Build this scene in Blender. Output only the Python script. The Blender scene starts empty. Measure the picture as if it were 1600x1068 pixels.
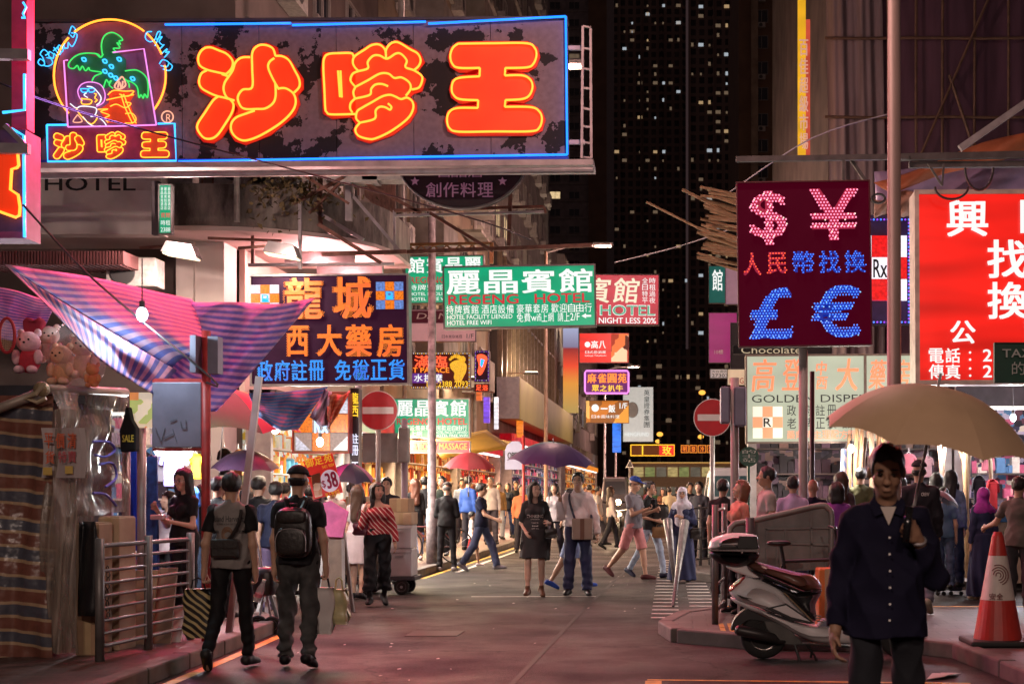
import bpy, bmesh, math, random
import numpy as np
from mathutils import Vector, Matrix
from mathutils.geometry import tessellate_polygon
from mathutils.bvhtree import BVHTree
random.seed(7); rng = np.random.default_rng(7)
SC = bpy.context.scene
COL = SC.collection
# ------------------------------------------------------------------ camera
F, CX, CY, EYE = 2222.22, 1060.0, 770.0, 1.5      # photo pixels; the road runs along +Y
cam = bpy.data.cameras.new('camera'); cam.lens = 50; cam.sensor_width = 36
cam.shift_x = (800 - CX) / 1600; cam.shift_y = (CY - 534) / 1600
cam.clip_start = 0.1; cam.clip_end = 900
cam.dof.use_dof = True; cam.dof.focus_distance = 20.0; cam.dof.aperture_fstop = 5.0
co = bpy.data.objects.new('camera', cam); COL.objects.link(co)
co.location = (0, 0, EYE); co.rotation_euler = (math.pi / 2, 0, 0)
SC.camera = co
# ------------------------------------------------------------------ night sky and a last trace of moonlight
W = bpy.data.worlds.new('World'); SC.world = W; W.use_nodes = True
nt = W.node_tree; nt.nodes.clear()
wo = nt.nodes.new('ShaderNodeOutputWorld'); bg = nt.nodes.new('ShaderNodeBackground'); bg2 = nt.nodes.new('ShaderNodeBackground'); ad = nt.nodes.new('ShaderNodeAddShader')
sk = nt.nodes.new('ShaderNodeTexSky'); sk.sky_type = 'NISHITA'; sk.sun_disc = False
sk.sun_elevation = math.radians(-8); sk.sun_rotation = math.radians(200)
nt.links.new(sk.outputs[0], bg.inputs[0]); bg.inputs[1].default_value = 0.05
bg2.inputs[0].default_value = (1.0, 0.60, 0.62, 1); bg2.inputs[1].default_value = 0.032      # city glow on low cloud
nt.links.new(bg.outputs[0], ad.inputs[0]); nt.links.new(bg2.outputs[0], ad.inputs[1]); nt.links.new(ad.outputs[0], wo.inputs[0])
SC.view_settings.view_transform = 'Standard'; SC.view_settings.look = 'None'
SC.view_settings.exposure = 0.12; SC.view_settings.gamma = 1.0
SC.cycles.use_denoising = True; SC.cycles.max_bounces = 5; SC.cycles.diffuse_bounces = 3; SC.cycles.glossy_bounces = 3
SC.cycles.transmission_bounces = 4; SC.cycles.transparent_max_bounces = 12
SC.cycles.sample_clamp_indirect = 4.0; SC.cycles.caustics_reflective = False; SC.cycles.caustics_refractive = False

def P(px, py, y): return Vector(((px - CX) * y / F, y, EYE + (CY - py) * y / F))
def GY(py, z=0.0): return (EYE - z) * F / (py - CY)          # distance at which ground of height z shows at row py
def XX(px, y): return (px - CX) * y / F
def ZZ(py, y): return EYE + (CY - py) * y / F
def srgb(h):
    h = h.lstrip('#'); c = [int(h[i:i+2], 16) / 255 for i in (0, 2, 4)]
    return tuple((x / 12.92 if x <= .04045 else ((x + .055) / 1.055) ** 2.4) for x in c)
# ------------------------------------------------------------------ materials
MATS = {}
def mat(name, col, rough=.6, metal=0., var=.18, scale=6., bump=0., emis=None, es=0., alpha=1., coat=0., trans=0., detail=4., spec=.5, stretch=None):
    if name in MATS: return MATS[name]
    m = bpy.data.materials.new(name); m.use_nodes = True; n = m.node_tree; b = n.nodes['Principled BSDF']
    if isinstance(col, str): col = srgb(col)
    b.inputs['Roughness'].default_value = rough; b.inputs['Metallic'].default_value = metal
    b.inputs['Specular IOR Level'].default_value = spec
    if coat: b.inputs['Coat Weight'].default_value = coat
    if trans: b.inputs['Transmission Weight'].default_value = trans
    if alpha < 1: b.inputs['Alpha'].default_value = alpha
    b.inputs['Base Color'].default_value = (*col, 1)
    if var or bump:
        tc = n.nodes.new('ShaderNodeTexCoord'); no = n.nodes.new('ShaderNodeTexNoise')
        no.inputs['Scale'].default_value = scale; no.inputs['Detail'].default_value = detail
        src = tc.outputs['Object']
        if stretch:
            mp = n.nodes.new('ShaderNodeMapping'); mp.inputs['Scale'].default_value = stretch
            n.links.new(src, mp.inputs[0]); src = mp.outputs[0]
        n.links.new(src, no.inputs['Vector'])
    if var:
        r = n.nodes.new('ShaderNodeValToRGB'); r.color_ramp.elements[0].position = .3; r.color_ramp.elements[1].position = .7
        r.color_ramp.elements[0].color = (*[c * (1 - var) for c in col], 1); r.color_ramp.elements[1].color = (*[min(1, c * (1 + var)) for c in col], 1)
        n.links.new(no.outputs['Fac'], r.inputs[0]); n.links.new(r.outputs[0], b.inputs['Base Color'])
    if bump:
        bp = n.nodes.new('ShaderNodeBump'); bp.inputs['Strength'].default_value = bump; bp.inputs['Distance'].default_value = .02
        n.links.new(no.outputs['Fac'], bp.inputs['Height']); n.links.new(bp.outputs[0], b.inputs['Normal'])
    if emis is not None:
        if isinstance(emis, str): emis = srgb(emis)
        b.inputs['Emission Color'].default_value = (*emis, 1); b.inputs['Emission Strength'].default_value = es
    MATS[name] = m; return m
def glow(name, col, s=1.0, base=.08):
    c = srgb(col) if isinstance(col, str) else col
    return mat(name, [x * base for x in c], rough=.35, var=0, emis=c, es=s)
def uneven_glow(name, col, s, scale=1.5, var=.3, stretch=None):
    """a backlit sheet: emission that varies a little where the tubes behind it sit"""
    if name in MATS: return MATS[name]
    c = srgb(col) if isinstance(col, str) else col
    m = mat(name, [x * .12 for x in c], rough=.3, var=0); n = m.node_tree; b = n.nodes['Principled BSDF']
    tc = n.nodes.new('ShaderNodeTexCoord'); mp = n.nodes.new('ShaderNodeMapping'); mp.inputs['Scale'].default_value = stretch or (1, 1, 3)
    no = n.nodes.new('ShaderNodeTexNoise'); no.inputs['Scale'].default_value = scale; no.inputs['Detail'].default_value = 1
    r = n.nodes.new('ShaderNodeValToRGB'); r.color_ramp.elements[0].position = .3; r.color_ramp.elements[1].position = .7
    r.color_ramp.elements[0].color = (*[x * (1 - var) for x in c], 1); r.color_ramp.elements[1].color = (*[x * (1 + var * .4) for x in c], 1)
    n.links.new(tc.outputs['Object'], mp.inputs[0]); n.links.new(mp.outputs[0], no.inputs['Vector']); n.links.new(no.outputs['Fac'], r.inputs[0])
    n.links.new(r.outputs[0], b.inputs['Emission Color']); b.inputs['Emission Strength'].default_value = s
    return m
def stripes(name, cols, period, axis=(0, 0, 1), rough=.6, transl=0., wob=.0, coat=0., bump=.25):
    """woven stripes across the object's own axis (world-scaled object coordinates, or UV when axis is 'U'/'V')"""
    if name in MATS: return MATS[name]
    m = bpy.data.materials.new(name); m.use_nodes = True; n = m.node_tree; b = n.nodes['Principled BSDF']; b.inputs['Roughness'].default_value = rough
    tc = n.nodes.new('ShaderNodeTexCoord'); dot = n.nodes.new('ShaderNodeVectorMath'); dot.operation = 'DOT_PRODUCT'
    if axis in ('U', 'V'):
        n.links.new(tc.outputs['UV'], dot.inputs[0]); dot.inputs[1].default_value = (1, 0, 0) if axis == 'U' else (0, 1, 0)
    else:
        n.links.new(tc.outputs['Object'], dot.inputs[0]); dot.inputs[1].default_value = axis
    no = n.nodes.new('ShaderNodeTexNoise'); no.inputs['Scale'].default_value = 3.0; n.links.new(tc.outputs['Object'], no.inputs['Vector'])
    ma = n.nodes.new('ShaderNodeMath'); ma.operation = 'MULTIPLY_ADD'; ma.inputs[1].default_value = wob; n.links.new(no.outputs['Fac'], ma.inputs[0]); n.links.new(dot.outputs['Value'], ma.inputs[2])
    dv = n.nodes.new('ShaderNodeMath'); dv.operation = 'DIVIDE'; dv.inputs[1].default_value = period; n.links.new(ma.outputs[0], dv.inputs[0])
    fr = n.nodes.new('ShaderNodeMath'); fr.operation = 'FRACT'; n.links.new(dv.outputs[0], fr.inputs[0])
    r = n.nodes.new('ShaderNodeValToRGB'); r.color_ramp.interpolation = 'CONSTANT'
    tot = sum(w for _, w in cols); pos = 0
    els = r.color_ramp.elements
    while len(els) < len(cols): els.new(.5)
    for e, (c, w) in zip(els, cols):
        e.position = pos / tot; e.color = (*(srgb(c) if isinstance(c, str) else c), 1); pos += w
    n.links.new(fr.outputs[0], r.inputs[0])
    mx = n.nodes.new('ShaderNodeMix'); mx.data_type = 'RGBA'; mx.blend_type = 'MULTIPLY'; mx.inputs[0].default_value = .5
    no2 = n.nodes.new('ShaderNodeTexNoise'); no2.inputs['Scale'].default_value = 9; n.links.new(tc.outputs['Object'], no2.inputs['Vector'])
    n.links.new(r.outputs[0], mx.inputs[6]); n.links.new(no2.outputs['Color'], mx.inputs[7]); 
    hs = n.nodes.new('ShaderNodeHueSaturation'); hs.inputs['Saturation'].default_value = 0; hs.inputs['Value'].default_value = 1.9
    n.links.new(no2.outputs['Color'], hs.inputs['Color']); n.links.new(hs.outputs[0], mx.inputs[7])
    n.links.new(mx.outputs[2], b.inputs['Base Color'])
    bp = n.nodes.new('ShaderNodeBump'); bp.inputs['Strength'].default_value = bump; bp.inputs['Distance'].default_value = .03
    n.links.new(no2.outputs['Fac'], bp.inputs['Height']); n.links.new(bp.outputs[0], b.inputs['Normal'])
    if coat: b.inputs['Coat Weight'].default_value = coat
    if transl:
        tr = n.nodes.new('ShaderNodeBsdfTranslucent'); n.links.new(mx.outputs[2], tr.inputs[0])
        ms = n.nodes.new('ShaderNodeMixShader'); ms.inputs[0].default_value = transl
        n.links.new(b.outputs[0], ms.inputs[1]); n.links.new(tr.outputs[0], ms.inputs[2]); n.links.new(ms.outputs[0], n.nodes['Material Output'].inputs[0])
    MATS[name] = m; return m
def cells(name, cols, scale, rough=.5, emis=0., stretch=(1, 1, 1)):
    """a jumble of packed goods: random cell colours"""
    if name in MATS: return MATS[name]
    m = bpy.data.materials.new(name); m.use_nodes = True; n = m.node_tree; b = n.nodes['Principled BSDF']; b.inputs['Roughness'].default_value = rough
    tc = n.nodes.new('ShaderNodeTexCoord'); mp = n.nodes.new('ShaderNodeMapping'); mp.inputs['Scale'].default_value = stretch
    v = n.nodes.new('ShaderNodeTexVoronoi'); v.inputs['Scale'].default_value = scale; v.distance = 'CHEBYCHEV'
    n.links.new(tc.outputs['Object'], mp.inputs[0]); n.links.new(mp.outputs[0], v.inputs['Vector'])
    sx = n.nodes.new('ShaderNodeSeparateColor'); n.links.new(v.outputs['Color'], sx.inputs[0])
    r = n.nodes.new('ShaderNodeValToRGB'); r.color_ramp.interpolation = 'CONSTANT'; els = r.color_ramp.elements
    while len(els) < len(cols): els.new(.5)
    for i, (e, c) in enumerate(zip(els, cols)):
        e.position = i / len(cols); e.color = (*(srgb(c) if isinstance(c, str) else c), 1)
    n.links.new(sx.outputs[0], r.inputs[0]); n.links.new(r.outputs[0], b.inputs['Base Color'])
    if emis:
        n.links.new(r.outputs[0], b.inputs['Emission Color']); b.inputs['Emission Strength'].default_value = emis
    MATS[name] = m; return m
# ------------------------------------------------------------------ mesh builder
class MB:
    def __init__(s): s.v = []; s.f = []; s.uv = {}
    def add(s, v, f):
        o = len(s.v); s.v.extend([tuple(p) for p in v]); s.f.extend([tuple(i + o for i in q) for q in f]); return s
    def box(s, x0, x1, y0, y1, z0, z1):
        if x0 > x1: x0, x1 = x1, x0
        if y0 > y1: y0, y1 = y1, y0
        if z0 > z1: z0, z1 = z1, z0
        return s.add([(x0,y0,z0),(x1,y0,z0),(x1,y1,z0),(x0,y1,z0),(x0,y0,z1),(x1,y0,z1),(x1,y1,z1),(x0,y1,z1)],
                     [(0,3,2,1),(4,5,6,7),(0,1,5,4),(1,2,6,5),(2,3,7,6),(3,0,4,7)])
    def obox(s, a, b, w, h, up=(0, 0, 1)):
        """a bar from a to b, w across, h along up"""
        a, b = Vector(a), Vector(b); d = (b - a).normalized(); up = Vector(up)
        if abs(d.dot(up)) > .98: up = Vector((0, 1, 0))
        r = d.cross(up).normalized() * w / 2; u = r.cross(d).normalized() * h / 2
        return s.add([a-r-u, a+r-u, a+r+u, a-r+u, b-r-u, b+r-u, b+r+u, b-r+u], [(0,1,2,3),(7,6,5,4),(0,4,5,1),(1,5,6,2),(2,6,7,3),(3,7,4,0)])
    def tube(s, pts, r, n=6, closed=False):
        pts = [Vector(p) for p in pts]; m = len(pts); rs = r if isinstance(r, (list, tuple)) else [r] * m
        prev = None; rings = []
        for i, p in enumerate(pts):
            t = (pts[(i+1) % m] - pts[i-1]) if closed else (pts[min(i+1, m-1)] - pts[max(i-1, 0)])
            if t.length < 1e-9: t = Vector((0, 0, 1))
            t.normalize()
            if prev is None:
                a = Vector((0, 1, 0)) if abs(t.y) < .9 else Vector((1, 0, 0)); prev = (a - t * a.dot(t)).normalized()
            else:
                prev = prev - t * prev.dot(t)
                prev = prev.normalized() if prev.length > 1e-6 else t.orthogonal().normalized()
            q = t.cross(prev)
            rings.append([p + (prev * math.cos(2*math.pi*k/n) + q * math.sin(2*math.pi*k/n)) * rs[i] for k in range(n)])
        v = [x for g in rings for x in g]; f = []
        for i in range(m if closed else m - 1):
            j = (i + 1) % m
            for k in range(n): f.append((i*n+k, i*n+(k+1) % n, j*n+(k+1) % n, j*n+k))
        if not closed: f.append(tuple(range(n))[::-1]); f.append(tuple((m-1)*n + k for k in range(n)))
        return s.add(v, f)
    def cyl(s, a, b, r, n=10, r2=None): return s.tube([a, b], [r, r if r2 is None else r2], n)
    def lathe(s, prof, c, n=20, axis='z'):
        v = []; f = []; m = len(prof)
        for r, h in prof:
            for k in range(n):
                a = 2*math.pi*k/n; x, y = r*math.cos(a), r*math.sin(a)
                v.append((c[0]+x, c[1]+y, c[2]+h) if axis == 'z' else (c[0]+x, c[1]+h, c[2]+y) if axis == 'y' else (c[0]+h, c[1]+x, c[2]+y))
        for i in range(m-1):
            for k in range(n): f.append((i*n+k, i*n+(k+1) % n, (i+1)*n+(k+1) % n, (i+1)*n+k))
        f.append(tuple(range(n))[::-1]); f.append(tuple((m-1)*n+k for k in range(n)))
        return s.add(v, f)
    def poly(s, pts, off):
        """filled outline, pushed back by the vector off to give it thickness"""
        pts = [Vector(p) for p in pts]; n = len(pts); off = Vector(off)
        tri = tessellate_polygon([pts]); o = len(s.v)
        s.v.extend([tuple(p) for p in pts] + [tuple(p + off) for p in pts])
        for t in tri: s.f.append(tuple(o + i for i in t)); s.f.append(tuple(o + n + i for i in t[::-1]))
        for i in range(n): j = (i+1) % n; s.f.append((o+i, o+n+i, o+n+j, o+j))
        return s
    def grid(s, fn, nu, nv, uv=False):
        o = len(s.v)
        for j in range(nv+1):
            for i in range(nu+1):
                s.v.append(tuple(fn(i/nu, j/nv)))
                if uv: s.uv[len(s.v)-1] = (i/nu, j/nv)
        for j in range(nv):
            for i in range(nu): a = o + j*(nu+1) + i; s.f.append((a, a+1, a+nu+2, a+nu+1))
        return s
    def ball(s, c, r, n=12, m=8):
        if not isinstance(r, (tuple, list)): r = (r, r, r)
        v = [(c[0], c[1], c[2]-r[2])]; f = []
        for i in range(1, m):
            t = math.pi*i/m
            for k in range(n): a = 2*math.pi*k/n; v.append((c[0]+r[0]*math.sin(t)*math.cos(a), c[1]+r[1]*math.sin(t)*math.sin(a), c[2]-r[2]*math.cos(t)))
        v.append((c[0], c[1], c[2]+r[2])); L = len(v)-1
        for k in range(n):
            f.append((0, 1+(k+1) % n, 1+k)); f.append((L, L-n+k, L-n+(k+1) % n))
            for i in range(m-2): a = 1+i*n+k; b = 1+i*n+(k+1) % n; f.append((a, b, b+n, a+n))
        return s.add(v, f)
    def mesh(s, name, m=None, smooth=False, org=(0, 0, 0)):
        me = bpy.data.meshes.new(name); ox, oy, oz = org
        me.from_pydata([(x-ox, y-oy, z-oz) for x, y, z in s.v], [], s.f)
        if m is not None: me.materials.append(m)
        if smooth: me.polygons.foreach_set('use_smooth', [True]*len(me.polygons))
        if s.uv:
            ul = me.uv_layers.new(name='UVMap')
            for l in me.loops: ul.data[l.index].uv = s.uv.get(l.vertex_index, (0, 0))
        return me
    def build(s, name, m, parent=None, smooth=False, bevel=0., loc=None):
        """one object; under a parent its mesh is local to the parent, at top level its origin is at loc or its base"""
        if parent is not None: org = world_loc(parent)
        elif loc is not None: org = loc
        else:
            a = np.array(s.v); org = (float(a[:,0].mean()), float(a[:,1].mean()), float(a[:,2].min()))
        o = bpy.data.objects.new(name, s.mesh(name, m, smooth, org)); COL.objects.link(o)
        if parent is not None: o.parent = parent
        else: o.location = org
        if bevel:
            b = o.modifiers.new('Bevel', 'BEVEL'); b.width = bevel; b.segments = 2; b.limit_method = 'ANGLE'
        return o
def world_loc(o):
    v = Vector((0, 0, 0))
    while o is not None: v = v + o.location; o = o.parent
    return v
def tag(o, label=None, cat=None, group=None, kind=None):
    if label: o['label'] = label
    if cat: o['category'] = cat
    if group: o['group'] = group
    if kind: o['kind'] = kind
    return o
def thing(name, label, cat, loc=(0, 0, 0), group=None):
    o = bpy.data.objects.new(name, None); COL.objects.link(o); o.location = loc; o.empty_display_size = .1
    return tag(o, label, cat, group)
def instance(o, parent, loc, rz=0., name=None):
    c = o.copy(); COL.objects.link(c); c.parent = parent; c.location = loc; c.rotation_euler = (0, 0, rz)
    if name: c.name = name
    return c
def place(name, me, parent, loc, rz=0., m=None):
    """a part that shares mesh data with others of its kind; loc is a world point"""
    o = bpy.data.objects.new(name, me); COL.objects.link(o); o.parent = parent
    o.location = Vector(loc) - world_loc(parent); o.rotation_euler = (0, 0, rz)
    if m is not None: o.material_slots[0].link = 'OBJECT'; o.material_slots[0].material = m
    return o
def lamp(kind, loc, power, col=(1, .8, .6), size=.2, size_y=None, rot=(0, 0, 0), spot=100, parent=None, name='lamp_light'):
    l = bpy.data.lights.new(name, kind); l.energy = power; l.color = col
    if kind == 'AREA':
        l.size = size
        if size_y: l.shape = 'RECTANGLE'; l.size_y = size_y
    else: l.shadow_soft_size = size
    if kind == 'SPOT': l.spot_size = math.radians(spot); l.spot_blend = .6
    o = bpy.data.objects.new(name, l); COL.objects.link(o); o.location = loc; o.rotation_euler = rot
    if parent is not None: o.parent = parent; o.location = Vector(loc) - world_loc(parent)
    return o
def spline(pts, closed=False, k=5):
    """Catmull-Rom through 2-D points"""
    p = [Vector(q) for q in pts]; n = len(p); out = []
    for i in range(n if closed else n-1):
        p0 = p[(i-1) % n] if closed or i else p[i]; p1 = p[i]; p2 = p[(i+1) % n]; p3 = p[(i+2) % n] if closed or i+2 < n else p2
        for j in range(k):
            t = j/k; out.append(.5*((2*p1) + (p2-p0)*t + (2*p0-5*p1+4*p2-p3)*t*t + (3*p1-p0-3*p2+p3)*t**3))
    if not closed: out.append(p[-1])
    return out
# ------------------------------------------------------------------ writing
_TXT = {}
def text2d(s, bold=0.):
    k = (s, bold)
    if k not in _TXT:
        c = bpy.data.curves.new('t', 'FONT'); c.body = s; c.offset = bold; c.resolution_u = 3
        o = bpy.data.objects.new('t', c); m = o.to_mesh()
        v = np.array([q.co[:2] for q in m.vertices]).reshape(-1, 2); f = [tuple(q.vertices) for q in m.polygons]
        o.to_mesh_clear(); bpy.data.objects.remove(o); bpy.data.curves.remove(c)
        if len(v): lo = v.min(0); hi = v.max(0); v = (v - lo) / np.maximum(hi - lo, 1e-6)
        _TXT[k] = (v, f)
    return _TXT[k]
def letters(parent, s, rect, y, m, bold=.012, vertical=False, name='lettering', spread=True, shear=0.):
    """flat print at depth y filling the photo rectangle rect = (x0,y0,x1,y1)"""
    x0, y0, x1, y1 = rect; b = MB()
    def put(t, a, c, e, d):
        v, f = text2d(t)
        bw = bold*.85*min(abs(d-c), abs(e-a)/max(1, len(t)*.6))
        for i, (ox, oy) in enumerate(((-1,-1),(1,-1),(-1,1),(1,1)) if bw > .15 else ((0,0),)):
            a_, e_, c_, d_ = a+bw+ox*bw, e-bw+ox*bw, c+bw*.6+oy*bw*.6, d-bw*.6+oy*bw*.6
            b.add([P(a_ + (e_-a_)*p[0] + shear*(p[1]-.5)*(d-c), d_ + (c_-d_)*p[1], y-.0012*i) for p in v], f)
    cs = [c for c in s]
    if vertical:
        n = len(cs); h = (y1-y0)/n
        for i, c in enumerate(cs):
            if c != ' ': put(c, x0, y0+i*h+h*.06, x1, y0+(i+1)*h-h*.06)
    elif spread:
        n = len(cs); w = (x1-x0)/n
        for i, c in enumerate(cs):
            if c != ' ': put(c, x0+i*w+w*.05, y0 if c != '一' else (y0*.6+y1*.4), x0+(i+1)*w-w*.05, y1 if c != '一' else (y0*.4+y1*.6))
    else: put(s, x0, y0, x1, y1)
    return b.build(name, m, parent)
def latin(parent, s, rect, y, m, bold=.0, name='lettering', shear=0.): return letters(parent, s, rect, y, m, bold, False, name, False, shear)
def inside(tv, tf, q):
    """which of the points q (n,2) lie in the triangles/polygons of a text mesh"""
    hit = np.zeros(len(q), bool)
    for f in tf:
        for i in range(1, len(f)-1):
            a, b, c = tv[f[0]], tv[f[i]], tv[f[i+1]]
            d = (b[0]-a[0])*(c[1]-a[1]) - (b[1]-a[1])*(c[0]-a[0])
            if abs(d) < 1e-12: continue
            u = ((q[:,0]-a[0])*(c[1]-a[1]) - (q[:,1]-a[1])*(c[0]-a[0]))/d; w = ((b[0]-a[0])*(q[:,1]-a[1]) - (b[1]-a[1])*(q[:,0]-a[0]))/d
            hit |= (u >= -1e-6) & (w >= -1e-6) & (u+w <= 1+1e-6)
    return hit
def dots(parent, items, y, m, pitch=4.2, r=1.25, name='led_dots', hexa=True):
    """rows of LED domes filling glyphs; items = [(text, rect, bold)], pitch and r in photo pixels"""
    b = MB(); k = y/F
    for t, (x0, y0, x1, y1), bold in items:
        v, f = text2d(t, bold)
        nx = max(2, int((x1-x0)/pitch)); ny = max(2, int((y1-y0)/pitch*(1.1 if hexa else 1)))
        q = np.array([((i+.5+(.25 if hexa and j % 2 else -.25 if hexa else 0))/nx, (j+.5)/ny) for j in range(ny) for i in range(nx)])
        for u, w in q[inside(v, f, q)]: dome(b, P(x0+(x1-x0)*u, y1+(y0-y1)*w, y), r*k)
    return tag(b.build(name, m, parent), kind='stuff')
def dome(b, c, r):
    b.add([c + Vector((r*math.cos(a), 0, r*math.sin(a))) for a in [i*math.pi/2.5 for i in range(5)]] + [c + Vector((0, -r*.8, 0))], [(0,1,5),(1,2,5),(2,3,5),(3,4,5),(4,0,5)])
def sign(name, label, rect, y, face, frame, depth=.18, fw=3., cat='sign', group=None, light=None, tilt=0., lit_pow=0., bevel=0.):
    """a box sign: cabinet, four frame bars, face sheet; lettering is added by the caller"""
    x0, y0, x1, y1 = rect; a = P(x0, y1, y); c = P(x1, y0, y); k = y/F; w = fw*k
    t = thing(name, label, cat, ((a.x+c.x)/2, y, a.z), group)
    MB().box(a.x+.01, c.x-.01, y+.012, y+depth, a.z+.01, c.z-.01).build('cabinet', frame, t)
    MB().box(a.x+w*.6, c.x-w*.6, y+.002, y+.011, a.z+w*.6, c.z-w*.6).build('sign_face', face, t)
    me = MB().box(a.x, c.x, y-.03, y+.02, c.z-w, c.z).build('frame_bar', frame, t)
    MB().box(a.x, c.x, y-.03, y+.02, a.z, a.z+w).build('frame_bar', frame, t)
    MB().box(a.x, a.x+w, y-.03, y+.02, a.z+w, c.z-w).build('frame_bar', frame, t)
    MB().box(c.x-w, c.x, y-.03, y+.02, a.z+w, c.z-w).build('frame_bar', frame, t)
    if light is not None and lit_pow:
        lamp('AREA', ((a.x+c.x)/2, y-.12, (a.z+c.z)/2), lit_pow, light, c.x-a.x, c.z-a.z, (math.radians(-84), 0, 0), parent=t, name='sign_light')
    if tilt: t.rotation_euler = (0, math.radians(tilt), 0)
    return t
# ================================================================== SETTING
M = {}
def asphalt():
    m = mat('asphalt', (.05,.041,.041), rough=.7, var=0, spec=.16); n = m.node_tree; b = n.nodes['Principled BSDF']; N_ = n.nodes.new; L_ = n.links.new
    tc = N_('ShaderNodeTexCoord'); co_ = tc.outputs['Object']
    def noise(sc, det, rg=.6): q = N_('ShaderNodeTexNoise'); q.inputs['Scale'].default_value = sc; q.inputs['Detail'].default_value = det; q.inputs['Roughness'].default_value = rg; L_(co_, q.inputs['Vector']); return q
    def mul(a, c, f=1.): q = N_('ShaderNodeMix'); q.data_type = 'RGBA'; q.blend_type = 'MULTIPLY'; q.inputs[0].default_value = f; L_(a, q.inputs[6]); L_(c, q.inputs[7]); return q.outputs[2]
    def ramp(src, p0, c0, p1, c1): q = N_('ShaderNodeValToRGB'); q.color_ramp.elements[0].position = p0; q.color_ramp.elements[1].position = p1; q.color_ramp.elements[0].color = (*c0,1); q.color_ramp.elements[1].color = (*c1,1); L_(src, q.inputs[0]); return q.outputs[0]
    base = ramp(noise(.5, 9, .65).outputs['Fac'], .36, (.026,.021,.022), .66, (.066,.055,.053))
    agg = ramp(noise(55, 2).outputs['Fac'], .35, (.55,.55,.55), .68, (1.5,1.45,1.4))
    wp = N_('ShaderNodeVectorMath'); wp.operation = 'ADD'; L_(co_, wp.inputs[0]); L_(noise(2.2, 4).outputs['Color'], wp.inputs[1])
    vo = N_('ShaderNodeTexVoronoi'); vo.feature = 'DISTANCE_TO_EDGE'; vo.inputs['Scale'].default_value = .42; L_(wp.outputs[0], vo.inputs['Vector'])
    crack = ramp(vo.outputs['Distance'], .0, (.3,.3,.3), .016, (1,1,1)); stain = ramp(noise(1.6, 3).outputs['Fac'], .30, (.45,.45,.47), .42, (1,1,1))
    L_(mul(mul(mul(base, agg), crack), stain), b.inputs['Base Color'])
    r = N_('ShaderNodeMapRange'); r.inputs[1].default_value = .35; r.inputs[2].default_value = .68; r.inputs[3].default_value = .48; r.inputs[4].default_value = .85; L_(noise(.8, 5).outputs['Fac'], r.inputs[0]); L_(r.outputs[0], b.inputs['Roughness'])
    bp = N_('ShaderNodeBump'); bp.inputs['Strength'].default_value = .55; bp.inputs['Distance'].default_value = .015; L_(noise(70, 3).outputs['Fac'], bp.inputs['Height']); L_(bp.outputs[0], b.inputs['Normal'])
    return m
def pavers(name, col, bw, bh):
    m = mat(name, col, rough=.55, var=0); n = m.node_tree; b = n.nodes['Principled BSDF']
    tc = n.nodes.new('ShaderNodeTexCoord'); br = n.nodes.new('ShaderNodeTexBrick'); br.inputs['Scale'].default_value = 1
    br.inputs['Brick Width'].default_value = bw; br.inputs['Row Height'].default_value = bh; br.inputs['Mortar Size'].default_value = .006
    br.inputs['Color1'].default_value = (*col, 1); br.inputs['Color2'].default_value = (*[c*.65 for c in col], 1); br.inputs['Mortar'].default_value = (*[c*.35 for c in col], 1)
    n.links.new(tc.outputs['Object'], br.inputs['Vector']); n.links.new(br.outputs['Color'], b.inputs['Base Color'])
    bp = n.nodes.new('ShaderNodeBump'); bp.inputs['Distance'].default_value = .01; bp.invert = True; n.links.new(br.outputs['Fac'], bp.inputs['Height']); n.links.new(bp.outputs[0], b.inputs['Normal'])
    return m
road = tag(MB().add([(-420,-6,0),(420,-6,0),(420,860,0),(-420,860,0)], [(0,1,2,3)]).build('road', asphalt(), loc=(0,0,0)), kind='structure')
paint_w = mat('worn_white_paint', (.62,.58,.55), rough=.6, var=.35, scale=9)
paint_y = mat('worn_yellow_paint', (.60,.36,.04), rough=.6, var=.4, scale=7)
concrete = mat('kerb_concrete', (.13,.11,.10), rough=.75, var=.3, scale=4, bump=.3)
pav_r = pavers('red_pavers', (.11,.058,.048), .2, .1); pav_g = pavers('grey_pavers', (.10,.08,.074), .3, .3)
def strip(pts, w, z=.004):
    b = MB()
    for a, c in zip(pts, pts[1:]):
        a, c = Vector((*a, z)), Vector((*c, z)); d = (c-a).normalized(); s = Vector((-d.y, d.x, 0))*w/2
        b.add([a-s, c-s, c+s, a+s], [(0,1,2,3)])
    return b
def pavement(name, pts, m, kerb_from, kerb_to, h=.13, kw=.16):
    """a raised footway with separate kerb stones along part of its edge"""
    t = tag(MB().poly([(x, y, h) for x, y in pts], (0,0,-h-.02)).build(name, m, loc=(0,0,0)), kind='structure')
    edge = pts[kerb_from:kerb_to+1]; cx = sum(p[0] for p in pts)/len(pts); cy = sum(p[1] for p in pts)/len(pts)
    for a, c in zip(edge, edge[1:]):
        a, c = Vector((*a, 0)), Vector((*c, 0)); L = (c-a).length; n = max(1, round(L/.95)); d = (c-a)/n
        s = Vector((-d.y, d.x, 0)).normalized(); s = s if s.dot(Vector((cx, cy, 0))-a) < 0 else -s
        for i in range(n):
            p, q = a + d*(i+.008) + s*.06, a + d*(i+.992) + s*.06
            b = MB(); hh = h + .012 + random.uniform(-.004, .004)
            b.obox(p + Vector((0,0,hh/2-.005)), q + Vector((0,0,hh/2-.005)), kw, hh+.01)
            b.build('kerb_stone', concrete, t, bevel=.018)
    return t
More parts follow.
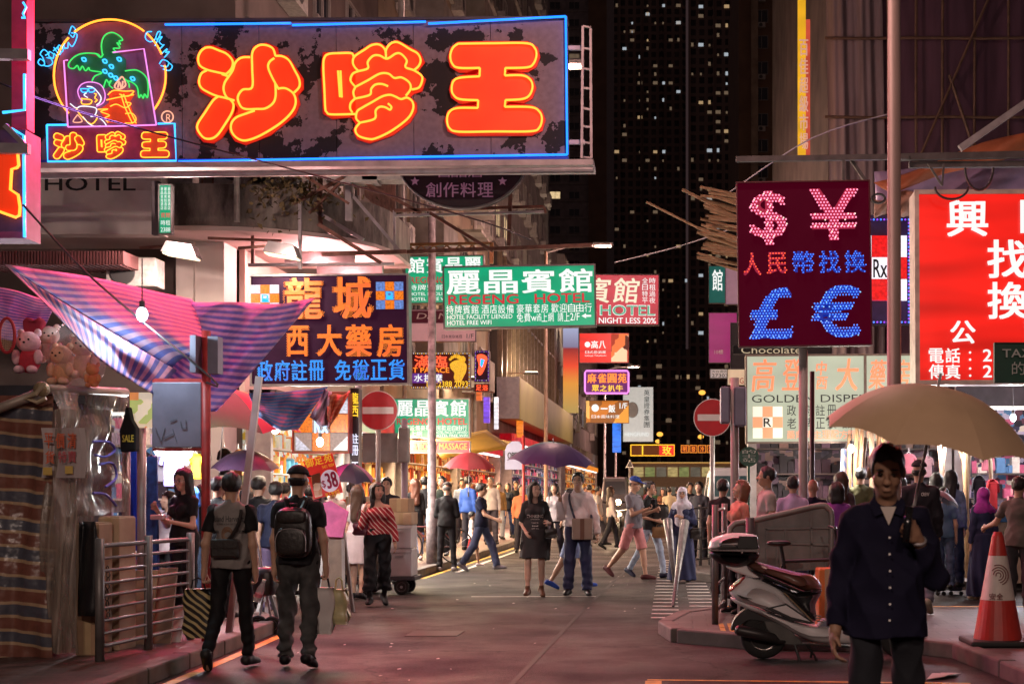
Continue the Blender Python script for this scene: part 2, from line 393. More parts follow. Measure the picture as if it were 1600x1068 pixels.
# left footway up to the side street, with its rounded corner
la = [(-4.05,3),(-4.2,9),(-4.35,13.2),(-4.47,15.4),(-4.75,16.1),(-5.4,16.5),(-30,16.8),(-30,3)]
pavement('pavement', la, pav_r, 0, 6)
lb = [(-30,23.6),(-6.2,23.7),(-5.2,24.1),(-4.75,25.0),(-4.72,33),(-4.85,45),(-5.0,120),(-30,120)]
pavement('pavement', lb, pav_r, 1, 5)
rb = [(12,16.9),(.6,17.1),(.12,16.4),(-.08,15.2),(.06,14.35),(.95,13.6),(2.35,13.35),(2.62,12.95),(2.75,11.6),(3.1,6),(12,6)]
pavement('pavement', rb, pav_g, 1, 9)
rc = [(30,21.6),(4.2,22.2),(1.2,23.2),(.35,24.6),(.25,33),(.3,120),(30,120)]
pavement('pavement', rc, pav_g, 0, 4)
# paint on the road
def marking(b, m, name='road_marking'): return b.build(name, m, road)
marking(strip([(-3.78,4),(-3.92,9),(-4.08,13),(-4.2,15.2)], .1), paint_y, 'yellow_line')
marking(strip([(-4.50,24.9),(-4.46,33),(-4.55,70)], .1), paint_y, 'yellow_line')
marking(strip([(-4.2,27),(-4.15,45),(-4.2,70)], .09, .0042), paint_w, 'white_line')
marking(strip([(.5,16.98),(12,16.86)], .1, .152), paint_y, 'yellow_line')
for y in (20.6, 33.5): marking(strip([(-3.0,y),(-1.2,y+.05)], .07, .0044), paint_w, 'white_line')
marking(strip([(-.25,11.42),(2.3,11.2)], .06, .0044), paint_y, 'yellow_line')
marking(strip([(-.2,11.35),(-.17,9.6)], .13, .0048), paint_y, 'yellow_line')
marking(strip([(1.05,9.3),(1.9,9.24)], .14, .0044), paint_w, 'white_line')
seam = mat('tar_seam', (.022,.019,.019), rough=.6, spec=.2, var=.2)
marking(strip([(-1.35,8),(-1.2,20),(-.9,32),(-.8,60)], .05, .0036), seam, 'tar_seam')
bar = MB().box(-.17,.17,-.045,.045,0,.005).mesh('crossing_bar', paint_w)
for k in range(20):
    y = 17.1*(1.033**k)
    for x in (-.16, .33): place('crossing_bar', bar, road, (x - .004*k, y, .003))
tact = mat('tactile_yellow', (.46,.28,.05), rough=.6, var=.2)
tp = MB()
for i in range(9):
    for j in range(2): tp.box(.42+i*.09, .47+i*.09, 13.95+j*.5, 14.4+j*.5, .13, .139)
tag(tp.build('tactile_strip', tact), kind='structure')
patch = mat('manhole_iron', (.03,.026,.025), rough=.6, metal=.3, var=.3, scale=20)
for x, y, w, l in ((-2.6,15.2,.55,.55),(-3.2,28.5,.6,.5),(1.5,10.9,.5,.4)):
    tag(MB().box(x-w/2,x+w/2,y-l/2,y+l/2,.0,.006).build('manhole_cover', patch, bevel=.003), 'iron manhole cover set in the road beside %s' % {15.2:'the left kerb',28.5:'the far left kerb',10.9:'the scooter'}[y], 'manhole cover')
litter = mat('paper_litter', (.55,.5,.47), rough=.8, var=.2)
lb_ = MB()
for _ in range(34):
    x, y, s, a = random.uniform(-3.8,-.4), random.uniform(10,26), random.uniform(.009,.024), random.uniform(0,3)
    c, d = math.cos(a)*s, math.sin(a)*s; lb_.add([(x-c,y-d,.006),(x+d,y-c,.007),(x+c,y+d,.012),(x-d,y+c,.006)], [(0,1,2,3)])
tag(lb_.build('litter', litter), 'scraps of pale paper litter scattered over the road', kind='stuff')
# ------------------------------------------------------------------ buildings
frame_m = mat('window_frame', (.30,.28,.26), rough=.5, var=.1)
dark_glass = mat('dark_window_glass', (.02,.022,.028), rough=.08, var=0, spec=.7)
lit_warm = uneven_glow('lit_window_warm', (1,.72,.38), .75, 2); lit_white = uneven_glow('lit_window_white', (.9,.95,1), .8, 2); lit_dim = uneven_glow('lit_window_dim', (.8,.55,.35), .16, 2)
ac_m = mat('ac_casing', (.42,.40,.37), rough=.6, var=.25, scale=12); ac_d = mat('ac_grille', (.05,.05,.05), rough=.6, var=0)
pipe_m = mat('drain_pipe', (.34,.31,.28), rough=.6, var=.25)
def win_mesh(w, h, pane, panes=2):
    """a window in the XZ plane looking to -Y: frame, mullions, panes set back between them"""
    b = MB(); t = .06
    b.box(-w/2, w/2, -.07, 0, h-t, h).box(-w/2, w/2, -.11, 0, 0, t)
    for i in range(panes+1): x = -w/2 + t/2 + i*(w-t)/panes; b.box(x-t/2, x+t/2, -.065, 0, t, h-t)
    me = b.mesh('window', frame_m); nf = len(me.polygons); bm = bmesh.new(); bm.from_mesh(me)
    for i in range(panes):
        x0 = -w/2+t+i*(w-t)/panes; x1 = x0+(w-t)/panes-t
        f = bm.faces.new([bm.verts.new(p) for p in ((x0,-.02,t),(x1,-.02,t),(x1,-.02,h-t),(x0,-.02,h-t))]); f.material_index = 1
    bm.to_mesh(me); bm.free(); me.materials.append(pane); return me
def ac_mesh():
    b = MB().box(-.42,.42,-.38,-.02,0,.58); me = b.mesh('air_conditioner', ac_m); bm = bmesh.new(); bm.from_mesh(me)
    vs = [bm.verts.new((.22*math.cos(a)-.1,-.385,.29+.22*math.sin(a))) for a in [i*math.pi/6 for i in range(12)]]
    bm.faces.new(vs).material_index = 1; bm.to_mesh(me); bm.free(); me.materials.append(ac_d); return me
AC = ac_mesh()
def building(name, label, x0, x1, y0, y1, z0, z1, wall, faces, fh=3.0, winw=1.3, winh=1.4, pitch=2.4, lit=.1, ac=.3, band=None, limit=120, zmin=None, pane=None, panes=2, cat='building', group=None):
    """faces: 'S' looks to the camera, 'W'/'E' look across the street"""
    t = thing(name, label, cat, ((x0+x1)/2, (y0+y1)/2, z0), group)
    MB().box(x0, x1, y0, y1, z0, z1).build('wall', wall, t)
    key = (winw, winh, panes)
    ws = {k: win_mesh(winw, winh, p, panes) for k, p in (('d', pane or dark_glass), ('w', lit_warm), ('c', lit_white), ('m', lit_dim))}
    cnt = 0; zs = zmin if zmin is not None else z0 + 1
    for fc in faces:
        a, b_ = (x0, x1) if fc == 'S' else (y0, y1)
        n = max(1, int((b_-a-.6)/pitch)); off = ((b_-a) - (n-1)*pitch)/2
        k = 0
        while zs + k*fh + winh + .3 < z1:
            z = zs + k*fh
            if band is not None and (k == 0 or fc != 'S' or True):
                bb = MB()
                if fc == 'S': bb.box(x0-.02, x1+.02, y0-.14, y0-.001, z-.42, z-.28)
                elif fc == 'E': bb.box(x1+.001, x1+.14, y0, y1, z-.42, z-.28)
                else: bb.box(x0-.14, x0-.001, y0, y1, z-.42, z-.28)
                bb.build('floor_band', band, t)
            for i in range(n):
                u = a + off + i*pitch
                loc, rz = ((u, y0-.001, z), 0) if fc == 'S' else ((x1+.001, u, z), math.pi/2) if fc == 'E' else ((x0-.001, u, z), -math.pi/2)
                px, py = (loc[0])*F/loc[1]+CX, CY-(z-EYE)*F/loc[1]
                if not (-40 < px < 1640 and -60 < py < 780) or cnt >= limit: continue
                r = random.random(); w = ws['w'] if r < lit*.5 else ws['c'] if r < lit*.75 else ws['m'] if r < lit*1.6 else ws['d']
                place('window', w, t, loc, rz); cnt += 1
                if random.random() < ac: place('air_conditioner', AC, t, (loc[0], loc[1], z-.62), rz)
            k += 1
    return t
conc_dark = mat('dark_stained_render', (.13,.10,.09), rough=.8, var=.45, scale=.8, bump=.3, detail=8)
conc_beige = mat('beige_render', (.30,.23,.16), rough=.8, var=.3, scale=.9, bump=.2, detail=8)
conc_grey = mat('grey_render', (.25,.22,.21), rough=.8, var=.3, scale=.9, detail=7)
conc_brown = mat('brown_tiles', (.17,.10,.06), rough=.7, var=.25, scale=.4, detail=6)
band_m = mat('pale_ledge', (.30,.27,.24), rough=.7, var=.3, scale=2)
tower_m = mat('tower_dark', (.05,.04,.038), rough=.9, var=0)
def tower_grid():
    n = tower_m.node_tree; b = n.nodes['Principled BSDF']; tc = n.nodes.new('ShaderNodeTexCoord'); mp = n.nodes.new('ShaderNodeMapping'); mp.inputs['Rotation'].default_value = (math.pi/2, 0, 0)
    br = n.nodes.new('ShaderNodeTexBrick'); br.offset = 0; br.inputs['Scale'].default_value = 1; br.inputs['Brick Width'].default_value = 2.6; br.inputs['Row Height'].default_value = 2.9; br.inputs['Mortar Size'].default_value = .55
    br.inputs['Color1'].default_value = (.03,.026,.028,1); br.inputs['Color2'].default_value = (.11,.09,.08,1); br.inputs['Mortar'].default_value = (.25,.185,.15,1)
    n.links.new(tc.outputs['Object'], mp.inputs[0]); n.links.new(mp.outputs[0], br.inputs['Vector']); n.links.new(br.outputs['Color'], b.inputs['Base Color'])
tower_grid()
# corner building on the left: upper floors, rounded stained balcony, HOTEL fascia
A = building('corner_building', 'old corner block with a rounded stained balcony and HOTEL fascia above the side street', -24, -7.6, 24.4, 36, 0, 26, conc_dark, 'SE', fh=3.2, zmin=8.2, lit=.0, ac=.4, pitch=2.9, band=None)
balc_m = mat('stained_concrete', (.24,.21,.18), rough=.85, var=.0, bump=.3, scale=2.5)
def stain(m, c1, c2, sc):
    n = m.node_tree; b = n.nodes['Principled BSDF']; tc = n.nodes.new('ShaderNodeTexCoord'); mp = n.nodes.new('ShaderNodeMapping'); mp.inputs['Scale'].default_value = (1,1,.35)
    no = n.nodes.new('ShaderNodeTexNoise'); no.inputs['Scale'].default_value = sc; no.inputs['Detail'].default_value = 10; no.inputs['Roughness'].default_value = .7
    r = n.nodes.new('ShaderNodeValToRGB'); r.color_ramp.elements[0].position = .38; r.color_ramp.elements[1].position = .64; r.color_ramp.elements[0].color = (*c1,1); r.color_ramp.elements[1].color = (*c2,1)
    n.links.new(tc.outputs['Object'], mp.inputs[0]); n.links.new(mp.outputs[0], no.inputs['Vector']); n.links.new(no.outputs['Fac'], r.inputs[0]); n.links.new(r.outputs[0], b.inputs['Base Color'])
stain(balc_m, (.05,.04,.035), (.34,.30,.26), 1.6)
def rounded(x_in, x_out, y_f, y_b, r, k=8):
    pts = [(x_in, y_f)] + [(x_out - r + r*math.sin(a), y_f + r - r*math.cos(a)) for a in [i*math.pi/2/k for i in range(k+1)]] + [(x_out, y_b), (x_in, y_b)]
    return pts
bp_ = rounded(-24, -5.0, 22.6, 26.5, 2.6)
MB().poly([(x,y,6.42) for x,y in bp_], (0,0,-.66)).build('balcony_parapet', balc_m, A)
soff = mat('pale_soffit', (.62,.50,.46), rough=.7, var=.12, scale=1.2)
MB().poly([(x*.998,y+.04,5.755) for x,y in bp_], (0,0,-.07)).build('balcony_soffit', soff, A)
white_wall = mat('old_white_paint', (.72,.66,.62), rough=.7, var=.22, scale=1.5, bump=.15, detail=8)
x0, x1 = XX(45,22.3), XX(252,22.3)
fas = MB().box(x0-4, x1, 22.28, 22.59, ZZ(366,22.3), ZZ(256,22.3)).build('fascia', white_wall, A)
bandw = mat('fascia_band', (.66,.58,.54), rough=.7, var=.2, scale=2)
MB().box(x0-4, x1+.01, 22.262, 22.279, ZZ(298,22.3), ZZ(262,22.3)).build('fascia_band', bandw, A)
latin(A, 'HOTEL', (70,276,212,298), 22.255, mat('black_letter', (.02,.02,.02), var=0), .02)
col_m = mat('white_column_paint', (.62,.56,.52), rough=.6, var=.1, scale=2)
MB().box(XX(275,23.6), XX(302,23.6), 23.6, 24.35, 0, 5.68).build('column', col_m, A)
MB().box(XX(303,23.7), XX(350,23.7), 23.7, 24.38, 0, 5.68).build('column', col_m, A)
pinkw = mat('pink_lit_wall', (.66,.50,.44), rough=.6, var=.12, scale=1)
MB().box(-7.55, -7.45, 24.45, 35.5, 2.9, 5.68).build('upper_shop_wall', pinkw, A)
rust = mat('rusty_steel', (.16,.07,.05), rough=.7, metal=.2, var=.4, scale=10)
steel = mat('grey_steel', (.36,.33,.34), rough=.45, metal=.5, var=.2, scale=6)
rail = MB()
for i in range(44):
    u = i/43; x = -8.6 + 3.4*min(1, u*2.2); y = 23.1 + 4.6*max(0, u-.35)
    rail.box(x-.012, x+.012, y-.012, y+.012, 6.42, 7.5)
tag(rail.build('balcony_railing', rust, A))
# corrugated awning and a condenser under the fascia
cor = mat('corrugated_red', (.14,.05,.05), rough=.6, var=.3, scale=3)
aw = thing('corrugated_awning', 'dark red corrugated metal awning under the white HOTEL fascia', 'awning', (-9.6,21.4,ZZ(414,21.4)))
for i in range(46):
    x = XX(-30,21.4) + i*.047*1.0
    MB().box(x, x+.03, 21.4, 22.2, ZZ(414,21.4)+(.012 if i % 2 else 0), ZZ(392,21.4)).build('rib', cor, aw)
MB().box(XX(-30,21.4), XX(192,21.4), 21.44, 22.2, ZZ(412,21.4), ZZ(393,21.4)).build('sheet', cor, aw)
acb = thing('air_conditioner', 'grimy white condenser unit hung under the HOTEL fascia by the white column', 'air conditioner', (XX(205,22),22,ZZ(440,22)))
MB().box(XX(165,22), XX(243,22), 22, 22.4, ZZ(447,22), ZZ(402,22)).build('casing', ac_m, acb, bevel=.015)
MB().lathe([(.2,0),(.19,-.01)], (XX(192,22),21.99,ZZ(425,22)), 20, 'y').build('fan_grille', ac_d, acb)
# street wall on the left, receding
B = building('tenement_building', 'beige tenement with balconies and condensers behind the green hotel signs', -20, -7.5, 36.2, 56, 0, 34, conc_beige, 'ES', fh=3.1, zmin=5.6, lit=.06, ac=.7, pitch=2.3, band=band_m, limit=150)
for i in range(5):                                                   # projecting enclosed balconies
    for j in range(2):
        z = 5.4 + i*3.1; y = 40 + j*8.5
        MB().box(-7.49, -6.6, y, y+2.6, z-.3, z+.75).build('balcony', band_m, B)
        MB().box(-7.4, -6.72, y+.05, y+2.55, z+1.9, z+2.0).build('balcony_canopy', band_m, B)
C_ = building('shop_building', 'tall block with a dark ribbed glass podium and yellow canopy on the left side', -20, -7.5, 56.3, 82, 0, 46, conc_grey, 'E', fh=3.1, zmin=12, lit=.08, ac=.5, pitch=2.6, band=band_m, limit=110)
glass_pod = mat('podium_glass', (.05,.045,.04), rough=.15, var=.2, scale=.5, spec=.8)
MB().box(-7.49, -7.2, 56.5, 81.8, 5.9, 11.2).build('glass_podium', glass_pod, C_)
fin = MB().box(-.02,.12,-.05,.05,0,5.3).mesh('fin', mat('bronze_fin', (.20,.15,.10), rough=.4, metal=.5, var=.2))
for i in range(16): place('fin', fin, C_, (-7.18, 57+i*1.6, 5.9))
MB().box(-7.2, -7.1, 56.5, 81.8, 9.2, 9.3).build('transom', frame_m, C_)
ycan = mat('yellow_green_fascia', (.44,.46,.14), rough=.5, var=.12, scale=.6)
MB().box(-7.19, -6.3, 56.6, 85, 4.45, 6.1).build('canopy', ycan, C_)
MB().box(-7.19, -6.32, 56.3, 56.59, 4.45, 6.1).build('canopy_end', mat('grey_panel', (.3,.3,.34), var=.15), C_)
D = building('tower_block', 'tall residential tower with brown corner strip closing the left end of the street', -24, -12.9, 252, 285, 0, 108, conc_grey, 'S', fh=3.05, winw=1.9, winh=1.35, pitch=3.4, lit=.1, ac=.0, band=band_m, limit=150, zmin=20, cat='tower')
MB().box(-15.9, -12.7, 251.2, 251.9, 0, 108).build('corner_strip', conc_brown, D)
E_ = building('low_building', 'low block with a bright video wall and louvred upper deck beyond the yellow canopy', -20, -7.4, 86, 130, 0, 16.2, conc_grey, 'E', fh=3, zmin=3.5, lit=.3, ac=.3, pitch=2.4, limit=60)
lv = MB().box(-7.39,-6.9,-.05,.05,0,2.6).mesh('louvre', band_m)
for i in range(30): place('louvre', lv, E_, (0, 86.3+i*.9, 13.4)) if False else place('louvre', lv, E_, (0, 86.3+i*.9, 13.4))
# right side: scaffolded block under netting, further blocks
net = mat('scaffold_net', (.10,.048,.078), rough=.9, var=.35, scale=1.2, bump=.5, detail=6, stretch=(2,2,.25))  # net colour with purple light put in as extra tint
netp = mat('pale_net', (.26,.20,.215), rough=.9, var=.25, scale=1.5, bump=.6, stretch=(3,3,.3))
bamd = mat('dark_bamboo', (.13,.075,.05), rough=.6, var=.3); bam = mat('bamboo', (.33,.20,.11), rough=.55, var=.3, scale=8)
R1 = thing('scaffolded_building', 'building wrapped in dark purple scaffold netting behind the money exchange signs', 'building', (12,45,0))
MB().box(4.1, 26, 38.9, 62, 3.9, 34).build('wall', conc_dark, R1)
def drape(x0, x1, y, z0, z1, amp, k, ph=0.):
    return MB().grid(lambda u, v: (x0+(x1-x0)*u + .06*math.sin(9*v+ph), y + amp*math.sin(k*u+ph+1.3*math.sin(3*v)) + .5*amp*math.sin(2.7*k*u+2*v), z0+(z1-z0)*v), 40, 14)
drape(5.4, 26, 38.3, 4.2, 33, .16, 40).build('net', net, R1, smooth=True)
drape(4.0, 5.5, 38.1, 5.2, 33, .10, 14, .7).build('net', netp, R1, smooth=True)
for i, x in enumerate((5.6, 6.35, 7.05, 7.9, 8.8, 9.9)):
    MB().tube([(x+.012*math.sin(i+k), 37.95, 4+2.4*k) for k in range(9)], .04, 6).build('bamboo_pole', bamd, R1)
for i, z in enumerate((7.2, 9.3, 11.5, 13.6, 15.7)):
    MB().tube([(3.9+k*1.1, 37.86, z+.012*math.sin(2.1*k+i)) for k in range(8)], .04, 6).build('bamboo_pole', bamd, R1)
for a, c in (((6.2,37.8,5.6),(8.9,37.8,11)), ((9.4,37.8,6),(7.2,37.8,12.6)), ((5.8,37.8,9),(8.4,37.8,15))): MB().tube([a, c], .04, 6).build('bamboo_brace', bamd, R1)
R2 = building('office_block', 'tall brown block with a bright gridded stairwell beyond the netted scaffold', 7.0, 24, 165, 200, 0, 66, conc_brown, 'S', fh=3, winw=1.5, winh=1.5, pitch=3.9, lit=.06, ac=.4, limit=70, zmin=8, cat='tower')
MB().box(8.4, 9.2, 164, 164.9, 0, 60).build('pilaster', conc_beige, R2)
MB().box(11.2, 11.6, 164.2, 164.9, 0, 66).build('pilaster', conc_beige, R2)
gw = win_mesh(2.0, 2.7, lit_dim, 2)
for k in range(20): place('stair_window', gw, R2, (13.0, 164.9, 2+k*2.9))
# far towers
def tower(label, x0, x1, y, z1, n, seed):
    t = thing('tower_block', label, 'tower', ((x0+x1)/2, y+15, 0)); MB().box(x0, x1, y, y+30, 0, z1).build('wall', tower_m, t)
    r = random.Random(seed); w = [(.7,1.1), (1.3,.9), (.5,.7), (1.5,1.0)]
    me = [[MB().box(-a/2, a/2, -.1, .05, 0, b).mesh('window', m) for m in (glow('far_window_white', (.8,.9,1), .42), glow('far_window_warm', (1,.66,.34), .36), lit_dim)] for a, b in w]
    for _ in range(n):
        x = x0+1+round(r.random()*(x1-x0-2)/2.6)*2.6; z = 3+round(r.random()**.8*(z1-6)/2.9)*2.9
        g = r.random(); place('window', r.choice(me)[0 if g < .14 else 1 if g < .3 else 2], t, (x, y-.02, z))
    for k in range(0, int(x1-x0), 7): MB().box(x0+k, x0+k+.6, y-.8, y, 0, z1).build('pier', tower_m, t)
    return t
tower('very tall dark residential tower with scattered lit windows at the end of the street', -27, 2.5, 480, 185, 130, 3)
tower('dark tower with more lit windows standing right of the tallest one', 3.2, 24, 430, 165, 150, 5)
tower('low dark block with few lit windows behind the bus stop', -14, 40, 380, 40, 60, 9)

r = random.Random(8); cv = MB()
for _ in range(420):                                                  # dry creeper spilling over the parapet
    u = r.gauss(0,.35); c = Vector((-6.2+u+r.uniform(-.3,.3), 22.66+max(0, u+.35)*.7+r.uniform(-.1,.04), 6.42-abs(r.gauss(0,.28))+r.uniform(0,.25))); d = Vector((r.uniform(-1,1),r.uniform(-1,1),r.uniform(-1,1)))*.05; e = Vector((r.uniform(-1,1),r.uniform(-1,1),r.uniform(-1,1)))*.045
    cv.add([c-d, c+e, c+d, c-e*.4], [(0,1,2,3)])
tag(cv.build('creeper', mat('dry_creeper', (.10,.07,.025), rough=.9, var=.4, scale=9)), 'dry creeper spilling over the rounded stained balcony', 'creeper', kind='stuff')
for x, y, z0, z1, w in ((-7.0,22.55,5.8,9,.05),(-5.1,26.2,5.7,11,.06),(-7.35,38.2,3.4,20,.06),(-7.35,44.1,3.4,24,.08),(-7.35,51.3,3.4,24,.07),(-9.2,22.5,5.8,8,.04)): MB().cyl((x,y,z0),(x,y,z1),w,8).build('drain_pipe', pipe_m, A if y < 36 else B)
for i in range(5): place('air_conditioner', AC, A, (-8.3+i*.9+.3*(i % 2), 23.4, 6.45+.03*i), 0)
# ================================================================== SIGNS
signframe = mat('sign_frame_grey', (.22,.20,.20), rough=.5, metal=.3, var=.25, scale=6)
darkframe = mat('sign_frame_dark', (.06,.05,.055), rough=.5, var=.2)
whitel = glow('white_letter', (.92,.95,.92), .95); dimwhite = mat('white_print', (.75,.72,.70), var=.06, rough=.5)
n_or = glow('neon_amber', (1,.27,.025), 2.7); n_red = glow('neon_red', (1,.06,.02), 1.25); n_blue = glow('neon_blue', (.01,.17,1), 2.6); n_cyan = glow('neon_cyan', (.04,.42,1), 2.)
n_green = glow('neon_green', (.06,.9,.16), .95); n_pink = glow('neon_pink', (.95,.28,.85), 1.15); n_white = glow('neon_white', (.9,.9,1), 1.2); n_yel = glow('neon_yellow', (1,.42,.03), 2.); n_pale = glow('neon_paleorange', (1,.45,.3), 1.1)
# ---- the great overhead neon sign
YN = 20.0; KN = YN/F
peel = mat('peeling_sheet', (.2,.18,.2), rough=.75, var=0)
def peeling():
    n = peel.node_tree; b = n.nodes['Principled BSDF']; tc = n.nodes.new('ShaderNodeTexCoord')
    a = n.nodes.new('ShaderNodeTexNoise'); a.inputs['Scale'].default_value = 1.25; a.inputs['Detail'].default_value = 12; a.inputs['Roughness'].default_value = .62
    s = n.nodes.new('ShaderNodeTexNoise'); s.inputs['Scale'].default_value = 14; s.inputs['Detail'].default_value = 4
    r = n.nodes.new('ShaderNodeValToRGB'); r.color_ramp.interpolation = 'CONSTANT'; r.color_ramp.elements[0].position = 0; r.color_ramp.elements[1].position = .475
    r.color_ramp.elements[0].color = (.012,.008,.014,1); r.color_ramp.elements[1].color = (.26,.195,.25,1)
    m = n.nodes.new('ShaderNodeMix'); m.data_type = 'RGBA'; m.blend_type = 'MULTIPLY'; m.inputs[0].default_value = .55
    n.links.new(tc.outputs['Object'], a.inputs['Vector']); n.links.new(tc.outputs['Object'], s.inputs['Vector']); n.links.new(a.outputs['Fac'], r.inputs[0])
    n.links.new(r.outputs[0], m.inputs[6]); n.links.new(s.outputs['Fac'], m.inputs[7]); n.links.new(m.outputs[2], b.inputs['Base Color'])
    bp = n.nodes.new('ShaderNodeBump'); bp.inputs['Strength'].default_value = .6; bp.inputs['Distance'].default_value = .02; n.links.new(r.outputs[0], bp.inputs['Height']); n.links.new(bp.outputs[0], b.inputs['Normal'])
peeling()
a, c = P(44,254,YN), P(888,34,YN)
NS = thing('neon_sign', 'huge peeling overhead neon sign with three red balloon characters and palm emblem in blue outline', 'neon sign', ((a.x+c.x)/2, YN, a.z))
for i in range(7):                                                   # riveted sheets
    x = a.x + (c.x-a.x)*i/7
    MB().box(x+.004, x+(c.x-a.x)/7-.004, YN, YN+.05, a.z, c.z).build('sheet', peel, NS)
MB().box(a.x+.02, c.x-.02, YN+.051, YN+.5, a.z+.02, c.z-.02).build('cabinet', darkframe, NS)
ledge = mat('painted_truss', (.42,.35,.36), rough=.55, var=.25, scale=4)
MB().box(a.x-1.3, c.x+.36, YN-.15, YN+.45, a.z-.09, a.z-.012).build('ledge', ledge, NS)
MB().box(a.x, c.x, YN-.02, YN+.3, c.z+.012, c.z+.05).build('top_rail', darkframe, NS)
MB().cyl((a.x-1.6, YN-.1, a.z-.19), (c.x+.36, YN-.1, a.z-.15), .045, 10).build('support_pipe', steel, NS)
fb = MB()                                                            # bare steel ladder frame past the right end
for px in (912, 924): fb.obox(P(px,48 if px > 920 else 44,YN), P(px-3 if px < 920 else px,250,YN), .035, .035)
for py in (44,78,110,140,172,200,225,248): fb.obox(P(912,py,YN), P(924,py+2,YN), .025, .025)
for py in (78, 225): fb.obox(P(889,py,YN+.1), P(914,py,YN+.1), .05, .06)
fb.build('end_frame', mat('pale_steel', (.5,.42,.42), var=.2), NS)
def N(px, py, d=0.): return P(px, py, YN - d) if False else Vector((XX(px, YN), YN - d, ZZ(py, YN)))
def neon(pts, m, closed=False, r=.0155, d=.10, k=5, name='neon_tube', smooth=True, parent=None):
    q = spline(pts, closed, k) if smooth else [Vector(p) for p in pts]
    return MB().tube([N(p[0], p[1], d) for p in q], r, 6, closed).build(name, m, parent or NS, smooth=True)
A1 = lambda L, o=(300,60), s=180/1068: [(o[0]+u*s, o[1]+v*s) for u, v in L]
g1 = [ ([(150,100),(200,98),(270,125),(340,155),(390,205),(402,250),(385,300),(340,345)],0), ([(340,345),(260,328),(160,302),(95,260),(82,190),(110,130),(150,100)],0),
 ([(160,310),(110,340),(88,410),(110,470),(175,512),(250,545),(320,562),(412,590)],0), ([(350,362),(300,345)],0),
 ([(265,550),(215,590),(140,700),(75,800),(75,860),(130,930),(200,938),(260,900),(330,800),(390,700),(405,625),(370,575)],0),
 ([(560,190),(480,195),(425,240),(400,310),(360,370),(325,425),(315,490),(345,560),(412,588)],0),
 ([(795,180),(770,110),(700,78),(630,88),(582,150),(580,300),(578,468),(490,490),(445,560),(470,640),(520,668),(620,668),(700,663),(770,615),(795,545),(792,430)],0),
 ([(785,200),(740,235),(728,290),(770,390),(825,488)],0), ([(795,180),(860,184),(920,222),(970,310),(1012,395),(1014,465),(965,520)],0),
 ([(820,480),(890,480),(960,530),(980,610),(945,695),(850,790),(720,875),(600,935),(500,958),(430,930),(385,870),(385,800),(430,745),(520,710),(600,683)],0) ]
f1 = [[(150,96),(200,94),(340,150),(402,225),(402,300),(350,360),(160,310),(95,262),(80,190),(105,130)], [(160,308),(340,350),(425,236),(480,192),(578,188),(600,100),(700,76),(780,110),(798,180),(880,186),(1014,395),(1014,465),(960,530),(980,610),(945,695),(720,875),(500,960),(425,930),(383,865),(383,800),(420,750),(440,660),(390,590),(250,548),(110,474),(86,410),(110,340)],
 [(262,548),(400,592),(408,630),(330,806),(260,904),(200,942),(128,934),(72,864),(72,800),(215,588)] ]
g2 = [ ([(358,188),(340,160),(240,158),(130,165),(88,205),(80,300),(88,480),(95,660),(108,700),(150,722),(370,720)],0), ([(215,560-240),(232,562)],1), ([(248,565),(238,320)],1),
 ([(660,205),(650,130),(600,82),(530,85),(460,128),(370,188),(352,240),(368,285),(402,322)],0), ([(660,205),(660,130),(700,75),(750,58),(800,75),(880,125),(950,165),(978,225),(960,280),(915,320)],0),
 ([(402,325),(490,300),(490,240),(540,185),(600,182),(668,212),(750,165),(800,170),(850,230),(838,290),(915,320),(985,370),(990,420),(960,480),(895,497)],0),
 ([(402,325),(350,350),(330,410),(375,470)],0), ([(375,470),(490,410),(600,350),(680,350),(735,390),(800,385),(870,430),(885,490),(840,555)],0), ([(375,470),(355,520),(370,578)],0),
 ([(370,578),(505,545),(520,490),(560,450),(620,445),(675,465)],0), ([(370,578),(330,620),(325,670),(345,705)],0),
 ([(415,800),(380,760),(390,695),(440,660),(530,610),(620,560),(690,545),(740,560),(795,585),(850,572),(900,610),(905,680),(850,770),(700,880),(560,945),(490,950),(400,920),(372,860),(415,800)],0),
 ([(415,800),(550,765),(560,690),(600,655),(650,660),(692,682),(705,655),(675,625)],0) ]
f2 = [[(80,165),(372,160),(372,722),(150,724),(95,700),(78,300)], [(352,240),(370,185),(530,83),(590,80),(656,118),(750,56),(950,163),(980,230),(915,320),(990,400),(960,482),(890,500),(842,560),(905,625),(905,680),(850,770),(700,880),(490,952),(400,922),(370,860),(400,800),(340,710),(325,650),(360,580),(352,500),(376,470),(330,410),(350,350),(400,322)]]
B1 = lambda L: [(400+u*.3746, v*.3746) for u, v in L]
g3 = [(850,195),(1000,194),(1135,195),(1168,215),(1175,245),(1162,280),(1135,295),(1045,297)], [(1045,297),(1043,328)], [(1043,328),(1115,328),(1148,345),(1158,375),(1145,410),(1115,426),(1045,430)], [(1045,430),(1042,458)], [(1042,458),(1150,460),(1185,478),(1196,508),(1185,545),(1150,560),(1000,560),(850,560),(812,545),(802,510),(812,478),(845,462),(930,462)], [(930,462),(932,430)], [(932,430),(855,425),(828,405),(822,380),(830,350),(858,336),(938,331)], [(938,331),(940,296)], [(940,296),(852,295),(825,278),(817,245),(828,212),(850,195)]
f3 = [[p for seg in g3 for p in seg]]
tray = mat('red_letter_tray', (.55,.02,.012), rough=.4, var=.1, emis=(1,.01,.005), es=.16)  # painted tray; light of the tubes put in as faint emission
fill = mat('red_letter_fill', (.75,.045,.01), rough=.5, var=.25, scale=2.2, emis=(1,.045,.006), es=.50)  # acrylic lit by the tubes; that light is put in as emission
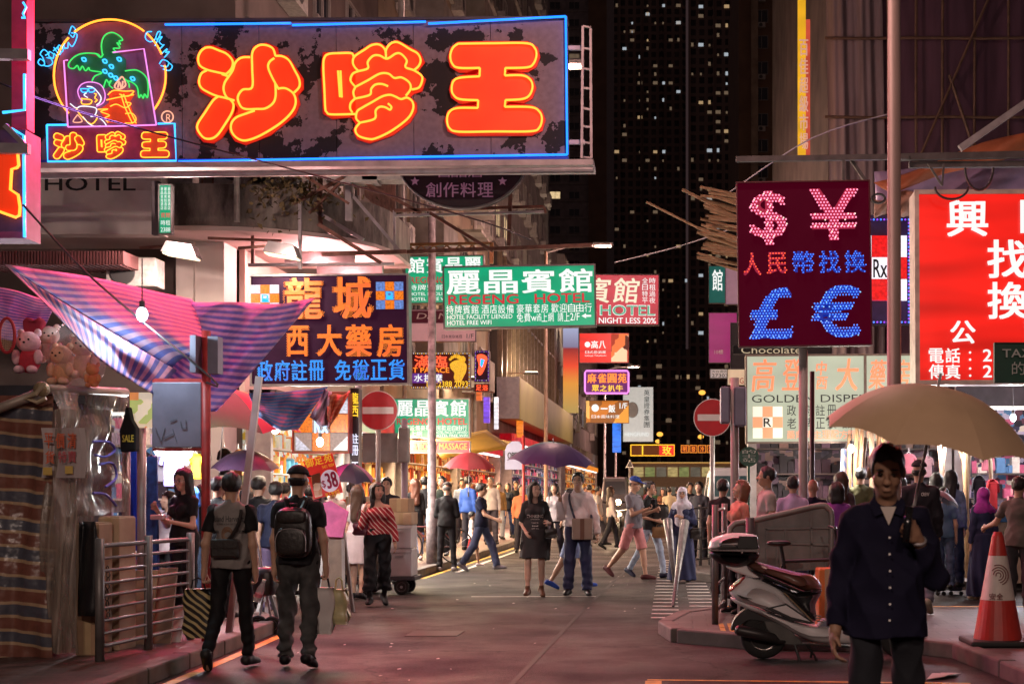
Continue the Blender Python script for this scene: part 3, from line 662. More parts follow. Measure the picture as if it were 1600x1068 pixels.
def grow(pts, g):
    n = len(pts); ar = sum(pts[i][0]*pts[(i+1) % n][1]-pts[(i+1) % n][0]*pts[i][1] for i in range(n)); sg = 1 if ar > 0 else -1; out = []
    for i in range(n):
        p = Vector(pts[i]); d = Vector(pts[(i+1) % n]) - Vector(pts[i-1]); d = d.normalized() if d.length else Vector((1,0))
        out.append(p + Vector((d.y, -d.x))*g*sg)
    return out
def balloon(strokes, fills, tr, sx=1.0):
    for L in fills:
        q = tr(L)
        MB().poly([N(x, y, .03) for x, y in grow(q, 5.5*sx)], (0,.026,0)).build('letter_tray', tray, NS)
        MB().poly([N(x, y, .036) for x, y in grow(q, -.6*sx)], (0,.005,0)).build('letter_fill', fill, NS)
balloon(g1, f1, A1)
for L, straight in g1: neon(A1(L), n_or, d=.085)
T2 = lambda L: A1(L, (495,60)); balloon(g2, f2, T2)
for L, s in g2: neon(T2(L), n_or, d=.085, smooth=not s)
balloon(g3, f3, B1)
for L in g3: neon(B1(L), n_or, d=.085, smooth=len(L) > 2)
for L in ([(262,40),(458,39)], [(460,42),(668,38)], [(672,41),(886,31)], [(886,31),(887,246)], [(887,246),(672,248)], [(672,248),(282,253)]): neon(L, n_blue, d=.07, r=.016, smooth=False)
MB().box(a.x-.01, c.x+.01, YN-.05, YN-.002, a.z-.005, a.z+.05).build('border_channel', mat('blue_channel', (.02,.06,.4), var=.1), NS)
# emblem
E1 = lambda L: [(55+u*.2246, 25+v*.2246) for u, v in L]
cx, cy, rr = 175.5, 118.5, 87
arc = lambda a0, a1, n=26: [(cx+rr*math.cos(math.radians(a0+(a1-a0)*i/n)), cy-rr*math.sin(math.radians(a0+(a1-a0)*i/n))) for i in range(n+1)]
for q in (arc(222, 137), arc(129, 52), arc(48, 22), arc(10, -38)): neon(q, n_or, d=.07, r=.014, smooth=False)
MB().poly([N(x, y, .008) for x, y in arc(0, 352, 40)], (0,.006,0)).build('emblem_disc', mat('emblem_disc', (.34,.10,.20), var=.3, scale=4), NS)
neon(E1([(252,313),(225,316),(238,540),(250,775)]), n_pink, smooth=False, r=.011); neon(E1([(250,775),(560,772),(862,765)]), n_pink, smooth=False, r=.011); neon(E1([(862,765),(780,238),(565,262)]), n_pink, smooth=False, r=.011)
MB().poly([N(x, y, .016) for x, y in E1([(228,316),(780,240),(862,765),(250,772)])], (0,.006,0)).build('emblem_panel', mat('emblem_panel', (.26,.12,.30), var=.25, scale=4), NS)
grn = mat('green_leaf_paint', (.03,.28,.13), var=.2)
palm = [[(470,290),(445,265),(350,262),(290,285),(250,330),(255,360),(285,365),(310,345),(325,378),(345,350),(365,382),(390,360),(400,380),(480,395),(430,420),(410,455)],
 [(485,280),(478,200),(500,140),(550,118),(600,140),(625,170),(600,178),(610,200),(585,190),(605,225),(560,228),(575,250),(550,255)], [(440,265),(470,290),(490,265)],
 [(640,385),(720,380),(780,420),(800,480),(795,570),(775,545),(765,575),(750,550),(735,570),(725,500),(690,465),(650,450)], [(490,500),(510,445),(525,465),(545,450),(530,480),(555,505)], [(640,440),(665,470),(670,500)]]
MB().poly([N(x, y, .024) for x, y in E1([(250,330),(290,285),(350,262),(470,290),(478,200),(500,140),(550,118),(620,165),(560,228),(640,300),(640,385),(720,380),(790,430),(795,565),(735,565),(690,465),(600,440),(500,500),(410,455),(480,395),(285,365)])], (0,.006,0)).build('palm_panel', grn, NS)
for L in palm: neon(E1(L), n_green, r=.010, d=.06)
for q in ((355,305),(500,318),(545,355),(600,305),(500,388),(540,415),(692,440),(575,435)): neon([(x, y) for x, y in E1([(q[0]-14,q[1]-10),(q[0]+8,q[1]-12),(q[0]+14,q[1]+8),(q[0]-4,q[1]+10)])], n_cyan, True, r=.010, d=.06)
redp = mat('sunset_red', (.60,.05,.02), var=.2, emis=(1,.1,.02), es=.25)
MB().poly([N(x, y, .024) for x, y in E1([(520,520),(600,510),(700,540),(660,600),(700,700),(715,755),(510,740),(450,650),(520,600)])], (0,.006,0)).build('sunset_panel', redp, NS)
for L in ([(520,550),(560,520),(640,525),(700,525),(660,560),(600,545)], [(510,585),(580,570),(640,560),(700,550)], [(535,630),(580,615),(640,640),(680,610),(640,600)], [(450,650),(520,648),(470,665),(530,690),(500,710),(520,740)], [(640,680),(690,680),(715,720),(690,745),(640,745)], [(610,545),(640,640),(690,750)], [(630,545),(665,640),(715,748)]): neon(E1(L), n_or, r=.008, d=.06)
for L in ([(570,480),(590,455),(620,425),(640,460),(640,490),(600,510),(570,500),(570,480)], [(590,500),(600,460),(612,500)], [(620,495),(625,455)]): neon(E1(L), n_pale, r=.011, d=.06)
# man in dark glasses with a round hat
for L, m in (([(440,630),(490,600),(500,540),(470,480),(400,460),(340,475),(312,520),(325,570),(345,590)], n_pink), ([(330,510),(345,530),(375,528),(378,508),(330,506)], n_cyan), ([(385,508),(395,530),(425,525),(425,503),(385,505)], n_cyan), ([(372,535),(355,550),(380,568)], n_white),
 ([(340,570),(340,610),(395,612),(405,585),(340,575)], n_yel), ([(425,540),(440,545),(430,570),(445,585),(430,600)], n_yel), ([(375,490),(420,500),(470,560),(465,600),(440,620)], n_white), ([(258,608),(300,640),(330,628),(390,630),(440,645),(430,690),(400,700)], n_white), ([(300,640),(330,690),(400,750),(440,720),(445,690)], n_yel), ([(345,700),(385,745),(420,765),(470,765)], n_white), ([(450,700),(490,735),(510,765)], n_white), ([(310,685),(278,735),(340,733),(310,685)], n_pale)):
    neon(E1(L), m, r=.008, d=.06)
x0, y0, x1, y1 = 77, 196, 276, 252
MB().box(XX(x0,YN), XX(x1,YN), YN-.03, YN-.002, ZZ(y1,YN), ZZ(y0,YN)).build('name_panel', mat('name_panel', (.40,.05,.14), var=.25), NS)
neon([(77,195),(108,195)], n_cyan, smooth=False, d=.07, r=.015); neon([(77,195),(78,252),(278,252),(276,194),(250,194)], n_cyan, smooth=False, d=.07, r=.015)
def mini(gs, tr):
    for L, s in gs: neon(tr(L), n_yel, r=.008, d=.06, smooth=not s)
for gs, fs, ox, oy, s, sy in ((g1, f1, 83, 203, .0505, .0475), (g2, f2, 150, 203, .0495, .0475)):
    tr = lambda L, ox=ox, oy=oy, s=s, sy=sy: [(ox+u*s, oy+v*sy) for u, v in L]
    for L in fs: MB().poly([N(x, y, .038) for x, y in tr(L)], (0,.006,0)).build('letter_fill', redp, NS)
    mini(gs, tr)
tr = lambda L: [(222+(u-800)*.113, 207+(v-195)*.107) for u, v in L]
for L in f3: MB().poly([N(x, y, .038) for x, y in tr(L)], (0,.006,0)).build('letter_fill', redp, NS)
for L in g3: neon(tr(L), n_yel, r=.008, d=.06, smooth=len(L) > 2)
def arced(t, pts, m):
    """script lettering along a slant, drawn as neon tubing"""
    for L in pts: neon(E1(L), m, r=.0075, d=.07)
arced('Satay', [[(85,320),(55,300),(40,325),(60,345),(85,335),(70,285),(55,265),(80,235),(110,260),(90,275)], [(100,290),(130,300),(140,330),(110,350),(80,345)], [(145,265),(120,250),(115,280),(145,295),(150,262),(165,280)], [(150,220),(185,270),(200,255)], [(145,245),(180,215)], [(210,220),(185,205),(180,235),(210,250),(212,212),(228,232)], [(225,190),(220,220),(245,225),(250,185)], [(250,185),(275,215),(300,180),(310,130),(270,120)], [(255,130),(275,75),(300,100),(285,150),(265,135)]], n_cyan)
arced('King', [[(830,115),(795,120),(785,160),(815,185),(850,170),(870,120),(890,125),(850,215)], [(860,170),(900,150),(880,185),(905,210)], [(885,235),(915,205)], [(900,265),(935,235),(925,260),(950,255),(915,295)], [(880,340),(905,310),(945,330),(930,360),(890,350)], [(945,330),(970,355),(950,385),(905,375)]], n_cyan)
neon([(264+9*math.cos(t), 183-9*math.sin(t)) for t in [i*math.pi/8 for i in range(16)]], n_pale, True, r=.010, d=.05)
latin(NS, 'R', (260,177,268,189), YN-.02, n_pale, .01)
NS.rotation_euler = (0, math.radians(-.35), 0)
lamp('AREA', (-5.5, YN-.65, 7.1), 1150, (1,.06,.12), 5, 1.0, (math.radians(-74),0,0), parent=NS, name='sign_light')
lamp('AREA', (-8.3, YN-.3, 7.1), 170, (.6,.25,1), 1.6, 1.2, (math.radians(-86),0,0), parent=NS, name='sign_light')
# ---- neon box at the left edge
YE = 17.0
t = thing('neon_sign', 'tall red neon box sign with blue outline hanging at the left edge', 'neon sign', (XX(10,YE),YE,ZZ(372,YE)))
MB().box(XX(-60,YE), XX(40,YE), YE, YE+.4, ZZ(372,YE), ZZ(203,YE)).build('cabinet', mat('purple_cabinet', (.12,.06,.16), var=.25), t)
NE = lambda L, m, r=.018: MB().tube([Vector((XX(x,YE), YE-.06, ZZ(y,YE))) for x, y in L], r, 6).build('neon_tube', m, t, smooth=True)
NE([(22,203),(41,214),(42,372)], n_cyan); NE([(42,118),(42,174),(8,178)], n_cyan); NE([(10,228),(18,233),(31,238),(33,260),(30,264),(22,266),(20,298),(32,306),(35,325),(34,338),(28,341),(3,332)], n_or)
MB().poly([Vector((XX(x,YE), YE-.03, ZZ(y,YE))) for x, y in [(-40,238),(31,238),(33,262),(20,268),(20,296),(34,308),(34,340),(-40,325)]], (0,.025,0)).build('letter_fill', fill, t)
MB().tube([Vector((XX(x,YE), YE-.05, ZZ(y,YE))) for x, y in [(39,6),(44,14),(39,24),(42,31),(37,30)]], .014, 6).build('neon_tube', n_cyan, t)
MB().box(XX(12,YE), XX(36,YE), YE+.1, YE+.3, ZZ(198,YE), ZZ(-40,YE)).build('backing_strip', mat('magenta_strip', (.5,.03,.10), var=.2, emis=(1,.05,.2), es=.06), t)
for py in (85, 232): MB().obox(P(-20,py,YE-.1), P(46,py+1,YE-.1), .09, .12).build('bracket', steel, t)
MB().obox(P(8,196,YE-.1), P(44,232,YE-.1), .05, .06).build('bracket', steel, t)
lamp('AREA', (XX(0,YE), YE-.2, ZZ(290,YE)), 45, (1,.05,.12), .8, 1.2, (math.radians(-70),0,0), parent=t, name='sign_light')
# ---- green vertical sign under the big one
gface = uneven_glow('green_sheet', (.0,.36,.17), .92, 1.2, .22); rface = uneven_glow('red_sheet', (.85,.014,.008), 1.05, 1.0, .4, (.35,1,2.6)); rmag = uneven_glow('crimson_sheet', (.55,.006,.035), .85, 1.2, .25)
redl = mat('dark_red_letter', (.25,.005,.012), var=0, emis=(.30,.008,.02), es=1.)
Y = 21.6
t = sign('hotel_sign', 'small vertical green sign hanging left of the rounded balcony', (248,288,269,366), Y, gface, signframe, .12, 1.5)
for i, (x, w) in enumerate(((251,4),(256.5,4),(262,4))): letters(t, '麗晶賓館酒店', (x,292,x+w,328), Y-.035, whitel, 0., True)
letters(t, '賓館', (251,332,266,340), Y-.035, redl, .0); letters(t, '時租', (251,344,266,352), Y-.035, whitel, .0); latin(t, '2388', (251,355,266,362), Y-.035, whitel)
MB().box(XX(236,Y), XX(247,Y), Y+.02, Y+.14, ZZ(366,Y), ZZ(282,Y)).build('side_box', darkframe, t)
# ---- round board under the neon sign
Y = 21.2
t = thing('round_sign', 'dark round signboard with stars half hidden below the big neon sign', 'sign', (XX(722,Y),Y,ZZ(326,Y)))
MB().poly([P(722+104*math.cos(q), 240+86*math.sin(q), Y) for q in [i*math.pi/24 for i in range(48)]], (0,.15,0)).build('board', mat('round_board', (.035,.012,.02), var=.25), t)
MB().tube([P(722+104*math.cos(q), 240+86*math.sin(q), Y-.01) for q in [i*math.pi/24 for i in range(48)]], .02, 6, True).build('rim', signframe, t)
mauve = mat('mauve_letter', (.45,.28,.36), var=.1, emis=(.3,.1,.2), es=.25)
letters(t, '創作料理', (664,285,772,308), Y-.02, mauve, .012); letters(t, '名品店', (678,262,756,277), Y-.02, mauve, .012)
for qx in (648, 785): MB().poly([P(qx+(7 if k % 2 == 0 else 3)*math.sin(k*math.pi/5), 283-(7 if k % 2 == 0 else 3)*math.cos(k*math.pi/5), Y-.03) for k in range(10)], (0,.02,0)).build('star', mauve, t)
# ---- dragon pharmacy LED wall
Y = 22.2
t = sign('led_sign', 'large dark pharmacy LED sign with orange and blue characters hung below the balcony', (391,428,640,602), Y, mat('led_board', (.014,.006,.017), rough=.8, spec=.08, var=.3, scale=3, emis=(.2,.03,.12), es=.10), signframe, .28, 3, tilt=-.5)
led_o = glow('led_orange', (1,.24,.02), 1.35); led_b = glow('led_blue', (.02,.42,1), 1.35); led_w = glow('led_white', (.8,.8,1), 1.1); led_p = glow('led_pink', (1,.22,.36), 2.); led_y = glow('led_yellow', (1,.58,.03), 1.25); led_r = glow('led_red', (1,.09,.03), 1.7); led_db = glow('led_deep_blue', (.05,.20,1), 1.8); led_v = glow('led_violet', (.32,.06,1), 1.25)
dim_o = mat('dim_orange_print', (.35,.08,.02), var=.1, emis=(1,.16,.02), es=.62); dim_b = mat('dim_blue_print', (.02,.08,.3), var=.1, emis=(.02,.2,1), es=.62)
for s, r in (('龍', (443,433,508,498)), ('城', (519,432,585,498)), ('西', (446,508,484,556)), ('大', (494,507,536,556)), ('藥', (538,507,584,557)), ('房', (588,507,632,558))): letters(t, s, r, Y-.033, dim_o, .03)
dots(t, [('龍', (443,433,508,498), .03), ('城', (519,432,585,498), .03), ('西', (446,508,484,556), .03), ('大', (494,507,536,556), .03), ('藥', (538,507,584,557), .02), ('房', (588,507,632,558), .03)], Y-.04, led_o, 2.1, .72)
letters(t, '政府註冊', (401,562,508,594), Y-.033, dim_b, .02); letters(t, '免稅正貨', (522,562,634,594), Y-.033, dim_b, .02)
dots(t, [(s, (401+27*i,562,426+27*i,594), .02) for i, s in enumerate('政府註冊')] + [(s, (523+28*i,562,549+28*i,594), .02) for i, s in enumerate('免稅正貨')], Y-.04, led_b, 2.1, .72)
def checker(t, x0, y0, x1, y1, Y, ca, cb, letter='℞', pitch=3.2, lm=None):
    """nine LED cells, alternating colours, with the prescription mark in the middle"""
    w, h = (x1-x0)/3, (y1-y0)/3
    for i in range(3):
        for j in range(3):
            m = ca if (i+j) % 2 else cb
            a, c = P(x0+i*w+.4, y0+(j+1)*h-.4, Y), P(x0+(i+1)*w-.4, y0+j*h+.4, Y)
            MB().box(a.x, c.x, Y-.034, Y-.004, a.z, c.z).build('led_cell', m, t)
    latin(t, letter, (x0+w*1.1, y0+h*1.08, x0+w*1.9, y0+h*1.92), Y-.04, lm or led_b, .02)
cell_o = uneven_glow('cell_orange', (1,.22,.01), .9, 30, .5, (1,1,1)); cell_w = uneven_glow('cell_white', (.72,.72,.85), .8, 30, .4, (1,1,1)); cell_bl = uneven_glow('cell_blue', (.16,.30,.75), .8, 30, .5, (1,1,1)); cell_r = uneven_glow('cell_red', (.9,.012,.012), .95, 20, .3, (1,1,1)); cell_g = mat('cell_grey', (.3,.27,.28), var=.2, scale=30)
checker(t, 394,444,438,486, Y, cell_o, cell_w); checker(t, 589,441,632,484, Y, cell_o, cell_bl)
lamp('AREA', (XX(515,Y), Y-.3, ZZ(515,Y)), 40, (1,.35,.2), 2.3, 1.5, (math.radians(-70),0,0), parent=t, name='sign_light')
for px, py in ((278,386),(343,394)):                                # flood lamps on arms over the pharmacy sign
    Yl = 21.7 if px > 300 else 21.3; px2 = 437 if px > 300 else px; py2 = 390
    t = thing('flood_lamp', 'slanted flood lamp on a steel arm %s' % ('above the pharmacy LED sign' if px > 300 else 'beside the white column under the balcony'), 'lamp', (XX(px2,Yl),Yl,ZZ(py2,Yl)))
    q = P(px2, py2, Yl); MB().poly([q+Vector((-.26,0,-.02)), q+Vector((.26,0,-.10)), q+Vector((.2,0,.08)), q+Vector((-.18,0,.14))], (0,.3,0)).build('housing', mat('lamp_housing', (.10,.09,.09), var=.2), t)
    MB().poly([q+Vector((-.24,.02,-.03)), q+Vector((.24,.02,-.11)), q+Vector((.24,.02,-.13)), q+Vector((-.24,.02,-.05))], (0,.26,0)).build('lens', glow('lamp_lens', (1,.78,.5), 2.2), t)
    MB().obox(q+Vector((-.1,.2,.1)), q+Vector((-.9,.9,.18)), .04, .04).build('arm', rust, t)
    lamp('POINT', q+Vector((.15,-.12,-.1)), 300 if px < 300 else 25, (1,.70,.62), .05, parent=t)  # extra point source outside the housing, added to brighten the wall above
    lamp('SPOT', q+Vector((0,.1,-.16)), 110 if px > 300 else 120, (1,.74,.5), .08, rot=(math.radians(28),0,0), spot=130, parent=t)
# ---- green hotel signs
t = sign('hotel_sign', 'largest green REGENG HOTEL box sign hanging out over the road', (693,414,932,512), 30, gface, darkframe, .3, 2.5, light=(.2,1,.55), lit_pow=30, tilt=-1.0)
Y = 29.96
letters(t, '麗晶賓館', (696,421,930,458), Y, whitel, .035); latin(t, 'REGENG', (701,459,811,474), Y, redl, .03); latin(t, 'HOTEL', (836,459,922,474), Y, redl, .03)
for s, x0, x1 in (('持牌賓館',697,749),('酒店設備',752,804),('豪華套房',807,858),('歡迎自由行',861,926)): letters(t, s, (x0,475,x1,489), Y, whitel, .015)
latin(t, 'HOTEL FACILITY LIENSED', (699,490,801,497), Y, whitel, .012); latin(t, 'HOTEL FREE WIFI', (699,499,768,506), Y, whitel, .012)
letters(t, '免費', (807,489,830,503), Y, whitel, .015); latin(t, 'wifi', (830,490,846,502), Y, whitel, .01); letters(t, '上網', (846,489,866,503), Y, whitel, .01); letters(t, '請上', (871,489,891,503), Y, whitel, .01); latin(t, '2/F', (891,490,906,502), Y, whitel, .01)
MB().poly([P(x, y, Y) for x, y in ((909,495),(916,491),(916,493.5),(924,493.5),(924,496.5),(916,496.5),(916,499))], (0,.004,0)).build('arrow', whitel, t)
t = sign('hotel_sign', 'reversed green hotel sign partly hidden behind the largest green one', (633,399,757,474), 31, gface, darkframe, .3, 1.6, tilt=-.8)
letters(t, '館賓晶麗', (636,402,754,426), 30.95, whitel, .03); latin(t, 'REGENG HOTEL', (641,432,748,442), 30.95, redl, .02); letters(t, '持牌賓館酒店設備', (638,444,752,453), 30.95, whitel, .01); latin(t, 'HOTEL FACILITY LIENSED', (640,456,735,461), 30.95, whitel); latin(t, 'HOTEL FREE WIFI', (640,464,705,469), 30.95, whitel)
t = sign('hotel_sign', 'low green REGENG HOTEL sign above the red massage strip', (616,622,734,684), 34, gface, signframe, .3, 1.6, light=(.2,1,.55), lit_pow=14)
letters(t, '麗晶賓館', (619,625,730,650), 33.95, whitel, .03); latin(t, 'REGENG', (620,653,672,663), 33.95, redl, .02); latin(t, 'HOTEL', (684,653,730,663), 33.95, redl, .02); letters(t, '酒店設備豪華套房歡迎自由行', (624,664,730,672), 33.95, whitel, .005); letters(t, '免費上網', (622,673,660,681), 33.95, whitel, .005); latin(t, 'HOTEL FACILITY LIENSED', (680,673,730,677), 33.95, whitel); latin(t, 'HOTEL FREE WIFI', (680,678,730,682), 33.95, whitel)
# ---- red hotel sign
t = sign('hotel_sign', 'crimson hotel sign with green HOTEL letters beside the largest green sign', (905,428,1030,508), 42, rmag, darkframe, .3, 1.6, light=(1,.1,.2), lit_pow=18, tilt=.3)
cream = glow('cream_letter', (.95,.85,.62), .9); greenl = glow('green_letter', (.05,.42,.25), .9)
letters(t, '賓館', (912,434,1000,473), 41.95, cream, .02, shear=.12); letters(t, '全日特平', (1003,433,1012,474), 41.95, whitel, .01, True); letters(t, '時租過夜', (1014,433,1024,474), 41.95, whitel, .01, True)
latin(t, 'HOTEL', (937,476,1024,493), 41.95, whitel, .045); latin(t, 'HOTEL', (938,477,1023,492), 41.93, greenl, .015); latin(t, 'PER NIGHT LESS 20%', (912,496,1025,505), 41.95, whitel, .02)
# ---- pale brow sign, foot massage LED signs, massage strip
t = sign('sign_board', 'pale pink beauty signboard below the reversed green sign', (640,483,744,534), 37, mat('pink_board', (.62,.42,.42), var=.08, emis=(.8,.4,.42), es=.25), darkframe, .15, 1.2)
MB().box(XX(641,36.9), XX(743,36.9), 36.93, 36.98, ZZ(504,36.9), ZZ(485,36.9)).build('dark_band', mat('plum_band', (.12,.01,.04), var=.1), t)
latin(t, 'Da Ma', (652,489,712,498), 36.9, dimwhite, shear=.3); latin(t, '1/F', (729,521,740,528), 36.9, mat('black_letter', (.02,.02,.02)), .02); letters(t, '日本美容纖眉', (690,523,722,528), 36.9, mat('plum_letter', (.1,.02,.05), var=0), 0)
t = sign('led_sign', 'foot massage LED sign with a big yellow foot', (641,550,735,607), 38, mat('maroon_led_board', (.10,.012,.02), var=.2), signframe, .25, 1.5, light=(1,.3,.1), lit_pow=10)
Y = 37.94
letters(t, '滿臨', (646,555,700,574), Y, led_r, .02); latin(t, 'FOOT PALACE', (618,574,702,582), Y, led_o, .03)
MB().box(XX(642,Y), XX(690,Y), Y-.01, Y+.04, ZZ(598,Y), ZZ(583,Y)).build('violet_panel', mat('violet_panel', (.12,.03,.3), var=.1, emis=(.2,.05,.6), es=.3), t)
letters(t, '水按摩', (646,584,692,596), Y-.02, whitel, .02); latin(t, 'TEL:2388 2093', (664,595,731,604), Y-.02, led_y, .02)
ft = MB(); 
for q in ((722,561,5.5),(716,557,3.5),(711,556,3),(706.5,558,2.6),(703.5,561,2.2)): ft.poly([P(q[0]+q[2]*math.cos(w), q[1]+q[2]*math.sin(w), Y-.02) for w in [i*math.pi/6 for i in range(12)]], (0,.03,0))
ft.poly([P(x, y, Y-.02) for x, y in spline([(704,567),(716,562),(728,568),(728,580),(723,590),(720,596),(713,596),(709,590),(710,582),(704,575)], True, 4)], (0,.03,0)); ft.build('foot_emblem', uneven_glow('yellow_led', (1,.50,.02), 1.0, 60, .6, (1,1,1)), t)
def chase(t, x0, y0, x1, y1, Y, ma, mb, step=3.2, r=.9):
    b = [MB(), MB()]; k = Y/F; i = 0; pts = []
    nx, ny = int((x1-x0)/step), int((y1-y0)/step)
    pts = [(x0+(x1-x0)*j/nx, y0) for j in range(nx)] + [(x1, y0+(y1-y0)*j/ny) for j in range(ny)] + [(x1-(x1-x0)*j/nx, y1) for j in range(nx)] + [(x0, y1-(y1-y0)*j/ny) for j in range(ny)]
    for i, q in enumerate(pts): dome(b[i % 2], P(q[0], q[1], Y), r*k)
    for q, m in zip(b, (ma, mb)): tag(q.build('border_leds', m, t), kind='stuff')
chase(t, 643,552,733,605, Y, led_y, led_w)
t = sign('led_sign', 'small LED sign with a red foot and coloured reflex zones', (741,547,765,597), 41, mat('navy_led_board', (.03,.01,.06), var=.2), signframe, .2, 1)
Y = 40.94
MB().poly([P(x, y, Y) for x, y in spline([(745,556),(753,553),(761,558),(759,570),(754,582),(749,586),(746,580),(748,570)], True, 4)], (0,.03,0)).build('foot_emblem', led_r, t)
MB().poly([P(x, y, Y-.03) for x, y in ((751,560),(757,562),(753,574),(750,570))], (0,.02,0)).build('foot_zone', led_b, t); chase(t, 743,549,763,594, Y, led_w, led_v, 3, .7)
t = sign('led_strip_sign', 'short red LED strip sign below the small foot sign', (741,599,765,612), 41, mat('maroon_led_board', (.1,.012,.02)), signframe, .2, .8); letters(t, '足浴', (743,601,763,610), 40.94, led_r, .02)
t = sign('massage_sign', 'red strip sign reading body massage under the low green hotel sign', (638,688,735,708), 35, rmag, signframe, .2, 1)
latin(t, '& BODY MASSAGE', (645,692,730,702), 34.94, glow('amber_letter', (1,.5,.08), 1.1), .03)
# ---- orange Rx LED panel and vertical LED sign beside it
Y = 20.5
t = sign('led_sign', 'square orange and white LED pharmacy cross panel behind the tarpaulins', (457,612,546,708), Y, mat('orange_led_board', (.2,.06,.02), var=.1), mat('red_frame', (.3,.02,.02), var=.1), .25, 1.5, light=(1,.45,.15), lit_pow=18)
w, h = 26, 28.5
for i in range(3):
    for j in range(3):
        x, y = 461+i*28, 618+j*29
        MB().box(XX(x,Y), XX(x+27,Y), Y-.036, Y-.004, ZZ(y+28,Y), ZZ(y,Y)).build('led_cell', cell_o if (i+j) % 2 else cell_g, t)
        if (i, j) in ((0,2),(2,2),(2,0),(0,0)):
            tri = [(x+1,y+5),(x+1,y+27),(x+24,y+27)] if i == 0 else [(x+26,y+5),(x+26,y+27),(x+3,y+27)]
            MB().poly([P(px_, py_, Y-.045) for px_, py_ in tri], (0,.006,0)).build('led_triangle', cell_w, t)
latin(t, 'Rx', (491,653,513,676), Y-.06, glow('led_ice', (.45,.75,1), 1.4), .04); latin(t, 'R', (491,650,500,676), Y-.055, led_w, .02)
t = sign('led_sign', 'narrow vertical LED sign with yellow and white characters beside the orange panel', (547,606,562,742), 20.8, mat('dark_led_board', (.03,.015,.03), var=.2), signframe, .2, .8)
letters(t, '龍西', (549,612,560,652), 20.75, led_y, .03, True); letters(t, '註冊', (549,676,560,712), 20.75, led_w, .03, True); letters(t, '正', (549,720,560,738), 20.75, led_w, .03, True)
# ---- far signs on the left
t = sign('restaurant_sign', 'red lit restaurant sign with a beer photo above the purple neon', (905,520,983,567), 64, rface, darkframe, .3, .8, light=(1,.1,.05), lit_pow=20)
Y = 63.9
MB().box(XX(955,Y), XX(982,Y), Y-.02, Y+.05, ZZ(565,Y), ZZ(521.5,Y)).build('photo_panel', cells('beer_photo', ['#d8b89a','#8a3020','#e8ddd0','#c26a3a','#401810'], 1.6, emis=.75), t)
letters(t, '高八', (923,532,947,544), Y, whitel, .03); MB().lathe([(.13,0),(.13,-.02)], P(918,538,Y), 14, 'y').build('emblem', whitel, t); letters(t, '日式居酒屋', (914,548,947,552), Y, whitel, 0); latin(t, 'Izakaya Takahachi', (914,554,947,557), Y, whitel)
t = sign('neon_sign', 'purple neon sign with pink rounded outline and orange characters', (913,577,983,616), 66, mat('violet_board', (.09,.015,.12), var=.15, emis=(.25,.02,.3), es=.25), darkframe, .3, .6)
Y = 65.9
q = [(916,579),(980,579),(982,582),(982,611),(980,614),(916,614),(914,611),(914,582)]
MB().tube([P(x, y, Y) for x, y in q], .05, 6, True).build('neon_tube', n_pink, t)
letters(t, '麻雀圓苑', (917,583,980,598), Y, led_o, .03); letters(t, '眾之扒牛', (924,601,974,611), Y, led_y, .03)
t = sign('restaurant_sign', 'amber photo sign marked 1/F below the purple neon', (915,625,983,661), 68, cells('amber_photo', ['#c98a35','#a8651f','#e0b060','#7a4a1c','#d9a04a'], 1.1, emis=.8), darkframe, .3, .7)
letters(t, '一飯', (938,632,962,644), 67.9, whitel, .03); latin(t, '1/F', (968,629,980,638), 67.9, whitel, .03); letters(t, '日本風味料理', (924,648,968,653), 67.9, whitel, 0); MB().lathe([(.18,0),(.18,-.03)], P(930,637,67.9), 12, 'y').build('emblem', whitel, t)
t = sign('sign_board', 'tall white company signboard with black vertical characters far down the street', (973,604,1021,690), 75, mat('white_board', (.5,.5,.48), var=.1, emis=(.75,.8,.75), es=.42), darkframe, .3, .5)
letters(t, '英皇證券集團', (1006,608,1015,668), 74.9, mat('black_letter', (.02,.02,.02)), .01, True); latin(t, 'HENGFUND', (976,675,1014,681), 74.9, whitel, .02)
MB().ball(P(988,640,74.95), (.32,.02,.42)).build('emblem', mat('grey_emblem', (.4,.42,.4), var=.1), t)
t = thing('neon_sign', 'narrow blue lit vertical sign below the amber photo sign', 'neon sign', P(964,705,70))
MB().box(XX(957,70), XX(970,70), 70, 70.3, ZZ(706,70), ZZ(661,70)).build('sign_face', uneven_glow('blue_sheet', (.02,.22,1), 1.0, 2, .5), t)
t = sign('neon_sign', 'wide yellow outlined neon sign over the far junction', (985,694,1054,712), 112, mat('brown_board', (.10,.03,.01), var=.2, emis=(.4,.1,.02), es=.2), mat('yellow_tubes', (1,.6,.05), var=0, emis=(1,.55,.03), es=1.2), .4, 1.3)
letters(t, '玫', (1034,696,1050,710), 111.8, led_y, .03); MB().box(XX(1003,111.9), XX(1005,111.9), 111.8, 111.9, ZZ(710,112), ZZ(696,112)).build('neon_tube', led_y, t); MB().box(XX(1030,111.9), XX(1053,111.9), 111.85, 111.95, ZZ(711,112), ZZ(695.5,112)).build('red_panel', rface, t)
for k in range(4):
    t = sign('neon_sign', ['leftmost','second','third','rightmost'][k] + ' of four small orange neon squares over the far junction', (1064+k*13.5,695,1076+k*13.5,707), 118, mat('dark_red_board', (.12,.02,.01), var=.1), glow('orange_tube', (1,.30,.03), 1.2), .3, .8, group='orange neon squares over the junction')
    letters(t, '明發冷氣'[k], (1066.5+k*13.5,697,1073.5+k*13.5,705), 117.8, led_o, .02)
t = thing('led_screen', 'tall video wall glowing orange to red beyond the yellow canopy', 'screen', P(893,640,86))
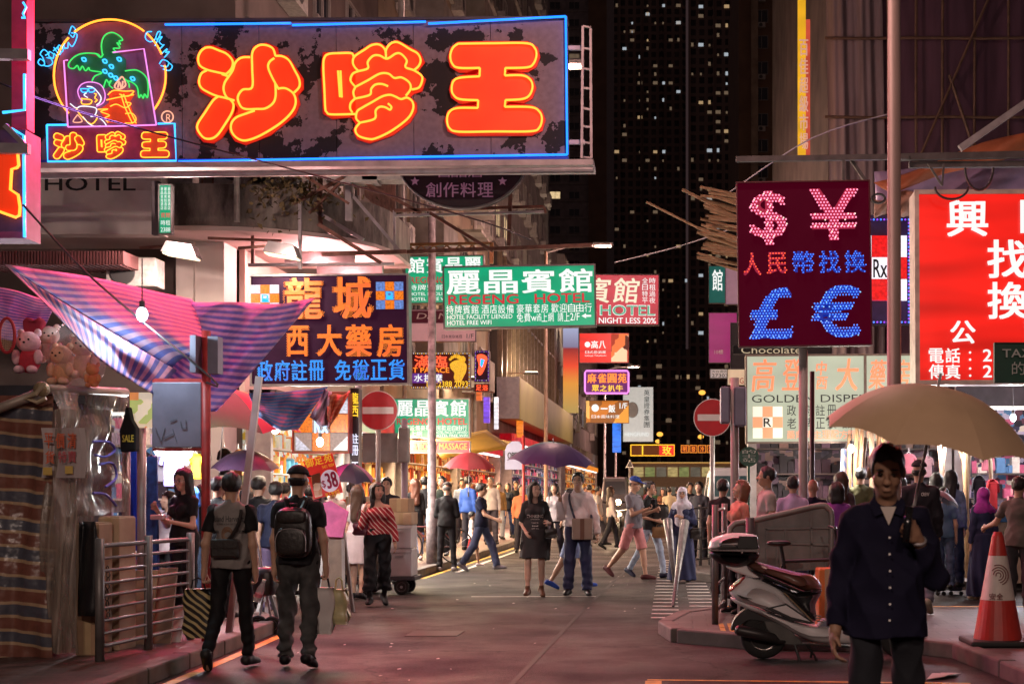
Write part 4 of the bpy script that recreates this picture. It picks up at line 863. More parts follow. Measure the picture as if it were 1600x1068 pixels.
sc_ = mat('video_wall', (.02,.02,.02), var=0); n = sc_.node_tree; b = n.nodes['Principled BSDF']; tc = n.nodes.new('ShaderNodeTexCoord'); sp = n.nodes.new('ShaderNodeSeparateXYZ'); r = n.nodes.new('ShaderNodeValToRGB'); mr = n.nodes.new('ShaderNodeMapRange')
mr.inputs[1].default_value = 0; mr.inputs[2].default_value = 5.2; n.links.new(tc.outputs['Object'], sp.inputs[0]); n.links.new(sp.outputs['Z'], mr.inputs[0]); n.links.new(mr.outputs[0], r.inputs[0])
for p, cc in ((.0,(.55,.35,.1)),(.3,(.9,.35,.05)),(.5,(1,.08,.03)),(.7,(.35,.03,.03)),(.72,(.25,.22,.35)),(1,(.5,.55,.8))):
    e = r.color_ramp.elements.new(p) if p not in (0, 1) else r.color_ramp.elements[0 if p == 0 else -1]; e.color = (*cc, 1)
n.links.new(r.outputs[0], b.inputs['Emission Color']); b.inputs['Emission Strength'].default_value = .8
MB().box(XX(881,86), XX(904,86), 85.4, 85.9, ZZ(645,86), ZZ(512,86)).build('screen', sc_, t)
# ================================================================== signs on the right
t = sign('led_sign', 'dark red money exchange LED board with dollar yen pound and euro signs', (1154,283,1363,541), 17, mat('money_board', (.012,.002,.005), rough=.8, spec=.08, var=.2, emis=(.25,.0,.03), es=.20), mat('money_frame', (.10,.01,.02), var=.1), .22, 2, light=(1,.2,.35), lit_pow=22, tilt=-.9)
Y = 16.95
for g_, r_ in (('$',(1174,297,1235,382)),('¥',(1264,295,1347,376)),('人',(1162,393,1193,429)),('民',(1200,393,1232,427))): letters(t, g_, r_, Y+.02, mat('dim_pink_print', (.2,.01,.05), var=0, emis=(1,.03,.13), es=.22), .03)
for g_, r_ in (('幣',(1240,392,1276,427)),('找',(1280,392,1316,427)),('換',(1320,392,1356,427)),('£',(1171,448,1242,529)),('€',(1268,446,1348,528))): letters(t, g_, r_, Y+.02, mat('dim_indigo_print', (.01,.02,.2), var=0, emis=(.02,.08,1), es=.24), .03)
dots(t, [('$', (1174,297,1235,382), .02)], Y, led_p, 5.0, 1.6); dots(t, [('¥', (1264,295,1347,376), .02)], Y, led_p, 5.0, 1.6)
dots(t, [('$', (1174,297,1235,382), -.01), ('¥', (1264,330,1347,376), -.01)], Y-.012, glow('led_cream', (1,.72,.62), 1.4), 9.4, 1.4)
dots(t, [('人', (1162,393,1193,429), .02), ('民', (1200,393,1232,427), .02)], Y, led_r, 4.1, 1.25)
dots(t, [(s, (1240+i*40,392,1276+i*40,427), .015) for i, s in enumerate('幣找換')], Y, led_db, 3.7, 1.15)
dots(t, [('£', (1171,448,1242,529), .03), ('€', (1268,446,1348,528), .035)], Y, led_db, 4.6, 1.4)
dots(t, [('£', (1171,448,1242,529), -.01), ('€', (1268,446,1348,528), -.01)], Y-.012, glow('led_sky', (.25,.55,1), 1.4), 8.2, 1.2)
# red exchange light box
t = sign('light_box', 'big glowing red exchange light box with white characters at the right edge', (1430,296,1770,600), 20, rface, mat('worn_cream_frame', (.52,.42,.36), rough=.5, var=.25, scale=5), .5, 7, light=(1,.1,.06), lit_pow=70, tilt=-.3)
Y = 19.95
for s, r in (('興', (1477,312,1549,369)), ('旺', (1592,312,1664,369)), ('找', (1540,374,1612,434)), ('換', (1540,440,1612,498)), ('公', (1483,500,1527,536)), ('司', (1600,500,1644,536))): letters(t, s, r, Y, whitel, .03)
letters(t, '電話', (1450,543,1502,566), Y, whitel, .025); letters(t, '傳真', (1450,568,1502,591), Y, whitel, .025)
for y in (543, 568): latin(t, ':', (1514,y+5,1518,y+20), Y, whitel, .02); latin(t, '2', (1536,y+2,1550,y+21), Y, whitel, .04)
# golden dispensary
pharm = uneven_glow('pale_green_sheet', (.66,.70,.52), .68, .8, .14); coral = mat('coral_letter', (.8,.25,.12), var=0, emis=(.85,.22,.10), es=.72); blackl = mat('black_letter', (.02,.02,.02), var=0)
t = sign('light_box', 'pale green dispensary light box with coral characters under the money exchange board', (1165,553,1430,692), 24, pharm, mat('bronze_frame', (.20,.15,.12), rough=.45, metal=.4, var=.2), .35, 3, light=(.9,1,.75), lit_pow=36, tilt=-.3)
Y = 23.95
for s, r in (('高', (1174,560,1214,611)), ('登', (1222,560,1254,609)), ('中', (1275,564,1293,586)), ('西', (1275,588,1294,608)), ('大', (1306,560,1344,610)), ('藥', (1358,562,1386,608)), ('房', (1396,562,1424,608))): letters(t, s, r, Y, coral, .02, shear=.1)
latin(t, 'GOLDEN DISPENSARY', (1175,616,1418,628), Y, blackl, .012)
for s, x, y in (('政',1229,632),('府',1254,632),('註',1274,632),('冊',1292,632),('專',1316,632),('營',1340,632),('老',1229,652),('牌',1254,652),('正',1274,652),('藥',1292,652),('品',1316,652),('質',1340,652)): letters(t, s, (x,y,x+16,y+17), Y, blackl, .005)
letters(t, '藥劑師主理配方關於保健', (1229,672,1380,685), Y, coral, .0)
cell_c = mat('cell_coral', (.8,.3,.16), var=.05, emis=(.9,.32,.16), es=.55); cell_p = mat('cell_pale', (.8,.78,.66), var=.05, emis=(.9,.85,.7), es=.5)
checker(t, 1176,634,1223,684, Y, cell_c, cell_p, 'R', lm=blackl)
MB().box(XX(1350,Y), XX(1354,Y), Y-.06, Y-.002, ZZ(690,Y), ZZ(555,Y)).build('joint_bar', mat('bronze_frame', (.2,.15,.12)), t)
# red/white cross with violet LED border
t = sign('led_sign', 'red and white checked pharmacy LED sign with violet border behind the lamp post', (1335,336,1424,508), 27, mat('violet_dark_board', (.05,.02,.10), var=.2), darkframe, .3, 1.2, light=(.6,.3,1), lit_pow=15)
checker(t, 1334,368,1417,470, 26.96, cell_r, mat('cell_bright', (.9,.9,.9), var=0, emis=(.85,.88,1), es=.85), 'Rx', lm=blackl); chase(t, 1338,343,1420,503, 26.9, led_v, led_db, 5.2, 1.7)
# small signs stacked left of the money board
def flat(name, label, rect, Y, face, txt=(), fr=darkframe, cat='sign', dep=.2):
    t = sign(name, label, rect, Y, face, fr, dep, .9, cat)
    for s, r, m, v in txt: (letters(t, s, r, Y-.04, m, .02, True) if v == 'v' else latin(t, s, r, Y-.04, m, .015) if v == 'l' else letters(t, s, r, Y-.04, m, .02))
    return t
flat('hotel_sign', 'dark teal sign with one white character left of the money board', (1107,415,1134,474), 44, mat('teal_board', (.01,.09,.08), var=.15, emis=(.0,.2,.17), es=.3), [('館', (1112,421,1130,454), whitel, '')])
flat('sign_board', 'lilac grey signboard half hidden behind the money board', (1133,418,1156,476), 43, mat('lilac_board', (.45,.33,.42), var=.1, emis=(.5,.25,.4), es=.2))
flat('sign_board', 'magenta signboard marked with a floor number left of the money board', (1107,488,1152,567), 42, uneven_glow('magenta_sheet', (.40,.01,.16), .62, 1, .2), [('10樓', (1116,546,1130,553), dimwhite, 'l')])
flat('sign_board', 'black signboard beside the magenta one', (1141,504,1166,576), 40, mat('black_board', (.02,.015,.02), var=.2))
flat('sign_board', 'black fascia reading Chocolate below the money board', (1145,539,1300,553), 25.5, mat('black_board', (.02,.015,.02)), [('Chocolate', (1158,541,1252,552), glow('gold_letter', (.8,.62,.4), .6), 'l')])
flat('phone_sign', 'small white sign with a telephone number below the magenta board', (1109,576,1152,591), 41, mat('white_plate', (.6,.57,.55), var=.1, emis=(.7,.6,.6), es=.25), [('大台酒店', (1112,578,1136,582), blackl, ''), ('2730300', (1112,583.5,1148,589), blackl, 'l')])
flat('sign_board', 'small cream sign reading KING beside the grey signal box', (1136,576,1164,602), 39, mat('cream_plate', (.62,.52,.42), var=.1, emis=(.9,.65,.4), es=.35), [('KING', (1140,590,1162,599), mat('red_letter', (.5,.02,.02), var=0), 'l')])
t = thing('banner', 'tall vertical yellow and red lit banner high on the right block', 'banner', P(1256,245,37.5))
MB().box(XX(1247,37.5), XX(1259,37.5), 37.5, 37.65, ZZ(243,37.5), ZZ(-60,37.5)).build('yellow_panel', uneven_glow('yellow_sheet', (.95,.48,.02), .85, .6, .3), t)
MB().box(XX(1259.3,37.5), XX(1266,37.5), 37.52, 37.63, ZZ(243,37.5), ZZ(30,37.5)).build('red_panel', uneven_glow('red_edge_sheet', (.75,.10,.05), .7, 1, .3), t)
letters(t, '百佳超級市場', (1249,60,1263,235), 37.45, mat('pale_letter', (.7,.5,.45), var=0, emis=(.9,.5,.4), es=.4), .03, True)
t = sign('street_sign', 'green TAXI stand sign at the right edge over the umbrella', (1553,535,1650,598), 16, mat('green_enamel', (.01,.075,.045), rough=.35, var=.1), mat('dark_green_frame', (.01,.04,.03)), .08, 1.2)
latin(t, 'TAXI', (1566,545,1617,558), 15.95, mat('pale_print', (.5,.55,.5), var=0), .015); letters(t, '的士', (1580,565,1625,585), 15.95, mat('pale_print', (.5,.55,.5)), .0)
# steelwork that carries the signs
t = thing('steel_framework', 'rusty steel sign brackets and braces below the big neon sign', 'scaffold', P(540,420,23.5))
for i, (x0, y0, x1, y1, w) in enumerate(((469,316,469,420,.05),(458,319,537,277,.05),(483,333,535,282,.04),(452,305,568,375,.06),(475,274,545,318,.04),(497,350,596,411,.06),(548,302,627,395,.05),(559,279,658,333,.05),(503,397,635,393,.06),(388,414,616,412,.05),(395,367,395,414,.05),(616,329,850,323,.05),(616,337,850,331,.04),(600,395,925,383,.06),(798,294,795,384,.06),(616,329,617,394,.04),(672,333,770,392,.05),(325,372,440,376,.04),(545,274,545,345,.10),(500,274,501,350,.06),(850,323,853,333,.04))):
    yy = 22.9 + (i % 4)*.12
    MB().obox(P(x0,y0,yy), P(x1,y1,yy), w, w).build('beam', rust if i % 3 else steel, t)
tr_ = MB(); Yt = 27.0
tr_.obox(P(568,383,Yt), P(768,380,Yt), .05, .05).obox(P(568,393,Yt), P(768,390,Yt), .05, .05).obox(P(768,379,Yt), P(768,412,Yt), .07, .05)
for k in range(20): tr_.obox(P(568+k*10,383 if k % 2 else 393,Yt), P(578+k*10,393 if k % 2 else 383,Yt), .025, .025)
tag(tr_.build('sign_truss', mat('orange_truss', (.42,.20,.08), var=.25)), 'orange latticed truss above the reversed green hotel sign', 'truss')
t = thing('steel_framework', 'dark pipe gantry across the top of the right hand signs', 'scaffold', P(1380,250,22))
for i, (x0, y0, x1, y1, w) in enumerate(((1150,249,1420,245,.08),(1400,246,1640,241,.1),(1420,258,1640,256,.09),(1318,245,1318,285,.04),(1330,250,1352,282,.05),(1500,232,1640,135,.10),(1450,255,1472,290,.03),(1475,255,1472,290,.03))):
    MB().obox(P(x0,y0,21.4+.1*(i % 3)), P(x1,y1,21.4+.1*(i % 3)), w, w).build('pipe', mat('dark_pipe', (.07,.06,.06), var=.3) if i != 5 else steel, t)
t = thing('bamboo_scaffold', 'bundle of bamboo poles sticking out left of the money board', 'scaffold', P(1120,390,24))
r = random.Random(4)
for i in range(30):
    y0 = 292 + i*3.9; x1 = 1180; x0 = r.uniform(1088,1112); yy = 22 + r.uniform(0,1.5)
    if i in (1, 6): x0 = 1066 if i == 1 else 1010
    sl = r.uniform(.12,.34) if i not in (1, 6) else .5
    MB().tube([P(x0, y0 - (sl-.2)*30*(i not in (1,6)) , yy), P(x1, y0+(x1-x0)*sl - (0 if i not in (1,6) else 0), yy)], .02 + .008*r.random(), 6).build('bamboo_pole', bam, t)
orange_tarp = mat('orange_tarp', (.40,.12,.05), rough=.5, var=.25, scale=2, bump=.3); lilac_tarp = mat('lilac_tarp', (.30,.22,.36), rough=.4, var=.25, scale=2, bump=.3)
for nm, lab, m, q in (('tarpaulin', 'orange tarpaulin strip slung under the dark pipe gantry', orange_tarp, [(1365,285),(1600,205),(1640,222),(1400,300)]), ('tarpaulin', 'lilac tarpaulin sheet slung behind the red exchange light box', lilac_tarp, [(1366,268),(1640,228),(1640,300),(1370,330)]), ('tarpaulin', 'pale orange tarpaulin hanging between the money board and light box', mat('faded_orange_tarp', (.42,.24,.18), var=.3, rough=.5, bump=.3), [(1366,312),(1432,298),(1432,332),(1366,340)])):
    yb = 23.2 if m is lilac_tarp else 22.6
    f = lambda u, v, q=q, yb=yb: P((q[0][0]*(1-u)+q[1][0]*u)*(1-v)+(q[3][0]*(1-u)+q[2][0]*u)*v, (q[0][1]*(1-u)+q[1][1]*u)*(1-v)+(q[3][1]*(1-u)+q[2][1]*u)*v + 4*math.sin(7*u+3*v), yb + .12*math.sin(11*u+5*v))
    b = MB().grid(f, 24, 5); o = tag(b.build(nm, m, smooth=True), lab, 'tarpaulin'); s_ = o.modifiers.new('Solidify', 'SOLIDIFY'); s_.thickness = .01
# ================================================================== PEOPLE
class Fld:
    """a distance field on a grid; smooth unions of tapered limbs and ellipsoids, meshed as one continuous surface"""
    def __init__(s, lo, hi, h):
        s.h = h; s.lo = np.array(lo, float) - 2*h; s.n = np.maximum(np.ceil((np.array(hi) - s.lo)/h).astype(int) + 3, 4)
        s.F = np.full(s.n, 9.0, np.float32); s.ax = [s.lo[i] + h*np.arange(s.n[i]) for i in range(3)]
    def add(s, fn, bmin, bmax, k=.02, op='u', pad=None):
        p = (k + 3*s.h) if pad is None else pad
        i0 = np.clip(np.floor((np.array(bmin) - p - s.lo)/s.h).astype(int), 0, s.n - 1); i1 = np.clip(np.ceil((np.array(bmax) + p - s.lo)/s.h).astype(int) + 1, 1, s.n)
        if (i1 <= i0).any(): return
        sl = tuple(slice(a, b) for a, b in zip(i0, i1)); x = s.ax[0][sl[0]][:,None,None]; y = s.ax[1][sl[1]][None,:,None]; z = s.ax[2][sl[2]][None,None,:]
        d = fn(x, y, z); f = s.F[sl]
        if op == 'u':
            hh = np.clip(.5 + .5*(f - d)/k, 0, 1); s.F[sl] = f + (d - f)*hh - k*hh*(1-hh)
        elif op == 's':
            d = -d; hh = np.clip(.5 - .5*(f - d)/k, 0, 1); s.F[sl] = f + (d - f)*hh + k*hh*(1-hh)
        else: s.F[sl] = np.maximum(f, d)
    def cone(s, a, b, ra, rb, k=.02, flat=False, op='u', sq=(1, 1)):
        a, b = np.array(a, float), np.array(b, float); ba = b - a; L2 = max(float(ba @ ba), 1e-9); L = math.sqrt(L2); R = max(ra, rb)
        def fn(x, y, z):
            px, py, pz = x-a[0], y-a[1], z-a[2]; t = (px*ba[0] + py*ba[1] + pz*ba[2])/L2; tc = np.clip(t, 0, 1)
            d = np.sqrt(((px - tc*ba[0])*sq[0])**2 + ((py - tc*ba[1])*sq[1])**2 + (pz - tc*ba[2])**2) - (ra + (rb-ra)*tc)
            if flat: d = np.maximum(d, (t - 1)*L)
            return d
        s.add(fn, np.minimum(a, b) - R, np.maximum(a, b) + R, k, op)
    def ell(s, c, r, R=None, k=.02, op='u'):
        c, r = np.array(c, float), np.array(r, float); m = r.max()
        def fn(x, y, z):
            px, py, pz = x-c[0], y-c[1], z-c[2]
            if R is not None: px, py, pz = R[0,0]*px+R[1,0]*py+R[2,0]*pz, R[0,1]*px+R[1,1]*py+R[2,1]*pz, R[0,2]*px+R[1,2]*py+R[2,2]*pz
            k0 = np.sqrt((px/r[0])**2 + (py/r[1])**2 + (pz/r[2])**2); k1 = np.sqrt((px/r[0]**2)**2 + (py/r[1]**2)**2 + (pz/r[2]**2)**2) + 1e-6
            return k0*(k0-1)/k1
        s.add(fn, c - m, c + m, k, op)
    def warp(s, fn): s.F += fn(s.ax[0][:,None,None], s.ax[1][None,:,None], s.ax[2][None,None,:]).astype(np.float32)
    def clip(s, fn): s.F = np.maximum(s.F, fn(s.ax[0][:,None,None], s.ax[1][None,:,None], s.ax[2][None,None,:]).astype(np.float32))
    def mesh(s, name):
        F = s.F; F[0], F[-1], F[:,0], F[:,-1], F[:,:,0], F[:,:,-1] = 1, 1, 1, 1, 1, 1
        S = F < 0; c = [S[i:S.shape[0]-1+i, j:S.shape[1]-1+j, k:S.shape[2]-1+k] for i in (0,1) for j in (0,1) for k in (0,1)]
        sm = sum(q.astype(np.int8) for q in c); I = np.argwhere((sm > 0) & (sm < 8)); n = len(I); idx = np.full(sm.shape, -1, np.int32)
        me = bpy.data.meshes.new(name)
        if not n: return me
        idx[tuple(I.T)] = np.arange(n); off = np.array([(i,j,k) for i in (0,1) for j in (0,1) for k in (0,1)]); V = np.stack([F[tuple((I+o).T)] for o in off], 1)
        acc = np.zeros((n,3)); cnt = np.zeros(n)
        for a in range(8):
            for b in range(a+1, 8):
                if np.abs(off[a]-off[b]).sum() != 1: continue
                m = (V[:,a] < 0) != (V[:,b] < 0); t = V[m,a]/(V[m,a]-V[m,b]); acc[m] += off[a] + t[:,None]*(off[b]-off[a]); cnt[m] += 1
        P_ = s.lo + (I + acc/cnt[:,None])*s.h; Q = []
        for ax in range(3):
            u, v = (ax+1) % 3, (ax+2) % 3; A = [slice(None)]*3; B = [slice(None)]*3; A[ax] = slice(0,-1); B[ax] = slice(1,None)
            a, b = S[tuple(A)], S[tuple(B)]; E = np.argwhere(a != b); E = E[(E[:,u] > 0) & (E[:,v] > 0)]; sg = a[tuple(E.T)]
            eu, ev = np.eye(3, dtype=int)[u], np.eye(3, dtype=int)[v]
            q = np.stack([idx[tuple((E-eu-ev).T)], idx[tuple((E-ev).T)], idx[tuple(E.T)], idx[tuple((E-eu).T)]], 1); q[~sg] = q[~sg][:, ::-1]; Q.append(q)
        Q = np.concatenate(Q); Q = Q[(Q >= 0).all(1)]
        me.vertices.add(n); me.vertices.foreach_set('co', P_.astype(np.float32).ravel()); me.loops.add(len(Q)*4); me.loops.foreach_set('vertex_index', Q.ravel().astype(np.int32))
        me.polygons.add(len(Q)); me.polygons.foreach_set('loop_start', np.arange(0, len(Q)*4, 4, dtype=np.int32)); me.polygons.foreach_set('use_smooth', np.ones(len(Q), bool))
        me.update(calc_edges=True); me.validate(); return me
def unit(v): v = np.array(v, float); return v/np.linalg.norm(v)
def rotx(a): c, s = math.cos(a), math.sin(a); return np.array([[1,0,0],[0,c,-s],[0,s,c]])
def rotz(a): c, s = math.cos(a), math.sin(a); return np.array([[c,-s,0],[s,c,0],[0,0,1]])
def skel(p):
    """joints of a 1.72 m figure facing -Y, its left hand at +X"""
    J = {}; fem = p.get('fem', False); lean = math.radians(p.get('lean', 0)); RT = rotx(lean)     # leans forward
    T = lambda q: np.array((0,0,.95)) + RT @ (np.array(q, float) - (0,0,.95))
    J['sw'] = p.get('sw', .162); J['T'] = T; J['RT'] = RT; low = 9
    for sd, sg in (('L', 1), ('R', -1)):
        a1, a2, pt, spd = (list(p.get('leg'+sd, (3,-2,0,.03))) + [0,.03])[:4]
        d = lambda a: unit((sg*spd, -math.sin(math.radians(a)), -math.cos(math.radians(a))))
        hip = np.array((sg*(.095 if not fem else .098), 0, .92)); kn = hip + .43*d(a1); an = kn + .42*d(a2)
        q = math.radians(pt); fw = unit((sg*.18, -math.cos(q), -math.sin(q))); up = unit(np.cross(np.cross(fw, (0,0,1)), fw))
        heel = an - fw*.045 - up*.035; toe = an + fw*.15 - up*.048
        J['hip'+sd], J['kn'+sd], J['an'+sd], J['heel'+sd], J['toe'+sd], J['up'+sd], J['fw'+sd] = hip, kn, an, heel, toe, up, fw
        low = min(low, heel[2]-.04, toe[2]-.03)
        sh = T((sg*(p.get('sw', .162) if not fem else .140), .005, 1.375)); ud, fd = p.get('arm'+sd, ((sg*.16,.06,-1),(sg*.04,-.16,-1)))[:2]
        el = sh + .285*unit(ud); wr = el + .25*unit(fd); J['sh'+sd], J['el'+sd], J['wr'+sd], J['fd'+sd] = sh, el, wr, unit(fd)
    J['low'] = low; hy, hp, hr = (list(p.get('head', (0,0))) + [0])[:3]
    cr, sr = math.cos(math.radians(hr)), math.sin(math.radians(hr)); RY = np.array([[cr,0,sr],[0,1,0],[-sr,0,cr]])
    J['RH'] = RT @ rotz(math.radians(hy)) @ rotx(math.radians(hp)) @ RY; J['hp'] = T((0,.0,1.50))
    J['H'] = lambda q: J['hp'] + J['RH'] @ ((np.array(q, float) - (0,.0,1.50))*1.0)
    return J
def torso(f, J, t, fem, k=.05, belly=0., chest=True):
    T, R = J['T'], J['RT']
    f.ell(T((0,.005,.98)), (.152+t+(.008 if fem else 0), .108+t, .12+t), R, k)
    f.ell(T((0,-.0-belly*.4,1.12)), (.126+t+belly*.5-(.016 if fem else 0), .086+t+belly, .14+t), R, k)
    f.ell(T((0,.005,1.29)), (.148+t-(.018 if fem else 0), .098+t, .16+t), R, k)
    w = .115 if fem else J.get('sw', .162)-.027
    [f.cone(T((0,.012,1.41)), T((sg*w,.008,1.375)), .048+t, .042+t, k*.8) for sg in (1,-1)]
    if fem and chest:
        for sg in (1,-1): f.ell(T((sg*.068,-.085,1.27)), (.062+t,.05+t,.06+t), R, .03)
def body_mesh(p, J, h, fem):
    pts = np.array([J[k] for k in J if isinstance(J[k], np.ndarray) and J[k].shape == (3,) and k[:2] not in ('up','fw','fd')] + [J['H']((0,0,1.76)), J['H']((.1,.1,1.6)), J['H']((-.1,-.14,1.6))])
    f = Fld(pts.min(0) - .16, pts.max(0) + .16, h); H, R = J['H'], J['RH']
    torso(f, J, -.03 if p.get('cov') else -.006, fem, belly=p.get('belly', 0)*.8, chest=not p.get('cov')); lg_ = .72 if p.get('covl') else 1.; tg_ = .8 if p.get('covl') or p.get('covt') else 1.
    for sd in 'LR':
        g = .92 if fem else 1.
        f.cone(J['hip'+sd], J['kn'+sd], (.086*g if fem else .082)*tg_, .052*g*lg_, .04); f.cone(J['kn'+sd], J['an'+sd]*.55 + J['kn'+sd]*.45, .050*g*lg_, .048*g*lg_, .03); f.cone(J['kn'+sd], J['an'+sd], .046*g*lg_, .033*g*(.9 if lg_ < 1 else 1), .03)
        f.cone(J['heel'+sd], J['toe'+sd], .03, .026, .02)
        g = .82 if fem else 1.
        f.cone(J['sh'+sd], J['el'+sd], .046*g*(.8 if p.get('cov') else 1), .037*g, .03); f.cone(J['el'+sd], J['wr'+sd], .038*g, .025*g, .025)
        hand(f, J['wr'+sd], J['fd'+sd], p.get('hand'+sd, {}), 1 if sd == 'L' else -1, h, .92 if fem else 1.)
    f.cone(J['T']((0,.02,1.42)), H((0,.012,1.56)), .052 if not fem else .045, .05 if not fem else .042, .03)
    w = .95 if fem else 1.
    f.ell(H((0,.012,1.628)), (.074*w,.092,.092), R, .02); f.ell(H((0,-.025,1.565)), (.056*w,.06,.066), R, .03); f.ell(H((0,-.06,1.525)), (.026,.022,.02), R, .03)
    for sg in (1,-1):
        f.ell(H((sg*.036,-.06,1.583)), (.028,.026,.024), R, .02)
        f.ell(H((sg*.031,-.094,1.617)), (.017,.014,.011), R, .014, 's')
        f.ell(H((sg*.079*w,.012,1.598)), (.011,.02,.032), R, .008)
        f.ell(H((sg*.012,-.098,1.583)), (.010,.012,.009), R, .008)
    f.cone(H((0,-.086,1.618)), H((0,-.108,1.588)), .009, .0125, .014); f.ell(H((0,-.087,1.552)), (.023,.012,.009), R, .008); f.ell(H((0,-.084,1.539)), (.019,.011,.008), R, .008)
    return f.mesh('body')
def hand(f, wr, d, o, sg, h, g=1.):
    """palm, four curled fingers of unequal length and a thumb that leaves the side of the palm"""
    n = np.array(o.get('n', (-sg, 0, 0)), float); n = n - d*(n @ d); n = unit(n) if np.linalg.norm(n) > 1e-3 else unit(np.cross(d, (0,1,0)))
    w = np.cross(n, d)*sg; c = o.get('curl', 25); th = unit(w if (w @ np.array(o.get('thumb', (0,-1,0))) >= 0) else -w); w = th
    Rm = np.stack([w, n, d], 1); r = max(.0088, .5*h)*g
    f.cone(wr - d*.01, wr + d*.04, .024*g, .026*g, .02); f.ell(wr + d*.052*g, (.040*g, max(.016, .8*h), .05*g), Rm, .015)
    for i, (ln, off) in enumerate(((.072,.03),(.08,.010),(.074,-.011),(.058,-.03))):
        b = wr + d*.092*g + w*off*g; a1, a2 = math.radians(c*(.8+.1*i)), math.radians(c*(1.8+.15*i)); a3 = a2 + math.radians(c*.6)
        q1 = b + (d*math.cos(a1) + n*math.sin(a1))*ln*.45*g; q2 = q1 + (d*math.cos(a2) + n*math.sin(a2))*ln*.32*g; q3 = q2 + (d*math.cos(a3) + n*math.sin(a3))*ln*.25*g
        for u, v, ra, rb in ((b, q1, r*1.05, r), (q1, q2, r, r*.92), (q2, q3, r*.92, r*.8)): f.cone(u, v, ra, rb, .004)
    b = wr + d*.03*g + w*.03*g; q = b + unit(d*.7 + w*.75 + n*.35)*.036*g; e = q + unit(d*1. + w*.1 + n*.5)*.032*g
    f.cone(b, q, r*1.5, r*1.2, .012); f.cone(q, e, r*1.15, r*.9, .005)
def folds(amp, ph):
    return lambda x, y, z: amp*(1.5*np.abs(np.sin(13*z + 4*np.sin(6*x + ph) + 4*np.sin(7*y - ph) + ph)) - .95 + np.sin(17*z - 21*x + 9*y + 2*ph)*.5 + .9*np.abs(np.sin(20*z + 15*x + 5*np.sin(9*y + ph))) - .55)
def top_mesh(p, J, h, fem, o, what='all', sides='LR'):
    """shirt, tee, jacket or the upper half of a dress"""
    t = o.get('t', .012); sl = o.get('sl', .55); hem = o.get('hem', .88); loose = o.get('loose', 0.); T = J['T']
    ks = ['shL','shR'] + (['elL','elR'] if sl > .0 else []) + (['wrL','wrR'] if sl > 1 else [])
    pts = np.array([J[k] for k in ks] + [T((.2,.16,hem)), T((-.2,-.18,hem)), T((0,0,1.5)), np.array((.2,.1,hem)), np.array((-.2,-.1,hem))])
    f = Fld(pts.min(0) - .15, pts.max(0) + .15, h)
    if what != 'sleeves':
        torso(f, J, t, fem, belly=p.get('belly', 0)); f.cone(T((0,.0,1.05)), (0,0,max(hem-.02, .5)), .138+t+loose*.5, .172+t+loose, .05, sq=(.95,1.3))
        if o.get('collar', 0): f.cone(T((0,.015,1.42)), T((0,.008,1.49)), .066, .060, .02)
        else: f.cone(T((0,.02,1.40)), T((0,.015,1.465)), .068, .05, .03)
    ls = o.get('sr', 0.)
    for sd in sides:
        if sl <= 0 or what == 'torso': continue
        a, b, c = J['sh'+sd], J['el'+sd], J['wr'+sd]; g = .84 if fem else 1.; e = min(sl, 1.)
        f.cone(a, a + (b-a)*e, .050*g+t, .044*g+t+ls, .028 if what == 'all' else .015, flat=sl < 1)
        if sl > 1:
            q = min(sl-1, 1.); f.cone(b, b + (c-b)*q, .044*g+t+ls*.7, .030*g+t+ls, .02, flat=True)
    f.warp(folds(o.get('fold', .006), o.get('ph', 1.) + sum(map(ord, str(o)))*.13))
    hz = hem
    if what != 'sleeves' and J.get('cutfree') is None:
        R = J['RT']; c0 = np.array((0,0,.95)); up = R[:,2]
        zz = lambda x, y, z: (x-c0[0])*up[0] + (y-c0[1])*up[1] + (z-c0[2])*up[2] + .95
        # only the trunk is cut at the hem; arms hang past it
        f2 = lambda x, y, z: np.where(np.abs(x) < .205, hz - zz(x,y,z) + .006*np.sin(20*x), -1.)
        f.clip(f2)
    nk = o.get('neck', .07); nz = 1.475 - o.get('scoop', 0)
    f.ell(T((0,-.055,nz+.015)), (nk, .075, .05 + o.get('scoop', 0)), J['RT'], .01, 's')
    if o.get('vneck'): f.cone(T((0,-.10,1.50)), T((0,-.15,1.50-o['vneck'])), .045, .006, .01, op='s')
    if o.get('offsh'):
        up = J['RT'][:,2]; c0 = T((0,0,1.375)); f.clip(lambda x, y, z: (x-c0[0])*up[0]+(y-c0[1])*up[1]+(z-c0[2])*up[2] + .25*np.abs(x)*0)
    return f.mesh('shirt')
